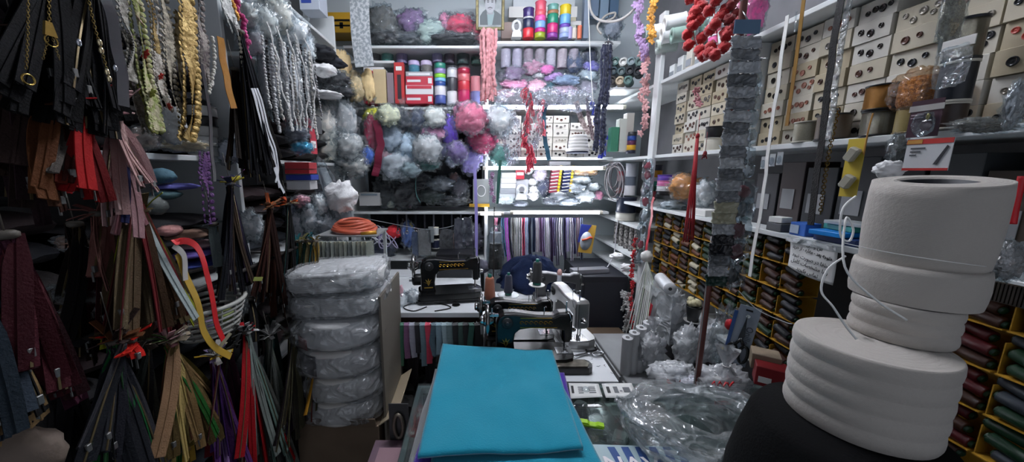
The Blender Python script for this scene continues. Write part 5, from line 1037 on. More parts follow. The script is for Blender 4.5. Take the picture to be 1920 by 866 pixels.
# ================= dark goods on the third and fourth shelf, left half
DK = [('white open carton', 693, 374, 36, 20), ]
bxpx('white_carton', 'white open carton at the left end of the long white shelf', 674, 712, 362, 386, pm('c8c8c6', .6), y=BY-.0, d=.14, prints=[(.1, .9, .8, .95, pm('8a9aa4', .5))])
for i, (nm, px, py, w_, h_, c) in enumerate([('black folded fabric', 760, 364, 56, 50, '0f1116'), ('dark wool', 722, 360, 40, 50, '1c1e22'), ('silver foil', 826, 345, 60, 26, 'a4a8ac'), ('dark green shiny goods', 810, 368, 50, 26, '2a3430'), ('metal fittings', 850, 376, 56, 18, '5a5c5e'), ('grey packed goods', 862, 352, 34, 34, '4c4a50'), ('dark blue black fabric', 785, 340, 50, 26, '15181e'), ('reddish brown goods', 852, 335, 20, 20, '6a4a44'), ('black star shaped goods', 870, 365, 22, 20, '14161c'), ('small white label pack', 733, 382, 18, 14, 'a8a898'), ('olive gold packed goods', 758, 380, 16, 16, '5a5020')]):
    pouch(f'{nm} in a clear wrapper on the long white back shelf', px, py, w_, h_, pm(c, .25, .6, bump=1, bs=50) if 'foil' in nm or 'metal' in nm else c, dict(y=BY+.08), seed=300+i, ridge=.08, name='goods_bag', part='goods')
b = B().box(-.42, .42, 0, .01, -.10, .17)
o = ob('dark_backing', B().grid(lambda u, v: (-.9+.96*u, YW-.03+.01*sin(u*60), 1.20+.62*v), 80, 6, th=.003), pm('16181c', .9), None); tag(o, 'dark background sheet over the wall behind the middle back shelf', 'cloth')  # wavy dark sheet, a dark background for the shelf goods
o = ob('dark_backing', B().grid(lambda u, v: (-.9+.96*u, YW-.03+.01*sin(u*60), .83+.34*v), 80, 6, th=.003), pm('1b1e24', .9), None); tag(o, 'dark background sheet over the wall behind the lowest back shelf', 'cloth')
for i, (nm, px, py, w_, h_, c) in enumerate([('blue black goods', 718, 470, 50, 36, '20283a'), ('bright red ball', 738, 435, 30, 26, 'c02830'), ('violet goods', 712, 440, 30, 30, '4a3c70'), ('blue packed goods', 765, 440, 28, 50, '3a5488'), ('dark packed goods', 885, 445, 44, 50, '34303c'), ('dark brown wrapped goods', 858, 455, 30, 44, '4a3434'), ('yellow and blue goods', 768, 425, 14, 16, 'c8a030')]):
    pouch(f'{nm} on the lowest back shelf above the old machine', px, py, w_, h_, c, dict(y=BY+.09), seed=330+i, ridge=.06, name='goods_bag', part='goods', clear=i != 1)
for k in range(3):
    P = [W(700+k*14+18*cos(j*.9+k), 436+k*8+14*sin(j*1.3+k), y=BY+.0-.004*(j % 3)) for j in range(12)]; cordp('curly_cord', f'{["white","pale grey","lilac grey"][k]} cord tangled on the lowest back shelf', 'cord', P, .004, pm(['d4d6dc', 'b8bac4', 'a8a0c0'][k], .6), sub=5)
spool('silver thread reel on the lowest back shelf', W(817, 440, y=BY+.03), .026, .06, 'b8bcbc', name='thread_reel', cat='thread reel'); spool('dark blue thread reel under the silver one', W(817, 465, y=BY+.03), .032, .07, '1c2440', name='thread_reel', cat='thread reel')
cordp('string_line', 'string tied across the lowest back shelf with packs hanging on it', 'string', [W(688, 410, y=BY-.03), W(760, 424, y=BY-.04), W(805, 430, y=BY-.05), W(850, 423, y=BY-.04), W(885, 405, y=BY-.03)], .0018, pm('a8aaac', .6))
HP = [(795, 455, 24, 50, '8a8480', 'grey beige'), (836, 458, 24, 54, '3a3638', 'dark'), (808, 440, 10, 30, 'a0a09c', 'pale'), (862, 440, 20, 60, '4a4654', 'smoky'), (876, 435, 18, 54, '2c2c38', 'blue black'), (778, 458, 12, 46, '26406a', 'navy')]
for i, (px, py, w_, h_, c, nm) in enumerate(HP):
    t = thing('hanging_pack', f'{nm} flat pack hanging on the string over the old machine', 'pack', W(px, py-h_/2, y=BY-.045)); s = T(px, py, y=BY-.045)
    ob('card', B().box(-w_*s/2, w_*s/2, 0, .004, -h_*s, 0, c=.001), pm(c, .3, bump=.6, bs=60), t); ob('wrapper', B().at(0, -.004, -h_*s/2).blob(w_*s*.55, .012, h_*s*.52, 14, 12, .1, 3, i, pw=.5, ridge=.05), CLEARD, t)
p = W(838, 478, y=BY-.06); t = thing('red_tag_pack', 'dark red label at the foot of the dark hanging pack', 'label', p); ob('label', B().box(-.03, .03, 0, .003, -.012, .016), pm('7a1830', .5), t)
for i in range(9):
    px = 745+17*i; t = thing('zipper_pull', f'metal chain pull, {ORD[i+1]} from the left under the long white shelf', 'pull', W(px, 402, y=BY+.04), group='metal pulls under the long white shelf'); ob('strap', B().box(-.006, .006, 0, .003, -.13-.01*(i % 3), 0), pm(['3a3c44', '6a6c74', '24262c'][i % 3], .35, .5), t); ob('ring', B().at(0, 0, -.14, rx=pi/2).tube([(cos(a)*.011, sin(a)*.014, 0) for a in [2*pi*k/10 for k in range(10)]], .003, 5, closed=True), STEEL, t)
# ================= strips of ribbon and zip hanging under the lower tube
SR = [('d07090', 'pink'), ('2c2c38', 'black'), ('6a9cc8', 'light blue'), ('b04cc0', 'magenta'), ('484858', 'slate'), ('a8a8a4', 'silver grey'), ('8c8c88', 'dull silver'), ('b8b4b8', 'pale grey'), ('d85070', 'hot pink'), ('7c8ca8', 'steel blue'), ('22283c', 'navy'), ('2a3450', 'midnight blue'), ('8a8088', 'taupe'), ('5c4464', 'plum'), ('9a88b0', 'lilac'), ('a8a4b0', 'pearl grey'), ('3c2c4c', 'aubergine'), ('948cb4', 'lavender'), ('28283c', 'ink blue'), ('e0dce8', 'glittering white'), ('34304c', 'indigo'), ('6c648c', 'dusty violet'), ('b0aab8', 'silvery'), ('54507c', 'blue violet'), ('5a3c4c', 'wine'), ('788098', 'grey blue')]
for i, (c, nm) in enumerate(SR):
    px = 930+6.4*i+rnd.uniform(-.6, .6); e = 478+rnd.uniform(-8, 20)
    o = hung('trim_strip', [(px, 408), (px+rnd.uniform(-2, 2), 440), (px+(8 if i < 5 else 1), e)], .030 if i not in (8,) else .03, pm(c, .35, bump=.5, bs=150, var=.2, vs=60), 'trim', dict(y=BY+.0+.02*(i % 3)), side=(1, .2, 0), wavy=.004) if False else \
        hung('trim_strip', f'{nm} trimming strip, {ORD[i+1]} from the left under the lower tube lamp', [(px, 408), (px+rnd.uniform(-2, 2), 440), (px+(6 if i < 5 else 1), e)], .024, pm(c, .35, bump=.5, bs=150, var=.25, vs=60), 'trim', dict(y=BY+.0+.02*(i % 3)), side=(1, .2, 0), wavy=.004, mid=.006, grp='trimming strips under the lower tube lamp')
        
    o.data.materials.append(pm('c8c8d4' if i % 3 == 0 else '1c1c28', .25, .6))
t = thing('fabric_shears_pack', 'yellow and blue hang card with orange handled shears in the back corner', 'scissors pack', W(1101, 448, y=BY-.02), rot=(0, .12, 0)); s = T(1101, 448, y=BY-.02)
ob('card', B().box(-13*s, 13*s, 0, .003, -27*s, 27*s, c=.001), pm('c8a040', .45), t); ob('blue_panel', B().prism([(-16*s, 27*s), (4*s, 27*s), (-4*s, 10*s), (-14*s, -8*s), (-17*s, -8*s)], -.003, -.001), pm('2c3c98', .4), t)
ob('grey_disc', B().at(-2*s, -.002, -4*s, rx=pi/2).lathe([(0.001, .002), (11*s, .002), (11*s, 0)], 20, sy=1.6), pm('a8b0b8', .4), t); ob('handle', B().tube([(-10*s, -.008, -3*s), (-2*s, -.012, 0), (4*s, -.01, 4*s), (9*s, -.006, 3*s)], .008, 7), pm('c85030', .4), t)
# loops of wires in the right back corner
for k in range(5):
    cx, cy = 1148+(k % 3)*5, 328+k*4; P = [W(cx+(11+k)*cos(a), cy+(24+2*k)*sin(a), y=BY-.12-.01*k) for a in [2*pi*i/16 for i in range(16)]]
    o = ob('cable_loop', B().tube([p-P[0] for p in P], .004, 6, closed=True), pm(['6a6466', 'a8a4a8', '4a4248', '8c8688', 'b4b0b4'][k], .5), None, P[0]); tag(o, f'{["brown grey","pale","dark","mid grey","light"][k]} cord loop hanging at the corner beside the tubes', 'cord loop')
cordp('power_cable', 'white power cable drooping from the tube lamp in the corner', 'cable', [W(1130, 312, y=BY-.1), W(1160, 305, y=BY-.13), W(1172, 330, y=BY-.13), W(1168, 380, y=BY-.13), W(1156, 430, y=BY-.14), W(1150, 480, y=BY-.14), W(1125, 520, y=BY-.2)], .004, pm('c4c2c8', .4))
cordp('power_cable', 'grey power cable sagging across the upper right corner', 'cable', [W(1104, -20, y=BY-.1), W(1108, 20, y=BY-.1), W(1125, 38, y=BY-.15), W(1160, 38, y=BY-.25), W(1190, 15, y=BY-.3), W(1200, -20, y=BY-.3)], .008, pm('b8b4b0', .4))
cordp('string', 'white string hanging from above down to the bags in the middle', 'string', [W(1102, -20, y=BY-.15), W(1105, 60, y=BY-.15), W(1107, 120, y=BY-.15), W(1112, 190, y=BY-.15)], .003, WTH)
cordp('power_cable', 'curled pale cable above the ribbon shelf corner', 'cable', [W(1128, 64, y=BY+.05), W(1120, 50, y=BY+.05), W(1135, 30, y=BY+.05), W(1153, 24, y=BY+.05), W(1150, 34, y=BY+.05), W(1135, 40, y=BY+.05)], .008, pm('c8c4bc', .4))
pouch('clear bag of grey goods in the upper right back corner', 1148, 52, 34, 38, '7c828c', dict(y=BY+.1), seed=380)
bxpx('tall_panel', 'silver metal duct standing in the top right back corner', 1093, 1103, -12, 72, pm('a8b8cc', .35, .4), y=BY+.2, d=.06)
for i in range(3): bxpx('blue_carton', f'{["grey blue","pale blue","steel blue"][i]} tall carton in the top right back corner', 1106+i*18, 1122+i*18, -12, 30+i*6, pm(['7c90a8', '8ca4b8', '5c7894'][i], .4), y=BY+.24, d=.06)
# thread cones stacked in the corner shelf
k = 0
CC = [('54706c', 'sea grey'), ('c8c8c4', 'white'), ('7c8c90', 'grey'), ('5c7470', 'green grey'), ('3c4c54', 'slate'), ('4a5a5c', 'dark grey green'), ('24282e', 'black'), ('1c2026', 'jet'), ('4c4a48', 'brown grey'), ('b8a890', 'beige')]
for r_ in range(3):
    for c in range(4):
        if r_ == 2 and c == 3: continue
        px, py = 1156+c*15-r_*3, 122+r_*17+(c % 2)*1; cc, nm = CC[(r_*4+c) % 10]; p = W(px, py, x=None, y=2.55-.07*c); s = T(px, py, y=2.55-.07*c)
        spool(f'{nm} thread reel end facing out, {ORD[c+1]} {["upper","middle","lower"][r_]} row, corner shelf', p, 8*s, .09, cc, fl=pm(cc, .5, var=.2), rot=(pi/2, 0, -.5), name='thread_reel', cat='thread reel', grp='thread reels in the corner shelf')
bxpx('wire_ledge', 'grey ledge carrying the corner thread reels', 1150, 1206, 164, 167, BOARD, y=2.36, d=.2)
for i, (px, py, w_, h_, c, nm) in enumerate([(1152, 262, 16, 44, '3c7c62', 'green'), (1165, 250, 14, 50, 'c0c4bc', 'frosted'), (1178, 230, 14, 30, 'b8b4ac', 'putty'), (1158, 280, 14, 14, 'd4c820', 'yellow labelled')]): bxpx('small_carton', f'{nm} small carton on the far end of the middle side shelf', px-w_/2, px+w_/2, py-h_/2, 284, pm(c, .5), y=2.42, d=.06) if i != 3 else None
stackpx(1182, 288, 9, [('black', '25283a', 6), ('golden', 'd8a830', 9), ('maroon', '5c2c4c', 8), ('blue', '2c4890', 8), ('dark grey', '3c3c40', 7)], 'at middle side shelf end', x=RX+.03)
stackpx(1164, 362, 9, [('brown', '5a3c3c', 10), ('dark', '2c2c34', 12), ('pink grey', '8c6c70', 10), ('wine red', '8c2c38', 8), ('grey', '6c6c74', 8)], 'at the far end of the narrow side shelf', x=RX+.05)
stackpx(1180, 366, 10, [('white', 'ccccd0', 18), ('smoky', '5c6470', 16), ('silver', 'a8acb4', 24)], 'beside the white post on the narrow shelf', x=RX+.05)
stackpx(1172, 412, 18, [('cream white', 'c8c6bc', 14), ('navy', '1c2438', 28)], 'under the narrow side shelf end', x=RX+.04)
ledge = W(1172, 413, x=RX+.04).z
ob('corner_ledge', B().box(RX+.002, XR-.01, 2.12, YW, ledge-.02, ledge-.0005), BOARD); tag(bpy.data.objects['corner_ledge'], 'short white ledge below the navy reel in the back corner', 'shelf')
for k in range(5):
    p = W(1154+k*10, 470-3*k, x=RX+.06); s = T(1154, 470, x=RX+.06); t = thing('patterned_roll', f'black and white patterned roll, {ORD[k+1]} in the row near the white post', 'roll', (p.x, p.y, .8005+.14), group='patterned rolls'); ob('cloth', B().cyl(5*s, 0, 46*s, 14), pm('2c2c30', .6, c2='9c9894', vs=60), t); ob('core', B().cyl(2*s, -.0, 46.5*s, 10), CREAM, t)
ob('corner_ledge', B().box(RX+.002, XR-.01, 2.12, YW, .922, .94), BOARD); tag(bpy.data.objects['corner_ledge.001'], 'short white ledge under the patterned rolls in the back corner', 'shelf')
for i, (px, py, w_, h_, c, nm) in enumerate([(1158, 480, 30, 12, 'c8c8c8', 'white bow'), (1175, 502, 26, 16, 'd0d0d0', 'white gathered lace'), (1168, 520, 30, 14, 'bcbcbc', 'pale gathered lace'), (1200, 470, 22, 20, 'c8b89c', 'beige rosette'), (1196, 490, 24, 14, 'd8d4c8', 'cream bow')]): pouch(f'{nm} lying near the white post above the pot shelf', px, py, w_, h_, c, dict(x=RX-.02), seed=400+i, clear=False, name='lace_bow', cat='bow', ridge=.15, amp=.4)
garland('lace_garland', 'white gathered lace garland hanging in a loop under the lower side shelf', [(1142, 550), (1160, 545), (1172, 556), (1160, 590), (1150, 610)], dict(x=RX-.05), 18, .022, 'c4c4c2', 'flower', jit=.012)
garland('lace_garland', 'white lace garland hanging low before the dark corner', [(1180, 552), (1178, 590), (1168, 630), (1180, 650)], dict(x=RX-.06), 16, .022, 'bcbcba', 'flower', jit=.012)
gbox('brown_carton', 'brown cardboard carton on the floor behind the white upright tubes', (.86, 2.05, .0), (.22, .2, .46), pm('6a5844', .8), lid=pm('5a4a3a', .8))
gbox('dark_cabinet', 'dark steel cabinet standing in the right back corner', (.88, 2.45, .0), (.30, .5, .80), pm('1c1e26', .5), cat='cabinet', prints=[(.05, .95, .05, .95, pm('24262e', .5))])
for k in range(5):
    p = W(1125+k*9, 700, z=.1); t = thing('dark_bag', f'dark plastic bag, {ORD[k+1]} in the heap under the worktop edge', 'bag', (.68+.06*(k % 3), 1.35+.2*k, .0+.0)); t.location.z = 0
ob_rm = [o for o in bpy.data.objects if o.name.startswith('dark_bag')]
for o in ob_rm: used.pop(o['label'], None); bpy.data.objects.remove(o)
# machines and things on the back table
gbox('speaker_box', 'grey speaker like box leaning at the left of the back table', (-.83, 2.35, TZ+.0), (.08, .10, .16), pm('5c5e5e', .5), rz=.3)
gbox('dark_case', 'black sewing machine case at the right end of the back table', (-.14, 2.42, TZ+.0), (.26, .18, .17), pm('15161c', .45), lid=pm('0e0f14', .4), prints=[(.3, .7, .5, .6, STEEL)])
pouch('crumpled dark and white cloth lying before the black case', 902, 500, 34, 26, '3a3a44', dict(y=2.2), seed=420, clear=False, name='cloth_scrap', cat='cloth')
gbox('white_board', 'white board lying flat across the back of the table', (-.55, 2.42, TZ+.0), (.45, .14, .012), LAM, rz=.05)
pouch('crumpled clear bag of white scraps on the back table', 742, 568, 62, 44, 'c0c2c8', dict(y=1.86), seed=421, ridge=.12, name='scrap_bag', part='scraps')
pouch('small crumpled white bag beside the old machine wheel', 775, 556, 26, 24, 'd0d0d4', dict(y=1.86), seed=422, ridge=.12, name='scrap_bag', part='scraps')
pouch('pink bottle shaped scrap on the white scrap bag', 752, 545, 9, 24, 'c8929a', dict(y=1.84), seed=423, clear=False, name='pink_scrap')
pouch('white crumpled cloth behind the grey machine', 975, 568, 60, 20, 'c8ccd0', dict(y=1.95), seed=424, clear=False, name='cloth_scrap', cat='cloth', ridge=.1)
gbox('steel_box', 'long steel rail case lying on the dark cabinet', (.80, 2.3, .80), (.26, .07, .03), pm('a8aab0', .3, .6), rz=.15)
# ================= zippers tied in hanks on the left
def tape_path(a, b_, bend, n=9):
    P = []
    for j in range(n+1):
        q = j/n; p = a.lerp(b_, q**.85 if False else q); p.z += 0; h = sin(pi*q)
        p += V((bend[0]*h, bend[1]*h, 0)); p.x += (b_-a).x*.12*(q*(1-q)); P.append(p)
    return P
TEETH = pm('6a5c40', .4, .6)
def zmat(c):
    c = ''.join('%02x' % int(int(c[i:i+2], 16)*.84) for i in (0, 2, 4))
    return pm(c, .85, bump=.4, bs=260, var=.15, vs=14, spec=.15)
def hankz(label, apex, ends, cols, x=-.75, w=.024, tabs=7, wpl=None, n=None, jit=14, grp=None, tie='4a443c', seed=0, xs=.05, name='zipper_hank', loop=True, tabc=None, thk=.05):
    """apex: picture spot of the knot; ends: (px0,py0,px1,py1) spread of the lower ends; all hang round the plane x"""
    rr = random.Random(seed); A = W(apex[0], apex[1], x=x); t = thing(name, label, 'zipper hank', A, group=grp); n = n or len(cols)*2
    px0, py0, px1, py1 = ends
    for k in range(n):
        q = (k+.5)/n; dx = rr.uniform(-xs, xs)
        e = W(px0+(px1-px0)*q+rr.uniform(-jit*.4, jit*.4), py0+(py1-py0)*q+rr.uniform(-jit, jit), x=x+dx*1.0)-A
        s_ = V((rr.uniform(-.008, .008), (q-.5)*-.02, rr.uniform(-.012, .004)))
        side = V((rr.uniform(-.6, .6), 1, 0)); c = rr.choice(cols) if n > len(cols)*1.4 else cols[k % len(cols)] if isinstance(cols, (list, tuple)) else cols
        ww = w*(rr.uniform(.65, 1.25) if w < .03 else rr.uniform(.5, .95)); P = tape_path(s_, e, (rr.uniform(-.006, .008), rr.uniform(-.008, .008)))
        z = ob('zipper', B().strip(P, lambda q_, ww=ww: ww*min(1, .45+q_*2.2), .0018, side=lambda q_, s=side, r_=rr.uniform(-.5, .5): V((s.x+r_*q_, 1, .1*q_)), mid=.003), zmat(c), t)
        z.data.materials.append(TEETH if k % 6 == 0 else zmat(c))
        if k % 4 == 0: ob('slider', B().at(*P[8]).box(-.004, .004, -.004, .004, -.007, .007, c=.001).box(-.002, .002, -.0055, -.004, -.026, -.005), pm('6a6a68', .5, .5), z)
    for k in range(int(tabs*1.6)):
        a = rr.uniform(0, 2*pi); L = rr.uniform(.025, .06); d = V((cos(a)*.8, sin(a)*.8, rr.uniform(-.1, 1.1))); tc = (tabc or cols)[k % len(tabc or cols)]
        ob('zipper_end', B().strip([V((0, 0, 0)), d*L*.5, d*L+V((0, 0, -.006))], w*.55, .0018, side=V((-d.y, d.x, .2))), zmat(tc), t)
    ob('tie', B().lathe([(.010, -.006), (.014, -.003), (.014, .003), (.010, .006)], 12, wob=.3), pm(tie, .6), t)
    if loop: ob('hanging_loop', B().rod((0, 0, 0), (-.02, .01, .10), .0010), pm(tie, .6), t)
    return t
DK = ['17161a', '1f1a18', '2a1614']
# dark backing behind everything: fabric added so the left shelves don't show bright
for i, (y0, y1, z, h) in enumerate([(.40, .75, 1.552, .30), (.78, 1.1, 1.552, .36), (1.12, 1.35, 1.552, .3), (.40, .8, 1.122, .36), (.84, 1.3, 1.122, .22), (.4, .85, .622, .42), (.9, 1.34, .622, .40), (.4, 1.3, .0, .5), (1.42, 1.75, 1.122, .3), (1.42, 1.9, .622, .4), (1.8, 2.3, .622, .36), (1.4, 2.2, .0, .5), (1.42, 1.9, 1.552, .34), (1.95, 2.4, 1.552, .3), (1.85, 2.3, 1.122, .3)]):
    n = 4 if h < .32 else 5; b = thing('filler_fabric', f'dark filler fabric added in the {["upper","upper","upper","middle","middle","lower","lower","bottom","middle","lower","lower","bottom","upper","upper","middle"][i]} left shelf, {ORD[i % 8+1]} bay', 'fabric', (-1.14, (y0+y1)/2, z))
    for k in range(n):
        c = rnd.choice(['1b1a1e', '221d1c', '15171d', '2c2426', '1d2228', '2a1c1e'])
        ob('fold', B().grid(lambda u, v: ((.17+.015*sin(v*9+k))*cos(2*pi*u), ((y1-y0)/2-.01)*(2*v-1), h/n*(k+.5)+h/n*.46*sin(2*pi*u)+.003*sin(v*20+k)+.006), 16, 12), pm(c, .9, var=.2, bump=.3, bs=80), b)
DW = pm('1d1b1d', .85, var=.2)
# ---- hanging rail the hanks hang from
t = thing('hanging_rail', 'dark metal rail high up carrying the laces and zipper hanks', 'rail', (0, 0, 0))
ob('rail', B().rod((-.78, .30, 2.28), (-.78, 1.5, 2.28), .008), DARKW, t)
for y in (.5, 1.40): ob('bracket', B().rod((-.78, y, 2.28), (XL, y, 2.31), .006), DARKW, t)
t = thing('hanging_rail', 'lower dark metal rail behind the multicoloured zipper hanks', 'rail', (0, 0, 0))
ob('rail', B().rod((-.80, .30, 1.16), (-.80, 1.5, 1.16), .007), DARKW, t)
for y in (.5, 1.40): ob('bracket', B().rod((-.80, y, 1.16), (XL, y, 1.17), .006), DARKW, t)
DBR = pm('7a6638', .35, .9)
# ---- black fringe and chains, upper left
hankz('wide black mass of zippers hanging at the upper left under the gold chains', (95, -95), (-10, 170, 200, 215), ['060607', '08080a', '0c0b0e', '070709'], x=-.72, w=.032, n=80, jit=40, seed=1, xs=.07, tabs=0, loop=False)
hankz('second black zipper hank hanging beside the gold clasped chain', (175, -60), (120, 200, 225, 230), ['060607', '0a090c', '100f12'], x=-.70, w=.032, n=40, jit=40, seed=2, xs=.05, tabs=0, loop=False)
hankz('dusky brown hank at the far upper left edge', (30, 60), (-20, 300, 90, 400), ['2a1c1a', '33221c', '2b1a20', '1a1416'], x=-.74, w=.028, n=16, jit=40, seed=3)
hankz('orange brown hank hanging below the black zippers', (90, 190), (45, 330, 118, 405), ['4a2a18', '5c3418', '402014', '2a1812'], x=-.70, w=.030, n=9, jit=16, seed=4)
hankz('bright red zipper hank below the black zippers', (150, 205), (112, 352, 208, 372), ['981418', 'ac1818', '6a1012', '501412', 'a01a1a'], x=-.69, w=.030, n=16, jit=10, seed=5)
hankz('rust and grey hank left of the bright red one', (125, 190), (80, 320, 150, 345), ['6a2418', '7c3020', '5c5650', '4a1e18'], x=-.71, w=.024, n=10, jit=20, seed=6)
hankz('pale pink zipper hank spreading right of the red one', (214, 212), (205, 420, 300, 335), ['e0b4b2', 'd4a6a6', 'e6c0ba', 'c49c98', 'a87a7c'], x=-.72, w=.022, n=13, jit=22, seed=7)
hankz('mauve and navy zipper hank under the pale pink one', (232, 270), (205, 425, 285, 440), ['8a5a60', '1c2048', 'a07a7c', '5a1c24', 'c09a94'], x=-.74, w=.02, n=10, jit=18, seed=8)
chain('gold_chain', 'long fine gold chain hanging at the far left with a ring', [W(53, -40, x=-.62), W(52, 60, x=-.62), W(49, 135, x=-.62)], .0013, DBR, wire=.0004, link=.004)
o = ob('chain_ring', B().tube([(.0, .007*cos(a), .007*sin(a)) for a in [2*pi*i/16 for i in range(16)]], .0014, 6, closed=True), BRASS, None, W(53, 149, x=-.62)); tag(o, 'gold ring at the end of the long fine chain', 'ring')
chain('gold_chain', 'gold chain with a clasp hanging among the black zippers', [W(92, -40, x=-.62), W(92, 20, x=-.62), W(93, 52, x=-.62)], .0015, DBR, wire=.0005, link=.0045)
t = thing('chain_clasp', 'triangular gold clasp splitting into two short chains', 'clasp', W(93, 60, x=-.62)); ob('plate', B().at(0, 0, 0, rz=pi/2).prism([(-.008, -.006), (.008, -.006), (.004, .014), (-.004, .014)], -.002, .002), BRASS, t); ob('ring', B().at(0, 0, -.012).tube([(0, .008*cos(a), .008*sin(a)) for a in [2*pi*i/12 for i in range(12)]], .0012, 5, closed=True), BRASS, t)
chain('gold_chain', 'left short gold chain below the triangular clasp', [W(90, 72, x=-.62), W(80, 114, x=-.62)], .0012, DBR, wire=.0003, link=.0035)
chain('gold_chain', 'right short gold chain below the triangular clasp', [W(98, 70, x=-.62), W(114, 118, x=-.62)], .0012, DBR, wire=.0003, link=.0035)
chain('gold_chain', 'glittering gold chain hanging right of the clasp', [W(166, 0, x=-.64), W(180, 60, x=-.64), W(190, 92, x=-.64), W(205, 150, x=-.64)], .0017, DBR, wire=.0005, link=.0045)
for k in range(6):
    px, py = [(187, 80), (190, 95), (201, 135), (205, 148), (216, 128), (148, 80)][k]; o = ob('glass_charm', B().blob(.0035, .0035, .006, 10, 8, .1), pm('d8c8a0' if k < 4 else 'b8bcc4', .1, .8), None, W(px, py, x=-.635)); tag(o, 'small glinting charm on the glittering gold chain', 'charm', 'charms on the gold chain')
hung('black_tape', 'black satin tape hanging in front of the laces', [(188, -30), (215, 60), (228, 140), (238, 200)], .022, pm('2a2a2e', .3), 'trim', dict(x=-.66), side=(0, 1, 0), wavy=.006)
# ---- laces
def lace(name, label, pts, wpx, c, c2, x=-.76, jag=.25, flowers=None, th=.002, metal=0, seed=0, w0=1):
    P = [W(a, b_, x=x) for a, b_ in pts]; s = T(pts[0][0], pts[0][1], x=x)*wpx; Q = cordp(None, None, None, P, 0, None, sub=22); o0 = Q[0].copy(); Q = [q-o0+V((.006*NZ.noise(q*16+V((seed, 0, 0))), .008*NZ.noise(q*16), 0)) for q in Q]
    t = thing(name, label, 'lace', o0); m = pm(c, .5 if metal else .75, metal, bump=1.0, bs=130, c2=c2, vs=70)
    ob('band', B().strip(Q, s*.8, th, side=lambda q: V((-.35+.5*sin(q*7+seed), 1, 0)), jag=s*jag*.5), m, t)
    b = B()
    for j in range(2, len(Q)-1, 3):
        for sg in (-1, 1): b.at(*(Q[j]+V((-.002, sg*s*.42, 0))), rx=.3*sg, ry=pi/2+.3*sin(j)).lathe([(.001, .002), (s*.14, .0016), (s*.19, -.0), (s*.1, -.0015), (.001, -.0015)], 8)
    b.at(); ob('scalloped_edge', b, m, t)
    if flowers:
        for j, (f, fc) in enumerate(flowers):
            p = Q[int(f*(len(Q)-1))]; bb = B(); flower(bb, p+V((.008, -.004, 0)), s*.34, seed=seed+j); ob('flower', bb, pm(fc, .6), t)
    return t
lace('lace_ribbon', 'white toothed lace trim leftmost of the hanging laces', [(225, -30), (240, 50), (250, 110), (245, 152)], 24, 'a8a49a', '6e6a60', seed=1)
lace('lace_ribbon', 'cream lace trim with green leaves and a red flower', [(250, -30), (262, 40), (270, 120), (285, 190), (292, 245)], 30, '8f9a52', 'b8b08c', seed=2, flowers=[(.25, 'b89a88'), (.45, 'b02018'), (.7, '9aa040')])
lace('lace_ribbon', 'light grey silky lace hanging behind the green leaf lace', [(235, 60), (255, 150), (268, 200), (275, 250)], 26, 'a8a298', '7c7468', x=-.80, seed=3)
lace('lace_ribbon', 'white lace trim with red rosebuds and pearls', [(285, -30), (292, 60), (298, 120), (305, 170), (312, 205)], 22, 'c4beb2', '8c8478', seed=4, flowers=[(.62, 'b82420'), (.85, 'e0d8d0'), (.95, 'a83028')])
lace('lace_ribbon', 'beige toothed lace trim between the rosebud lace and the gold one', [(305, -30), (312, 60), (320, 140), (330, 210)], 26, 'a59c88', '6f685a', seed=5)
lace('gold_lace', 'wide glittering gold lace band hanging in a long loop', [(345, -30), (352, 60), (358, 150), (360, 220), (352, 262)], 38, 'c0a468', '8a7038', seed=6, metal=.5, x=-.75)
lace('gold_lace', 'narrow pale gold lace beside the wide glittering gold band', [(330, 20), (335, 120), (342, 200), (345, 264)], 16, 'b8a880', '847448', seed=7, metal=.4, x=-.77)
lace('gold_lace', 'thin tan braid hanging between the beige and gold laces', [(280, -30), (284, 30), (292, 100)], 12, 'a88c50', '7c6434', seed=8, x=-.74)
lace('lace_ribbon', 'olive green lace end hanging low beside the white bag', [(262, 130), (278, 180), (285, 230), (296, 248)], 22, '8c8c3c', '6c7038', seed=9, x=-.78)
lace('lace_ribbon', 'grey and dark rose lace right of the gold band', [(368, -30), (375, 40), (382, 110), (388, 160)], 26, '8c847c', '5c5250', seed=10, x=-.80)
lace('lace_ribbon', 'bright white pleated lace hanging under the orange trim', [(415, -30), (428, 20), (445, 65)], 30, 'd2d2ce', 'a8a8a4', seed=11, x=-.80)
garland('bead_string', 'string of white pearls right of the gold lace', [(398, 70), (402, 110), (398, 150), (390, 178)], dict(x=-.77), 26, .0052, 'd0ccc0', 'bead', 'beads', jit=.001)
garland('bead_string', 'string of ivory pearls beside the magenta pompoms', [(448, 60), (455, 120), (462, 160), (476, 172)], dict(x=-.80), 26, .0055, 'd0c8b4', 'bead', 'beads', jit=.001)
garland('bead_string', 'magenta pompom string hanging near the ivory pearls', [(440, 0), (458, 50), (464, 100), (468, 138)], dict(x=-.82), 22, .009, 'b02870', 'pompom', 'pompom string', jit=.006)
garland('bead_string', 'orange yellow bead trim above the magenta pompoms', [(424, -20), (436, 10), (446, 40)], dict(x=-.82), 12, .008, 'd0902c', 'pompom', 'beads', jit=.003)
hung('gold_ribbon', 'shiny golden satin ribbon hanging against the black tapes', [(412, 70), (420, 120), (432, 170), (438, 203)], .030, pm('9c6f2c', .3, .3, bump=.4), 'ribbon', dict(x=-.78), wavy=.006)
hung('dark_ribbon', 'thin black and white tape hanging past the shelf down to the purple trim', [(378, 120), (390, 200), (398, 300), (402, 340)], .012, pm('17171a', .4), 'ribbon', dict(x=-.75), wavy=.004)
lace('scalloped_tape', 'purple scalloped trim hanging below the white shelf board', [(382, 285), (386, 340), (396, 420)], 26, '4c2a5c', '5c3468', seed=12, x=-.80, jag=.5)
pouch('milky rounded bag hanging below the rosebud lace', 325, 235, 44, 66, 'c8bfae', dict(x=-.82), seed=501, pl=MILKY, ridge=.03, amp=.1)
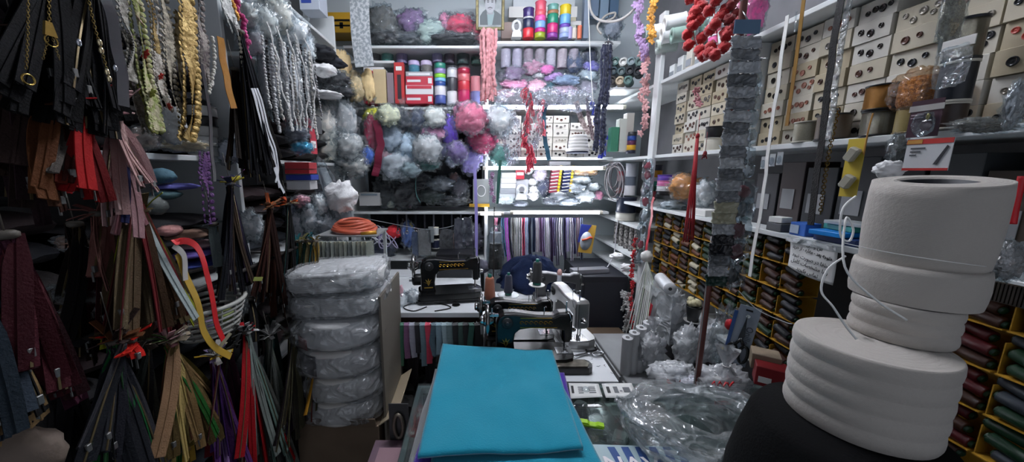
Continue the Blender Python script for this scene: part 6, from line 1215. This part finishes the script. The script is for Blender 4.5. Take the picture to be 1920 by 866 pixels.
pouch('crumpled clear bag under the green lace on the shelf edge', 262, 262, 60, 40, '8c8078', dict(x=-.86), seed=502, ridge=.1)
pouch('small clear bag of pale trims under the gold lace', 345, 272, 80, 24, 'a09074', dict(x=-.88), seed=503, ridge=.1)
for i, (py, c) in enumerate([(200, 'c8c8c4'), (214, '1a1a1c'), (228, 'c0c0bc'), (243, 'cfcfcb'), (258, 'b8b8b4')]):
    p = W(408, py+7, x=-.90); spool(f'{["white","black","off-white","milk white","grey white"][i]} reel, {ORD[5-i]} from the bottom of the pile on the left shelf board', (-.955, p.y, 1.5505+.034*(4-i)), .045, .032, c, fl=pm(c, .5), name='tape_reel', cat='tape reel', grp='tape reels on the left shelf board')
pouch('crumpled bag of white and lilac goods on the left shelf board', 432, 285, 60, 40, 'a8a8b0', dict(x=-.90), seed=505, ridge=.12)
# ---- long black satin tapes and white edge, centre left
hankz('thick hank of black satin tapes with a white one hanging before the left shelf', (450, 60), (470, 330, 528, 300), ['0c0c10', '141418', '0a0c14', '1a1612'], x=-.80, w=.034, n=26, jit=20, seed=10, tabs=0, xs=.04)
hankz('brown black tapes behind the satin hank', (440, 130), (425, 300, 480, 330), ['1a120e', '2a1a10', '0e0c0e'], x=-.84, w=.03, n=12, jit=20, seed=11, tabs=0)
for k in range(3): hung('white_tape', f'{["broad","medium","narrow"][k]} white satin tape curling off the black tapes', [(472+k*5, 165), (492+k*5, 235), (510+k*6, 300), (530-k*6, 362-k*10)], .014-.002*k, pm('c4c6ca', .4), 'ribbon', dict(x=-.775), wavy=.008)
# bead strings in clear packs, top centre-left
BC = [('c8c8c6', 'silver white'), ('2a2a2c', 'black'), ('b8b8b8', 'steel grey'), ('d4d0c8', 'pearl'), ('8a8a8c', 'grey'), ('e0e0de', 'bright white'), ('3a3a3c', 'charcoal'), ('c0bcb4', 'ivory')]
for i in range(13):
    x0 = 492+8*i; y0 = 70+6*(i % 4)+i; nm = BC[i % 8][1]
    garland('bead_string', f'{nm} bead string, {ORD[i+1]} from the black tapes towards the corner', [(x0, y0), (x0+4, y0+60), (x0+10, y0+105+10*(i % 3)), (x0+16, y0+135+14*(i % 3))], dict(x=-.80-.005*(i % 5)), 30, .0052+.001*(i % 3), BC[i % 8][0], 'bead', 'beads', jit=.002)
for i, (px, py, w_, h_) in enumerate([(455, 30, 60, 50), (490, 45, 60, 60), (520, 30, 56, 60), (548, 60, 60, 54), (565, 90, 50, 50), (470, 80, 50, 50), (505, 150, 40, 120), (540, 160, 40, 130), (565, 170, 36, 100)]):
    pouch(f'bag of {["grey lace","white lace","pale braid","white loops","white lace ends","silver trims","grey beads","white beads","silver beads"][i]} {["highest","second","third","fourth","lowest","near the pearls","nearest the black tapes","in the middle","nearest the corner"][i]} among the clear bags by the left shelf', px, py, w_, h_, ['8c8c88', 'a8a8a4', 'b0aca4', 'c8c8c6', 'b8b8b8', '8a8688', '77777a', 'a4a4a6', '9c9c9c'][i], dict(x=-.86), seed=520+i, ridge=.12, d=.4)
for i in range(5): hung('white_lace_edge', f'{["first","second","third","fourth","fifth"][i]} white scalloped lace edge hanging over the bead strings', [(500+i*18, 40+i*8), (520+i*16, 110), (535+i*14, 180), (548+i*9, 245)], .016, pm('c4c4c2', .6, c2='8c8c8a', vs=120), 'lace', dict(x=-.785), wavy=.012, jag=.004)
# flat bags with hoods / shoulder pads on the left shelf ends
for i, (px, py, w_, h_, c, nm) in enumerate([(600, 100, 60, 26, '14161c', 'black'), (618, 118, 56, 26, '1c1e26', 'blue black'), (606, 132, 50, 22, 'c4c4c2', 'white'), (625, 150, 60, 34, '16181e', 'glossy black'), (632, 172, 60, 26, '2a2c30', 'dark grey'), (612, 178, 60, 12, 'd0d0ce', 'flat white')]):
    pouch(f'{nm} shoulder pad packet on the shelf end by the beads', px, py, w_, h_, c, dict(x=-.92), seed=540+i, clear=i in (3, 4), name='pad_packet', part='pad', ridge=.05, d=1.2)
gbox('grey_carton', 'ribbed grey carton below the shoulder pad packets', (-1.02, 2.10, 1.72), (.16, .16, .10), pm('5c5e60', .6, bump=.3), rz=-pi/2)
for i, (px, py, w_, h_, c, nm) in enumerate([(640, 130, 40, 70, 'a08c68', 'tan'), (668, 165, 36, 56, 'b09a74', 'beige'), (690, 160, 26, 60, 'a8946c', 'sand')]):
    pouch(f'{nm} fur like wool bag hanging left of the red cartons', px, py, w_, h_, c, dict(y=2.5), seed=550+i, clear=i == 1, name='wool_bag', ridge=.05)
# yellow carton and lace panel up high
gbox('yellow_carton', 'yellow carton with black symbol on the high corner shelf', W(640, 60, x=-1.0)+V((0, .1, 0)), (.26, .18, .14), pm('c89a24', .5), prints=[(.3, .75, .55, .65, BLACK), (.45, .55, .2, .5, BLACK), (.3, .75, .30, .38, BLACK)])
gbox('blue_carton', 'white and blue carton at the high left shelf end', W(575, 12, x=-1.0)+V((0, .1, 0)), (.12, .12, .12), pm('c4ccd8', .5), prints=[(.1, .6, .3, .8, pm('3a50a8', .5))])
hung('lace_curtain', 'white patterned lace panel hanging beside the top back shelf', [(673, -30), (676, 60), (684, 125)], .125, pm('c2c6c8', .7, c2='8c9498', vs=55, bump=.3), 'lace', dict(y=2.42), side=(1, 0, 0))
# right of those: bags over the lower post
for i, (px, py, w_, h_, c, nm) in enumerate([(600, 235, 54, 70, 'a8a49c', 'white flower'), (612, 270, 60, 60, 'b4aea2', 'cream flower'), (648, 235, 40, 70, '8c8c8c', 'grey and clear'), (655, 275, 44, 44, '9a9a98', 'crumpled silver'), (660, 310, 50, 40, '8a8884', 'cloudy grey'), (640, 262, 22, 60, '30343c', 'black velvet')]):
    pouch(f'{nm} bag in the group left of the dark red fabric bag', px, py, w_*1.1, h_*1.1, c, dict(y=2.3+.03*(i % 3)), seed=560+i, ridge=.13, amp=.35, d=.5)
t = thing('slipper_pack', 'red and white hang tag beside the bright turquoise bag', 'hang tag', W(588, 270, x=-.84), rz=1.2); ob('card', B().box(-.022, .022, 0, .002, -.05, .09), pm('a82838', .5), t); ob('white_panel', B().box(-.016, .016, -.001, 0, -.02, .015), PAPER, t)
pouch('bright turquoise shiny packet at the shelf end', 566, 277, 40, 24, pm('2a9cc0', .15, .2), dict(x=-.85), seed=570, part='packet')
pouch('grey glossy packet above the turquoise one', 558, 252, 44, 30, '5c6068', dict(x=-.87), seed=571)
pouch('red and pink packet behind the turquoise one', 560, 228, 44, 30, 'a0404c', dict(x=-.90), seed=572)
# under the shelf board: small stacked goods between x=530 and 600
for i, (px0, px1, py0, py1, c, nm) in enumerate([(534, 580, 305, 317, 'a02830', 'dark red'), (534, 580, 318, 326, 'c03038', 'red'), (536, 584, 328, 338, '2840a0', 'blue'), (538, 582, 340, 356, 'd4d4d4', 'white')]): bxpx('small_carton', f'{nm} flat packet in the small stack below the turquoise bag', px0, px1, py0, py1, pm(c, .5), y=1.62+.02*i, d=.08)
for i, (px, py, w_, h_, c, nm) in enumerate([(565, 378, 34, 24, 'c88088', 'pink'), (585, 410, 40, 60, 'b4b4b6', 'white lace'), (560, 420, 30, 50, 'a8a8ac', 'pale bow'), (600, 385, 30, 40, 'b8b8ba', 'white frill'), (545, 395, 26, 40, '7a7c88', 'grey bow'), (468, 425, 46, 54, 'c4c4c8', 'round white'), (610, 420, 40, 40, '8a8c90', 'clear grey'), (640, 370, 60, 60, 'c0c2c4', 'white feathered')]):
    pouch(f'{nm} bag hanging behind the coloured zippers and orange hose', px, py, w_, h_, c, dict(x=-.90) if px < 500 else dict(y=1.8), seed=580+i, ridge=.14, amp=.35, clear=i not in (7,))
t = thing('film_bunch', 'sheaf of long clear wrapped white tapes slanting down to the orange hose', 'tape bunch', W(597, 315, y=1.85))
for k in range(8):
    e = W(625+k*5, 420-abs(k-4)*3, y=1.85)-V(t.location); ob('tape', B().strip([V((.004*k, 0, 0)), e*.5+V((0, .01*sin(k), 0)), e], .022, .003, side=(1, .3, 0)), pm(['c8cacc', 'b4b8ba', 'd4d6d6'][k % 3], .3), t)
ob('film', B().at(.06, -.005, -.15, ry=-.4).blob(.07, .03, .2, 20, 14, .2, 3, 5, ridge=.08), CLEARD, t)
# orange hose coil on the white packs
p = W(664, 430, t=1.72); t = thing('hose_coil', 'coil of orange rubber hose lying above the white packs', 'hose', p)
for k in range(5):
    ob('coil_turn', B().tube([((.105-.008*k+.004*sin(3*a))*cos(a), (.085-.006*k)*sin(a), .010*k+.006*sin(a*2+k)) for a in [2*pi*i/36 for i in range(36)]], .0095, 8, closed=True), pm('b8553c', .4), t)
ob('brass_end', B().rod((.06, -.08, -.01), (.13, -.06, -.004), .011), pm('c08a30', .35, .5), t)
o = ob('wire_tray', B().box(-.15, .14, -.10, .12, -.020, -.013), pm('8a8c8c', .5), None, p); tag(o, 'thin grey tray under the orange hose coil', 'tray')
ob('post', B().box(-.14, -.125, .085, .10, .75-p.z, -.020).box(.12, .135, .085, .10, .75-p.z, -.02), BOARD, o)
# row of hanging clear packs with beige zippers
for i in range(13):
    px = 594+8.2*i; nm = ['beige', 'sand', 'ivory', 'greyish', 'pale'][i % 5]; c = ['8c8670', '9a947c', 'a8a48c', '7c7a6c', 'b4b09c'][i % 5]
    t = thing('zipper_packet', f'{nm} zipper packet, {ORD[i+1]} from the left in the row under the orange hose', 'packet', W(px, 452, t=1.62+.004*(i % 3)), group='zipper packets under the hose'); s = T(px, 452, t=1.62)
    h = (62+3*sin(i))*s; ob('zippers', B().at(0, 0, -h/2, rz=.9).box(-.022, .022, -.004, .004, -h/2, h/2, c=.002), pm(c, .6, bump=.6, bs=90, var=.15, vs=20), t); ob('wrapper', B().at(0, 0, -h/2, rz=.9).blob(.025, .010, h*.52, 12, 10, .1, 3, i, pw=.5, ridge=.04), CLEARD, t)
for i in range(6):
    px = 556+7*i; hankz(f'{["teal","olive","dark green","khaki","blue green","mustard"][i]} short zipper hank, {ORD[i+1]} from the left beside the zipper packets', (px, 452), (px-6, 512, px+6, 516), [['1c5458', '26686a'], ['6c6840', '5a5434'], ['1e3c34', '2a5044'], ['8a7c50', '746a48'], ['1a6468', '1c4c54'], ['9a7c34', '5c5234']][i], x=W(px, 452, t=1.55).x, w=.018, n=5, jit=4, seed=30+i, xs=.01, tabs=3, loop=False)
# ---- stack of white wrapped packs on a carton
PKM = pm('e4e4e0', .55, var=.04, bump=.3, bs=40)
ppx = [(634, 518, 566, 155, 'top', 0), (634, 562, 604, 152, 'second', 1)]
bx0 = gbox('cardboard_carton', 'open brown cardboard carton on the floor carrying the white wrapped packs', (-.60, 1.50, 0), (.36, .36, .40), CARD)
ob('flap', B().at(.18, 0, .40, ry=.95).box(0, .004, -.17, .17, 0, .10), pm('a89a80', .8), bx0); ob('flap', B().at(0, -.18, .40, rx=.25).box(-.17, .17, -.004, 0, 0, .05), CARD, bx0)
zz = .402
for i, (h, rx_, nm, c) in enumerate([(.115, .185, 'lowest', 'cfccc6'), (.115, .190, 'second lowest', 'd2d0ca'), (.125, .195, 'third', 'cfcdc9'), (.125, .195, 'fourth', 'e2e2e0'), (.10, .190, 'second highest', 'eaeae8'), (.105, .195, 'topmost', 'ececea')]):  # whites get lighter towards the top: light from above put into the colour
    t = thing('elastic_pack', f'{nm} white film wrapped pack of elastic in the tall stack on the brown carton', 'elastic pack', (-.60+.006*sin(i*2), 1.48, zz), rz=.05*sin(i*3)); zz += h+.002
    if i < 4:
        b = B().lathe([(rx_*.2, .004), (rx_*.93, .004), (rx_*.98, .012)]+[(rx_*(.985+(.008 if j % 2 else 0)), .012+(h-.024)*j/8) for j in range(9)]+[(rx_*.93, h-.004), (rx_*.2, h-.004)], 40, wob=.04)
        ob('rolled_elastic', b, pm(c, .6, bump=.2, bs=60), t)
        ob('wrapper', B().at(0, 0, h/2).blob(rx_*1.04, rx_*1.04, h*.56, 40, 18, .05, 3, i, pw=.55, ridge=.02), film('f2f4f6', .16, .45, .13, 34), t)
        if i == 3: ob('red_label', B().at(0, 0, 0).grid(lambda u, v: (rx_*1.03*cos(-2.4+.35*u), rx_*1.03*sin(-2.4+.35*u), h*.05+h*.4*v), 6, 2, th=.001), pm('7c2028', .5), t)
        if i == 2: ob('dark_label', B().grid(lambda u, v: (rx_*1.03*cos(-2.3+.5*u), rx_*1.03*sin(-2.3+.5*u), h*.2+h*.7*v), 6, 2, th=.001), pm('4c4a50', .5), t)
    else:
        ob('folded_elastic', B().at(0, 0, h*.5).blob(rx_, .155, h*.49, 40, 26, .10, 3.2, i*5, pw=.5, ridge=.012), pm(c, .6, bump=.5, bs=60, wave=(90, 'Z', .8)), t); t.rotation_euler.y = -.05
        ob('wrapper', B().at(0, 0, h/2).blob(rx_*1.05, .165, h*.56, 40, 18, .06, 3, i+9, pw=.4, ridge=.03), film('f4f6f8', .20, .5, .12, 36), t)
o = ob('divider_board', B().box(-.405, -.395, 1.36, 1.72, 0, .98), pm('6c665c', .7), None); tag(o, 'upright brown board beside the stack of white packs', 'board')
# ---- big multicolour hanks
hankz('dark navy and violet zipper hank hanging under the shelf board', (432, 345), (402, 548, 478, 540), ['10131f', '181a2c', '1a1420', '241a30', '0e1016', '3a2c20'], x=-.79, n=22, jit=20, seed=12, tabs=10, tabc=['3a3c50', 'a89a30', '5c3a60'])
hankz('thin grey blue hank left of the navy one', (400, 420), (405, 500, 416, 520), ['5c6a70', '74807f'], x=-.82, n=4, jit=8, seed=13, tabs=2)
hankz('dark brown zipper hank with one bright red zipper', (505, 388), (474, 560, 540, 585), ['3a1a12', '2c1610', '4a2014', '1a1012', '5a2c1c', '3a1a12', '2c1610', '1c1412', '442418', 'a01c28'], x=-.80, n=24, jit=22, seed=14, tabs=12, tabc=['a87858', '8a5a40', 'c86030', '5c4838'])
hankz('black and teal zipper hank with orange ends', (540, 382), (530, 560, 568, 552), ['0f0f12', '151214', '1c4a4c', '101216', '0c0c0e', '1a1a1a', '241410', '141416'], x=-.82, n=16, jit=16, seed=15, tabs=12, tabc=['d85a20', 'b0482c', '3c3838', '8c7c60'])
hankz('large hank of brown, maroon and lime zippers tied high up', (245, 345), (185, 640, 372, 600), ['3c241a', '5a1c1e', '4a3420', 'aab02c', '5c4a36', '7c4c44', '3a1a18', '5a5240', 'c0ccca', '46301e', '6a1c20', '6c5c44'], x=-.76, n=34, jit=18, seed=16, tabs=12, w=.025, xs=.07)
hankz('pinkish brown hank at the left of the big brown one', (185, 400), (165, 495, 212, 545), ['7a4a44', '6a3c38', '8a5c54'], x=-.78, n=6, jit=20, seed=17)
hankz('olive and rust zipper hank at the right of the big brown one', (268, 395), (300, 580, 365, 590), ['5c5030', '6c5c40', '7c2c20', '9aa028', '4c3c28', '76684c'], x=-.78, n=14, jit=20, seed=18)
hankz('bright red hank ends glowing between the upper and lower hanks', (240, 640), (222, 662, 262, 666), ['e02a1c', 'c81c14'], x=-.73, n=9, jit=5, seed=19, tabs=4, w=.02)
hankz('lower left hank of slate, green and dark zippers', (215, 640), (150, 850, 300, 900), ['23262c', '1c1e24', '1f6a38', '2a2c34', '17181c', '3a3a3e', '1c2a38', '24502c'], x=-.72, n=44, jit=30, seed=20, tabs=8, tabc=['7a4a2c', '3a2c28'])
hankz('lower hank of tan, ochre and green zippers with pink ends', (318, 640), (290, 880, 428, 790), ['7c4a34', 'b08c34', '1c5c20', '9c7c50', 'a08040', '5c4a28', '9a7858', '6c5c28', 'b8a060', '4a3c28'], x=-.74, n=44, jit=26, seed=21, tabs=20, tabc=['c89ca0', 'b8a890', 'd4ccc0', '6c8c50', '8c5c60'], w=.026)
hankz('maroon, purple and lilac zipper hank below the wire basket', (402, 668), (395, 850, 478, 900), ['5c0c18', '4c2a6c', '6a3c80', '8c6ca0', '3c1c4c', '481018', 'b8a0b8'], x=-.75, n=34, jit=26, seed=22, tabs=16, tabc=['c8c4bc', '3a3a3a', 'd0c8a8', '8c7ca0', 'c8a030'])
hankz('mint, grey and bright red zipper hank with striped ends', (462, 622), (440, 860, 560, 880), ['7a948a', '8a8c84', 'b0141c', 'a8141c', '4c4e4a', '6c6c5c', '2c2c2e', '9aa49c', '3a2a2a'], x=-.76, n=40, jit=30, seed=23, tabs=20, tabc=['d0d0ce', '2a2a2c', 'b81c24', '8c8c88'])
hankz('dark olive and purple zipper hank with thick looped ends', (545, 628), (520, 840, 590, 790), ['3a362c', '2c2428', '54503c', '3c2c44', '28241f', '6a6444'], x=-.76, n=34, jit=22, seed=24, tabs=12, tabc=['5c5c4c', '8a8a84', '3c3c34'])
hankz('orange, yellow and blue zipper hank rightmost of the lower hanks', (588, 640), (560, 770, 632, 800), ['3c3428', 'd86a20', '6a6044', 'd89a30', '7c3c38', '4a6a94', '5c5840', '8c8070'], x=-.72, n=30, jit=20, seed=25, tabs=16, tabc=['d8b830', '9c7060', 'b08a98', '4a6a94', '2a2a2c', '8c3420'])
hankz('wide plum and maroon hank at the far left edge', (10, 440), (20, 700, 150, 735), ['3c1018', '481420', '3a1226', '2c0e14', '4a1a22'], x=-.66, w=.034, n=36, jit=24, seed=26, tabs=0, xs=.06)
hankz('slate blue, black and tan hank at the lower left edge', (-40, 560), (-30, 820, 90, 760), ['2c3640', '141416', '9a7c54', '3a4450', '1a1c20', '0f0f10', '4a5058'], x=-.64, w=.028, n=20, jit=30, seed=27, tabs=0)
hankz('dim grey black hank behind the lower left hanks', (120, 640), (60, 860, 190, 880), ['1a1a1c', '202022', '17181a', '262628'], x=-.80, w=.034, n=24, jit=30, seed=28, tabs=4)
hankz('dark teal hank hanging under the brown zippers', (510, 590), (498, 700, 530, 720), ['16302e', '1c1c1e', '122422'], x=-.84, n=10, jit=20, seed=29, tabs=4)
hankz('deep dark hank hanging behind the navy and brown ones', (470, 560), (440, 640, 520, 660), ['121214', '0e0e10', '17171a'], x=-.86, w=.034, n=14, jit=20, seed=31, tabs=0)
hankz('brown black hank behind the lime striped one', (140, 420), (110, 640, 200, 660), ['1a1210', '120e10', '20140f'], x=-.84, w=.034, n=16, jit=24, seed=32, tabs=0)
hankz('wine and brown hank filling the gap under the pink hank', (205, 400), (150, 600, 260, 650), ['3c1418', '2c1c14', '4a2a20', '241418', '5c3c34'], x=-.82, w=.03, n=20, jit=24, seed=40, tabs=6)
hankz('charcoal and olive hank in the gap left of the ochre hank', (270, 640), (215, 860, 330, 900), ['1c1c1e', '34342c', '2a2a24', '3c4440', '1a2024'], x=-.82, w=.03, n=20, jit=30, seed=41, tabs=10, tabc=['8a8478', '5c5048'])
hankz('dark purple and grey hank between the lilac and mint hanks', (430, 650), (400, 860, 470, 900), ['2a2030', '3c3440', '54504c', '1c1820', '4c2438'], x=-.82, w=.028, n=16, jit=26, seed=42, tabs=10, tabc=['b0aca4', '3a3a3a'])
hankz('grey green and silver hank between the mint and olive hanks', (505, 630), (490, 860, 545, 880), ['4c504c', '6c706c', '2c3030', '7c8478', '3c3c38'], x=-.80, w=.026, n=16, jit=30, seed=43, tabs=10, tabc=['a8a8a4', '4c4c4c'])
# single ribbons
hung('red_ribbon', 'bright red satin ribbon curving down past the wire basket', [(325, 455), (352, 452), (374, 470), (392, 530), (405, 600), (418, 637)], .016, pm('c8161c', .35), 'ribbon', dict(x=-.70), wavy=.003)
hung('yellow_ribbon', 'golden yellow ribbon hanging left of the wire basket', [(332, 475), (352, 520), (370, 570), (382, 620), (400, 650), (432, 668)], .018, pm('c09a38', .4), 'ribbon', dict(x=-.71), wavy=.006)
hung('white_ribbon', 'white ribbon curling beside the bright red one', [(325, 460), (344, 480), (350, 525)], .014, pm('b8b4ae', .4), 'ribbon', dict(x=-.705), wavy=.004)
# folded stock behind the ribbons, basket
for i, (px, py, w_, h_, c, nm) in enumerate([(355, 440, 70, 20, '5a4438', 'brown'), (375, 458, 60, 14, '8a7478', 'mauve'), (365, 475, 70, 14, '5a4c8c', 'violet'), (372, 492, 76, 14, '24306c', 'deep blue'), (318, 432, 40, 22, 'a87874', 'pinkish'), (300, 330, 50, 30, '34505c', 'teal blue'), (330, 350, 70, 14, '44447c', 'indigo'), (310, 365, 50, 20, '30484c', 'dark teal'), (290, 385, 40, 40, '484c4a', 'grey green')]):
    pouch(f'{nm} folded cloth stacked on the left shelf behind the ribbons', px, py, w_, h_, c, dict(x=-.88), seed=610+i, clear=False, name='folded_cloth', cat='cloth', part='cloth', d=1.2, ridge=.03, amp=.12)
t = thing('wire_basket', 'white plastic basket of small goods behind the bright red ribbon', 'basket', W(392, 592, x=-.84)); s = T(392, 592, x=-.84)
WB2 = pm('a4a49e', .5)
for k in range(6):
    z = -.045+.018*k; rr_ = .085+.006*k; ob('rim' if k == 5 else 'slat_ring', B().tube([(rr_*.8*cos(a), rr_*sin(a), z) for a in [2*pi*i/28 for i in range(28)]], .0045 if k < 5 else .007, 6, closed=True), WB2, t)
for k in range(14): a = 2*pi*k/14; ob('upright', B().rod((.068*cos(a), .085*sin(a), -.045), (.092*cos(a), .115*sin(a), .045), .003, 5), WB2, t)
ob('bottom', B().at(0, 0, -.05).cyl(.07, 0, .006, 24), WB2, t)
for i, (dx, dy, c) in enumerate([(0, 0, 'b0807c'), (.03, .03, '8c9a50'), (-.03, .03, 'c8b8a8'), (.02, -.04, '9c8cb0'), (-.02, -.04, 'a88880')]):
    q = V(t.location)+V((dx, dy, -.012)); o = ob('ribbon_roll', B().lathe([(.008, -.014), (.022, -.014), (.023, .014), (.008, .014)], 16, cap=False), pm(c, .6), None, q, rot=(.4*sin(i), .5*cos(i), 0)); tag(o, f'{["rosy","olive","cream","lilac","dusty pink"][i]} little ribbon roll inside the white basket', 'ribbon roll')
pouch('grey ruffled white goods hanging right of the basket', 440, 560, 44, 60, '8c8c88', dict(x=-.86), seed=630, ridge=.1)
t = thing('price_tag', 'yellow green paper tag among the brown zippers', 'tag', W(484, 523, x=-.74), rot=(.2, .3, 1.2)); ob('tag_paper', B().box(-.016, .016, 0, .001, -.007, .007), pm('b0b860', .6), t)
pouch('dark crinkled bag in the shadow left of the big brown hank', 140, 455, 60, 30, '5a4438', dict(x=-.86), seed=631)
pouch('dull brown crinkled bag on the middle left shelf', 150, 560, 110, 60, '241e1c', dict(x=-.86), seed=632)
pouch('beige cloth bag on the floor at the lower left corner', 50, 855, 140, 120, '4a4038', dict(x=-.72), seed=633, clear=False, name='cloth_bag', ridge=.0, amp=.15)
# ---- trimmings hanging below the back table, clutter on the floor
t = thing('hanging_rail', 'thin rail under the back table edge carrying trimmings', 'rail', (0, 0, 0)); ob('rail', B().rod((-.66, 1.70, .70), (.03, 1.70, .70), .005), STEEL, t)
for x in (-.64, .01): ob('bracket', B().rod((x, 1.70, .70), (x, 1.76, .70), .004), STEEL, t)
TR = ['c08a20', '3c5c68', 'b87a5c', 'c02c34', '4a4a50', '24262c', '5c2c3c', 'a03c5c', '3c3c40', '2c5040', '5c4058', '70707a', '1c1c20', '4a5a60', '8a2c3c', '3c4c54', '5a6c74', '6c7c80', '4c5a5c', '1c1e20', '2c3c38', '18181a', '26443c', '141416']
TNM = ['amber', 'slate blue', 'salmon', 'red', 'grey', 'near black', 'wine', 'raspberry', 'dark grey', 'green', 'plum', 'silver grey', 'black', 'steel', 'crimson', 'blue grey', 'pale slate', 'sea grey', 'grey green', 'jet', 'deep green', 'coal', 'bottle green', 'pitch black']
for i in range(24):
    x = -.645+.0285*i; t = thing('looped_ribbon', f'{TNM[i]} trim looped over the rail under the back table', 'trim', (x, 1.70, .70)); L = .11+.05*((i*7) % 4)/3+(.06 if i > 8 else 0); rr = random.Random(i)
    for q in (-1, 1):
        ob('tape', B().strip([V((0, 0, .0065)), V((rr.uniform(-.004, .004), q*.012, -.004)), V((rr.uniform(-.01, .01), q*.016, -L*.5)), V((rr.uniform(-.012, .012), q*.012-.004, -L*rr.uniform(.9, 1.1)))], .030, .002, side=(1, .2, 0)), pm(''.join('%02x' % min(255, int(int(TR[i][q_:q_+2], 16)*1.45)) for q_ in (0, 2, 4)), .6, bump=.4), t)
for i, (x, c, L) in enumerate([(-.60, '1f3c1c', .36), (-.56, '2c5224', .34), (-.63, '17241c', .38), (-.52, '203418', .30), (-.58, '1a2018', .4), (-.44, '1c1418', .3), (-.34, '1a1216', .34), (-.24, '17171c', .36), (-.12, '14171a', .38), (-.03, '1a1a20', .3)]):
    t = thing('long_cloth', f'{["dark green","leaf green","blackish green","moss green","olive black","wine black","brown black","charcoal","pitch dark","ink dark"][i]} long cloth hanging behind the looped trims', 'trim', (x, 1.735, .66)); ob('cloth', B().grid(lambda u, v: ((u-.5)*.06+.006*sin(v*6+i), .012*sin(u*9+i)*(.3+v), -L*v), 10, 10, th=.002), pm(c, .85, var=.15, bump=.3, bs=60), t)
    ob('top_fold', B().rod((-.03, 0, 0), (.03, 0, 0), .004), pm(c, .85), t)
for i in range(16):
    px, py = [(775, 700), (760, 760), (800, 720), (745, 815), (770, 800), (790, 780), (750, 850), (780, 845), (760, 690), (740, 770), (800, 760), (812, 700), (735, 850), (770, 730), (790, 690), (810, 740)][i]
    p = W(px, py, z=.12+.06*(i % 3)); c = ['26262a', '5c5a58', '1c1e20', '6a6c6c', '3a3438', '141518'][i % 6]
    nm = ['dark', 'grey', 'black', 'silvery', 'plum dark', 'inky'][i % 6]
    o = ob('floor_parcel', B().blob(.05+.01*(i % 3), .05, .05, 16, 12, .35, 3, i, ridge=.1, pw=.8), pm(c, .4, bump=.6, bs=40), None, p); tag(o, f'{nm} crumpled parcel in the shadowy heap left of the counter', 'parcel', 'crumpled parcels left of the counter')
t = thing('glass_pack', 'clear pack with dull metal piece standing in the shadow left of the counter', 'pack', W(748, 790, t=1.05)); ob('card', B().box(-.03, .03, 0, .003, -.08, .06), pm('3c3c3c', .4), t); ob('metal_piece', B().at(0, -.008, -.01).tube([(.014*cos(a), 0, .04*sin(a)) for a in [2*pi*i/16 for i in range(16)]], .006, 6, closed=True), pm('7c7468', .4, .6), t)
t = thing('pink_box', 'flat pinkish box lying low at the left of the cloths', 'box', W(740, 850, t=1.0)); ob('carton', B().box(-.07, .06, -.05, .05, -.02, 0), pm('5c4450', .5), t); ob('label', B().box(-.05, .04, -.04, .02, 0, .001), pm('8c6c74', .5), t)
print('SAME', {k: len(v) for k, v in used.items() if len(v) > 1 and not all(v)})
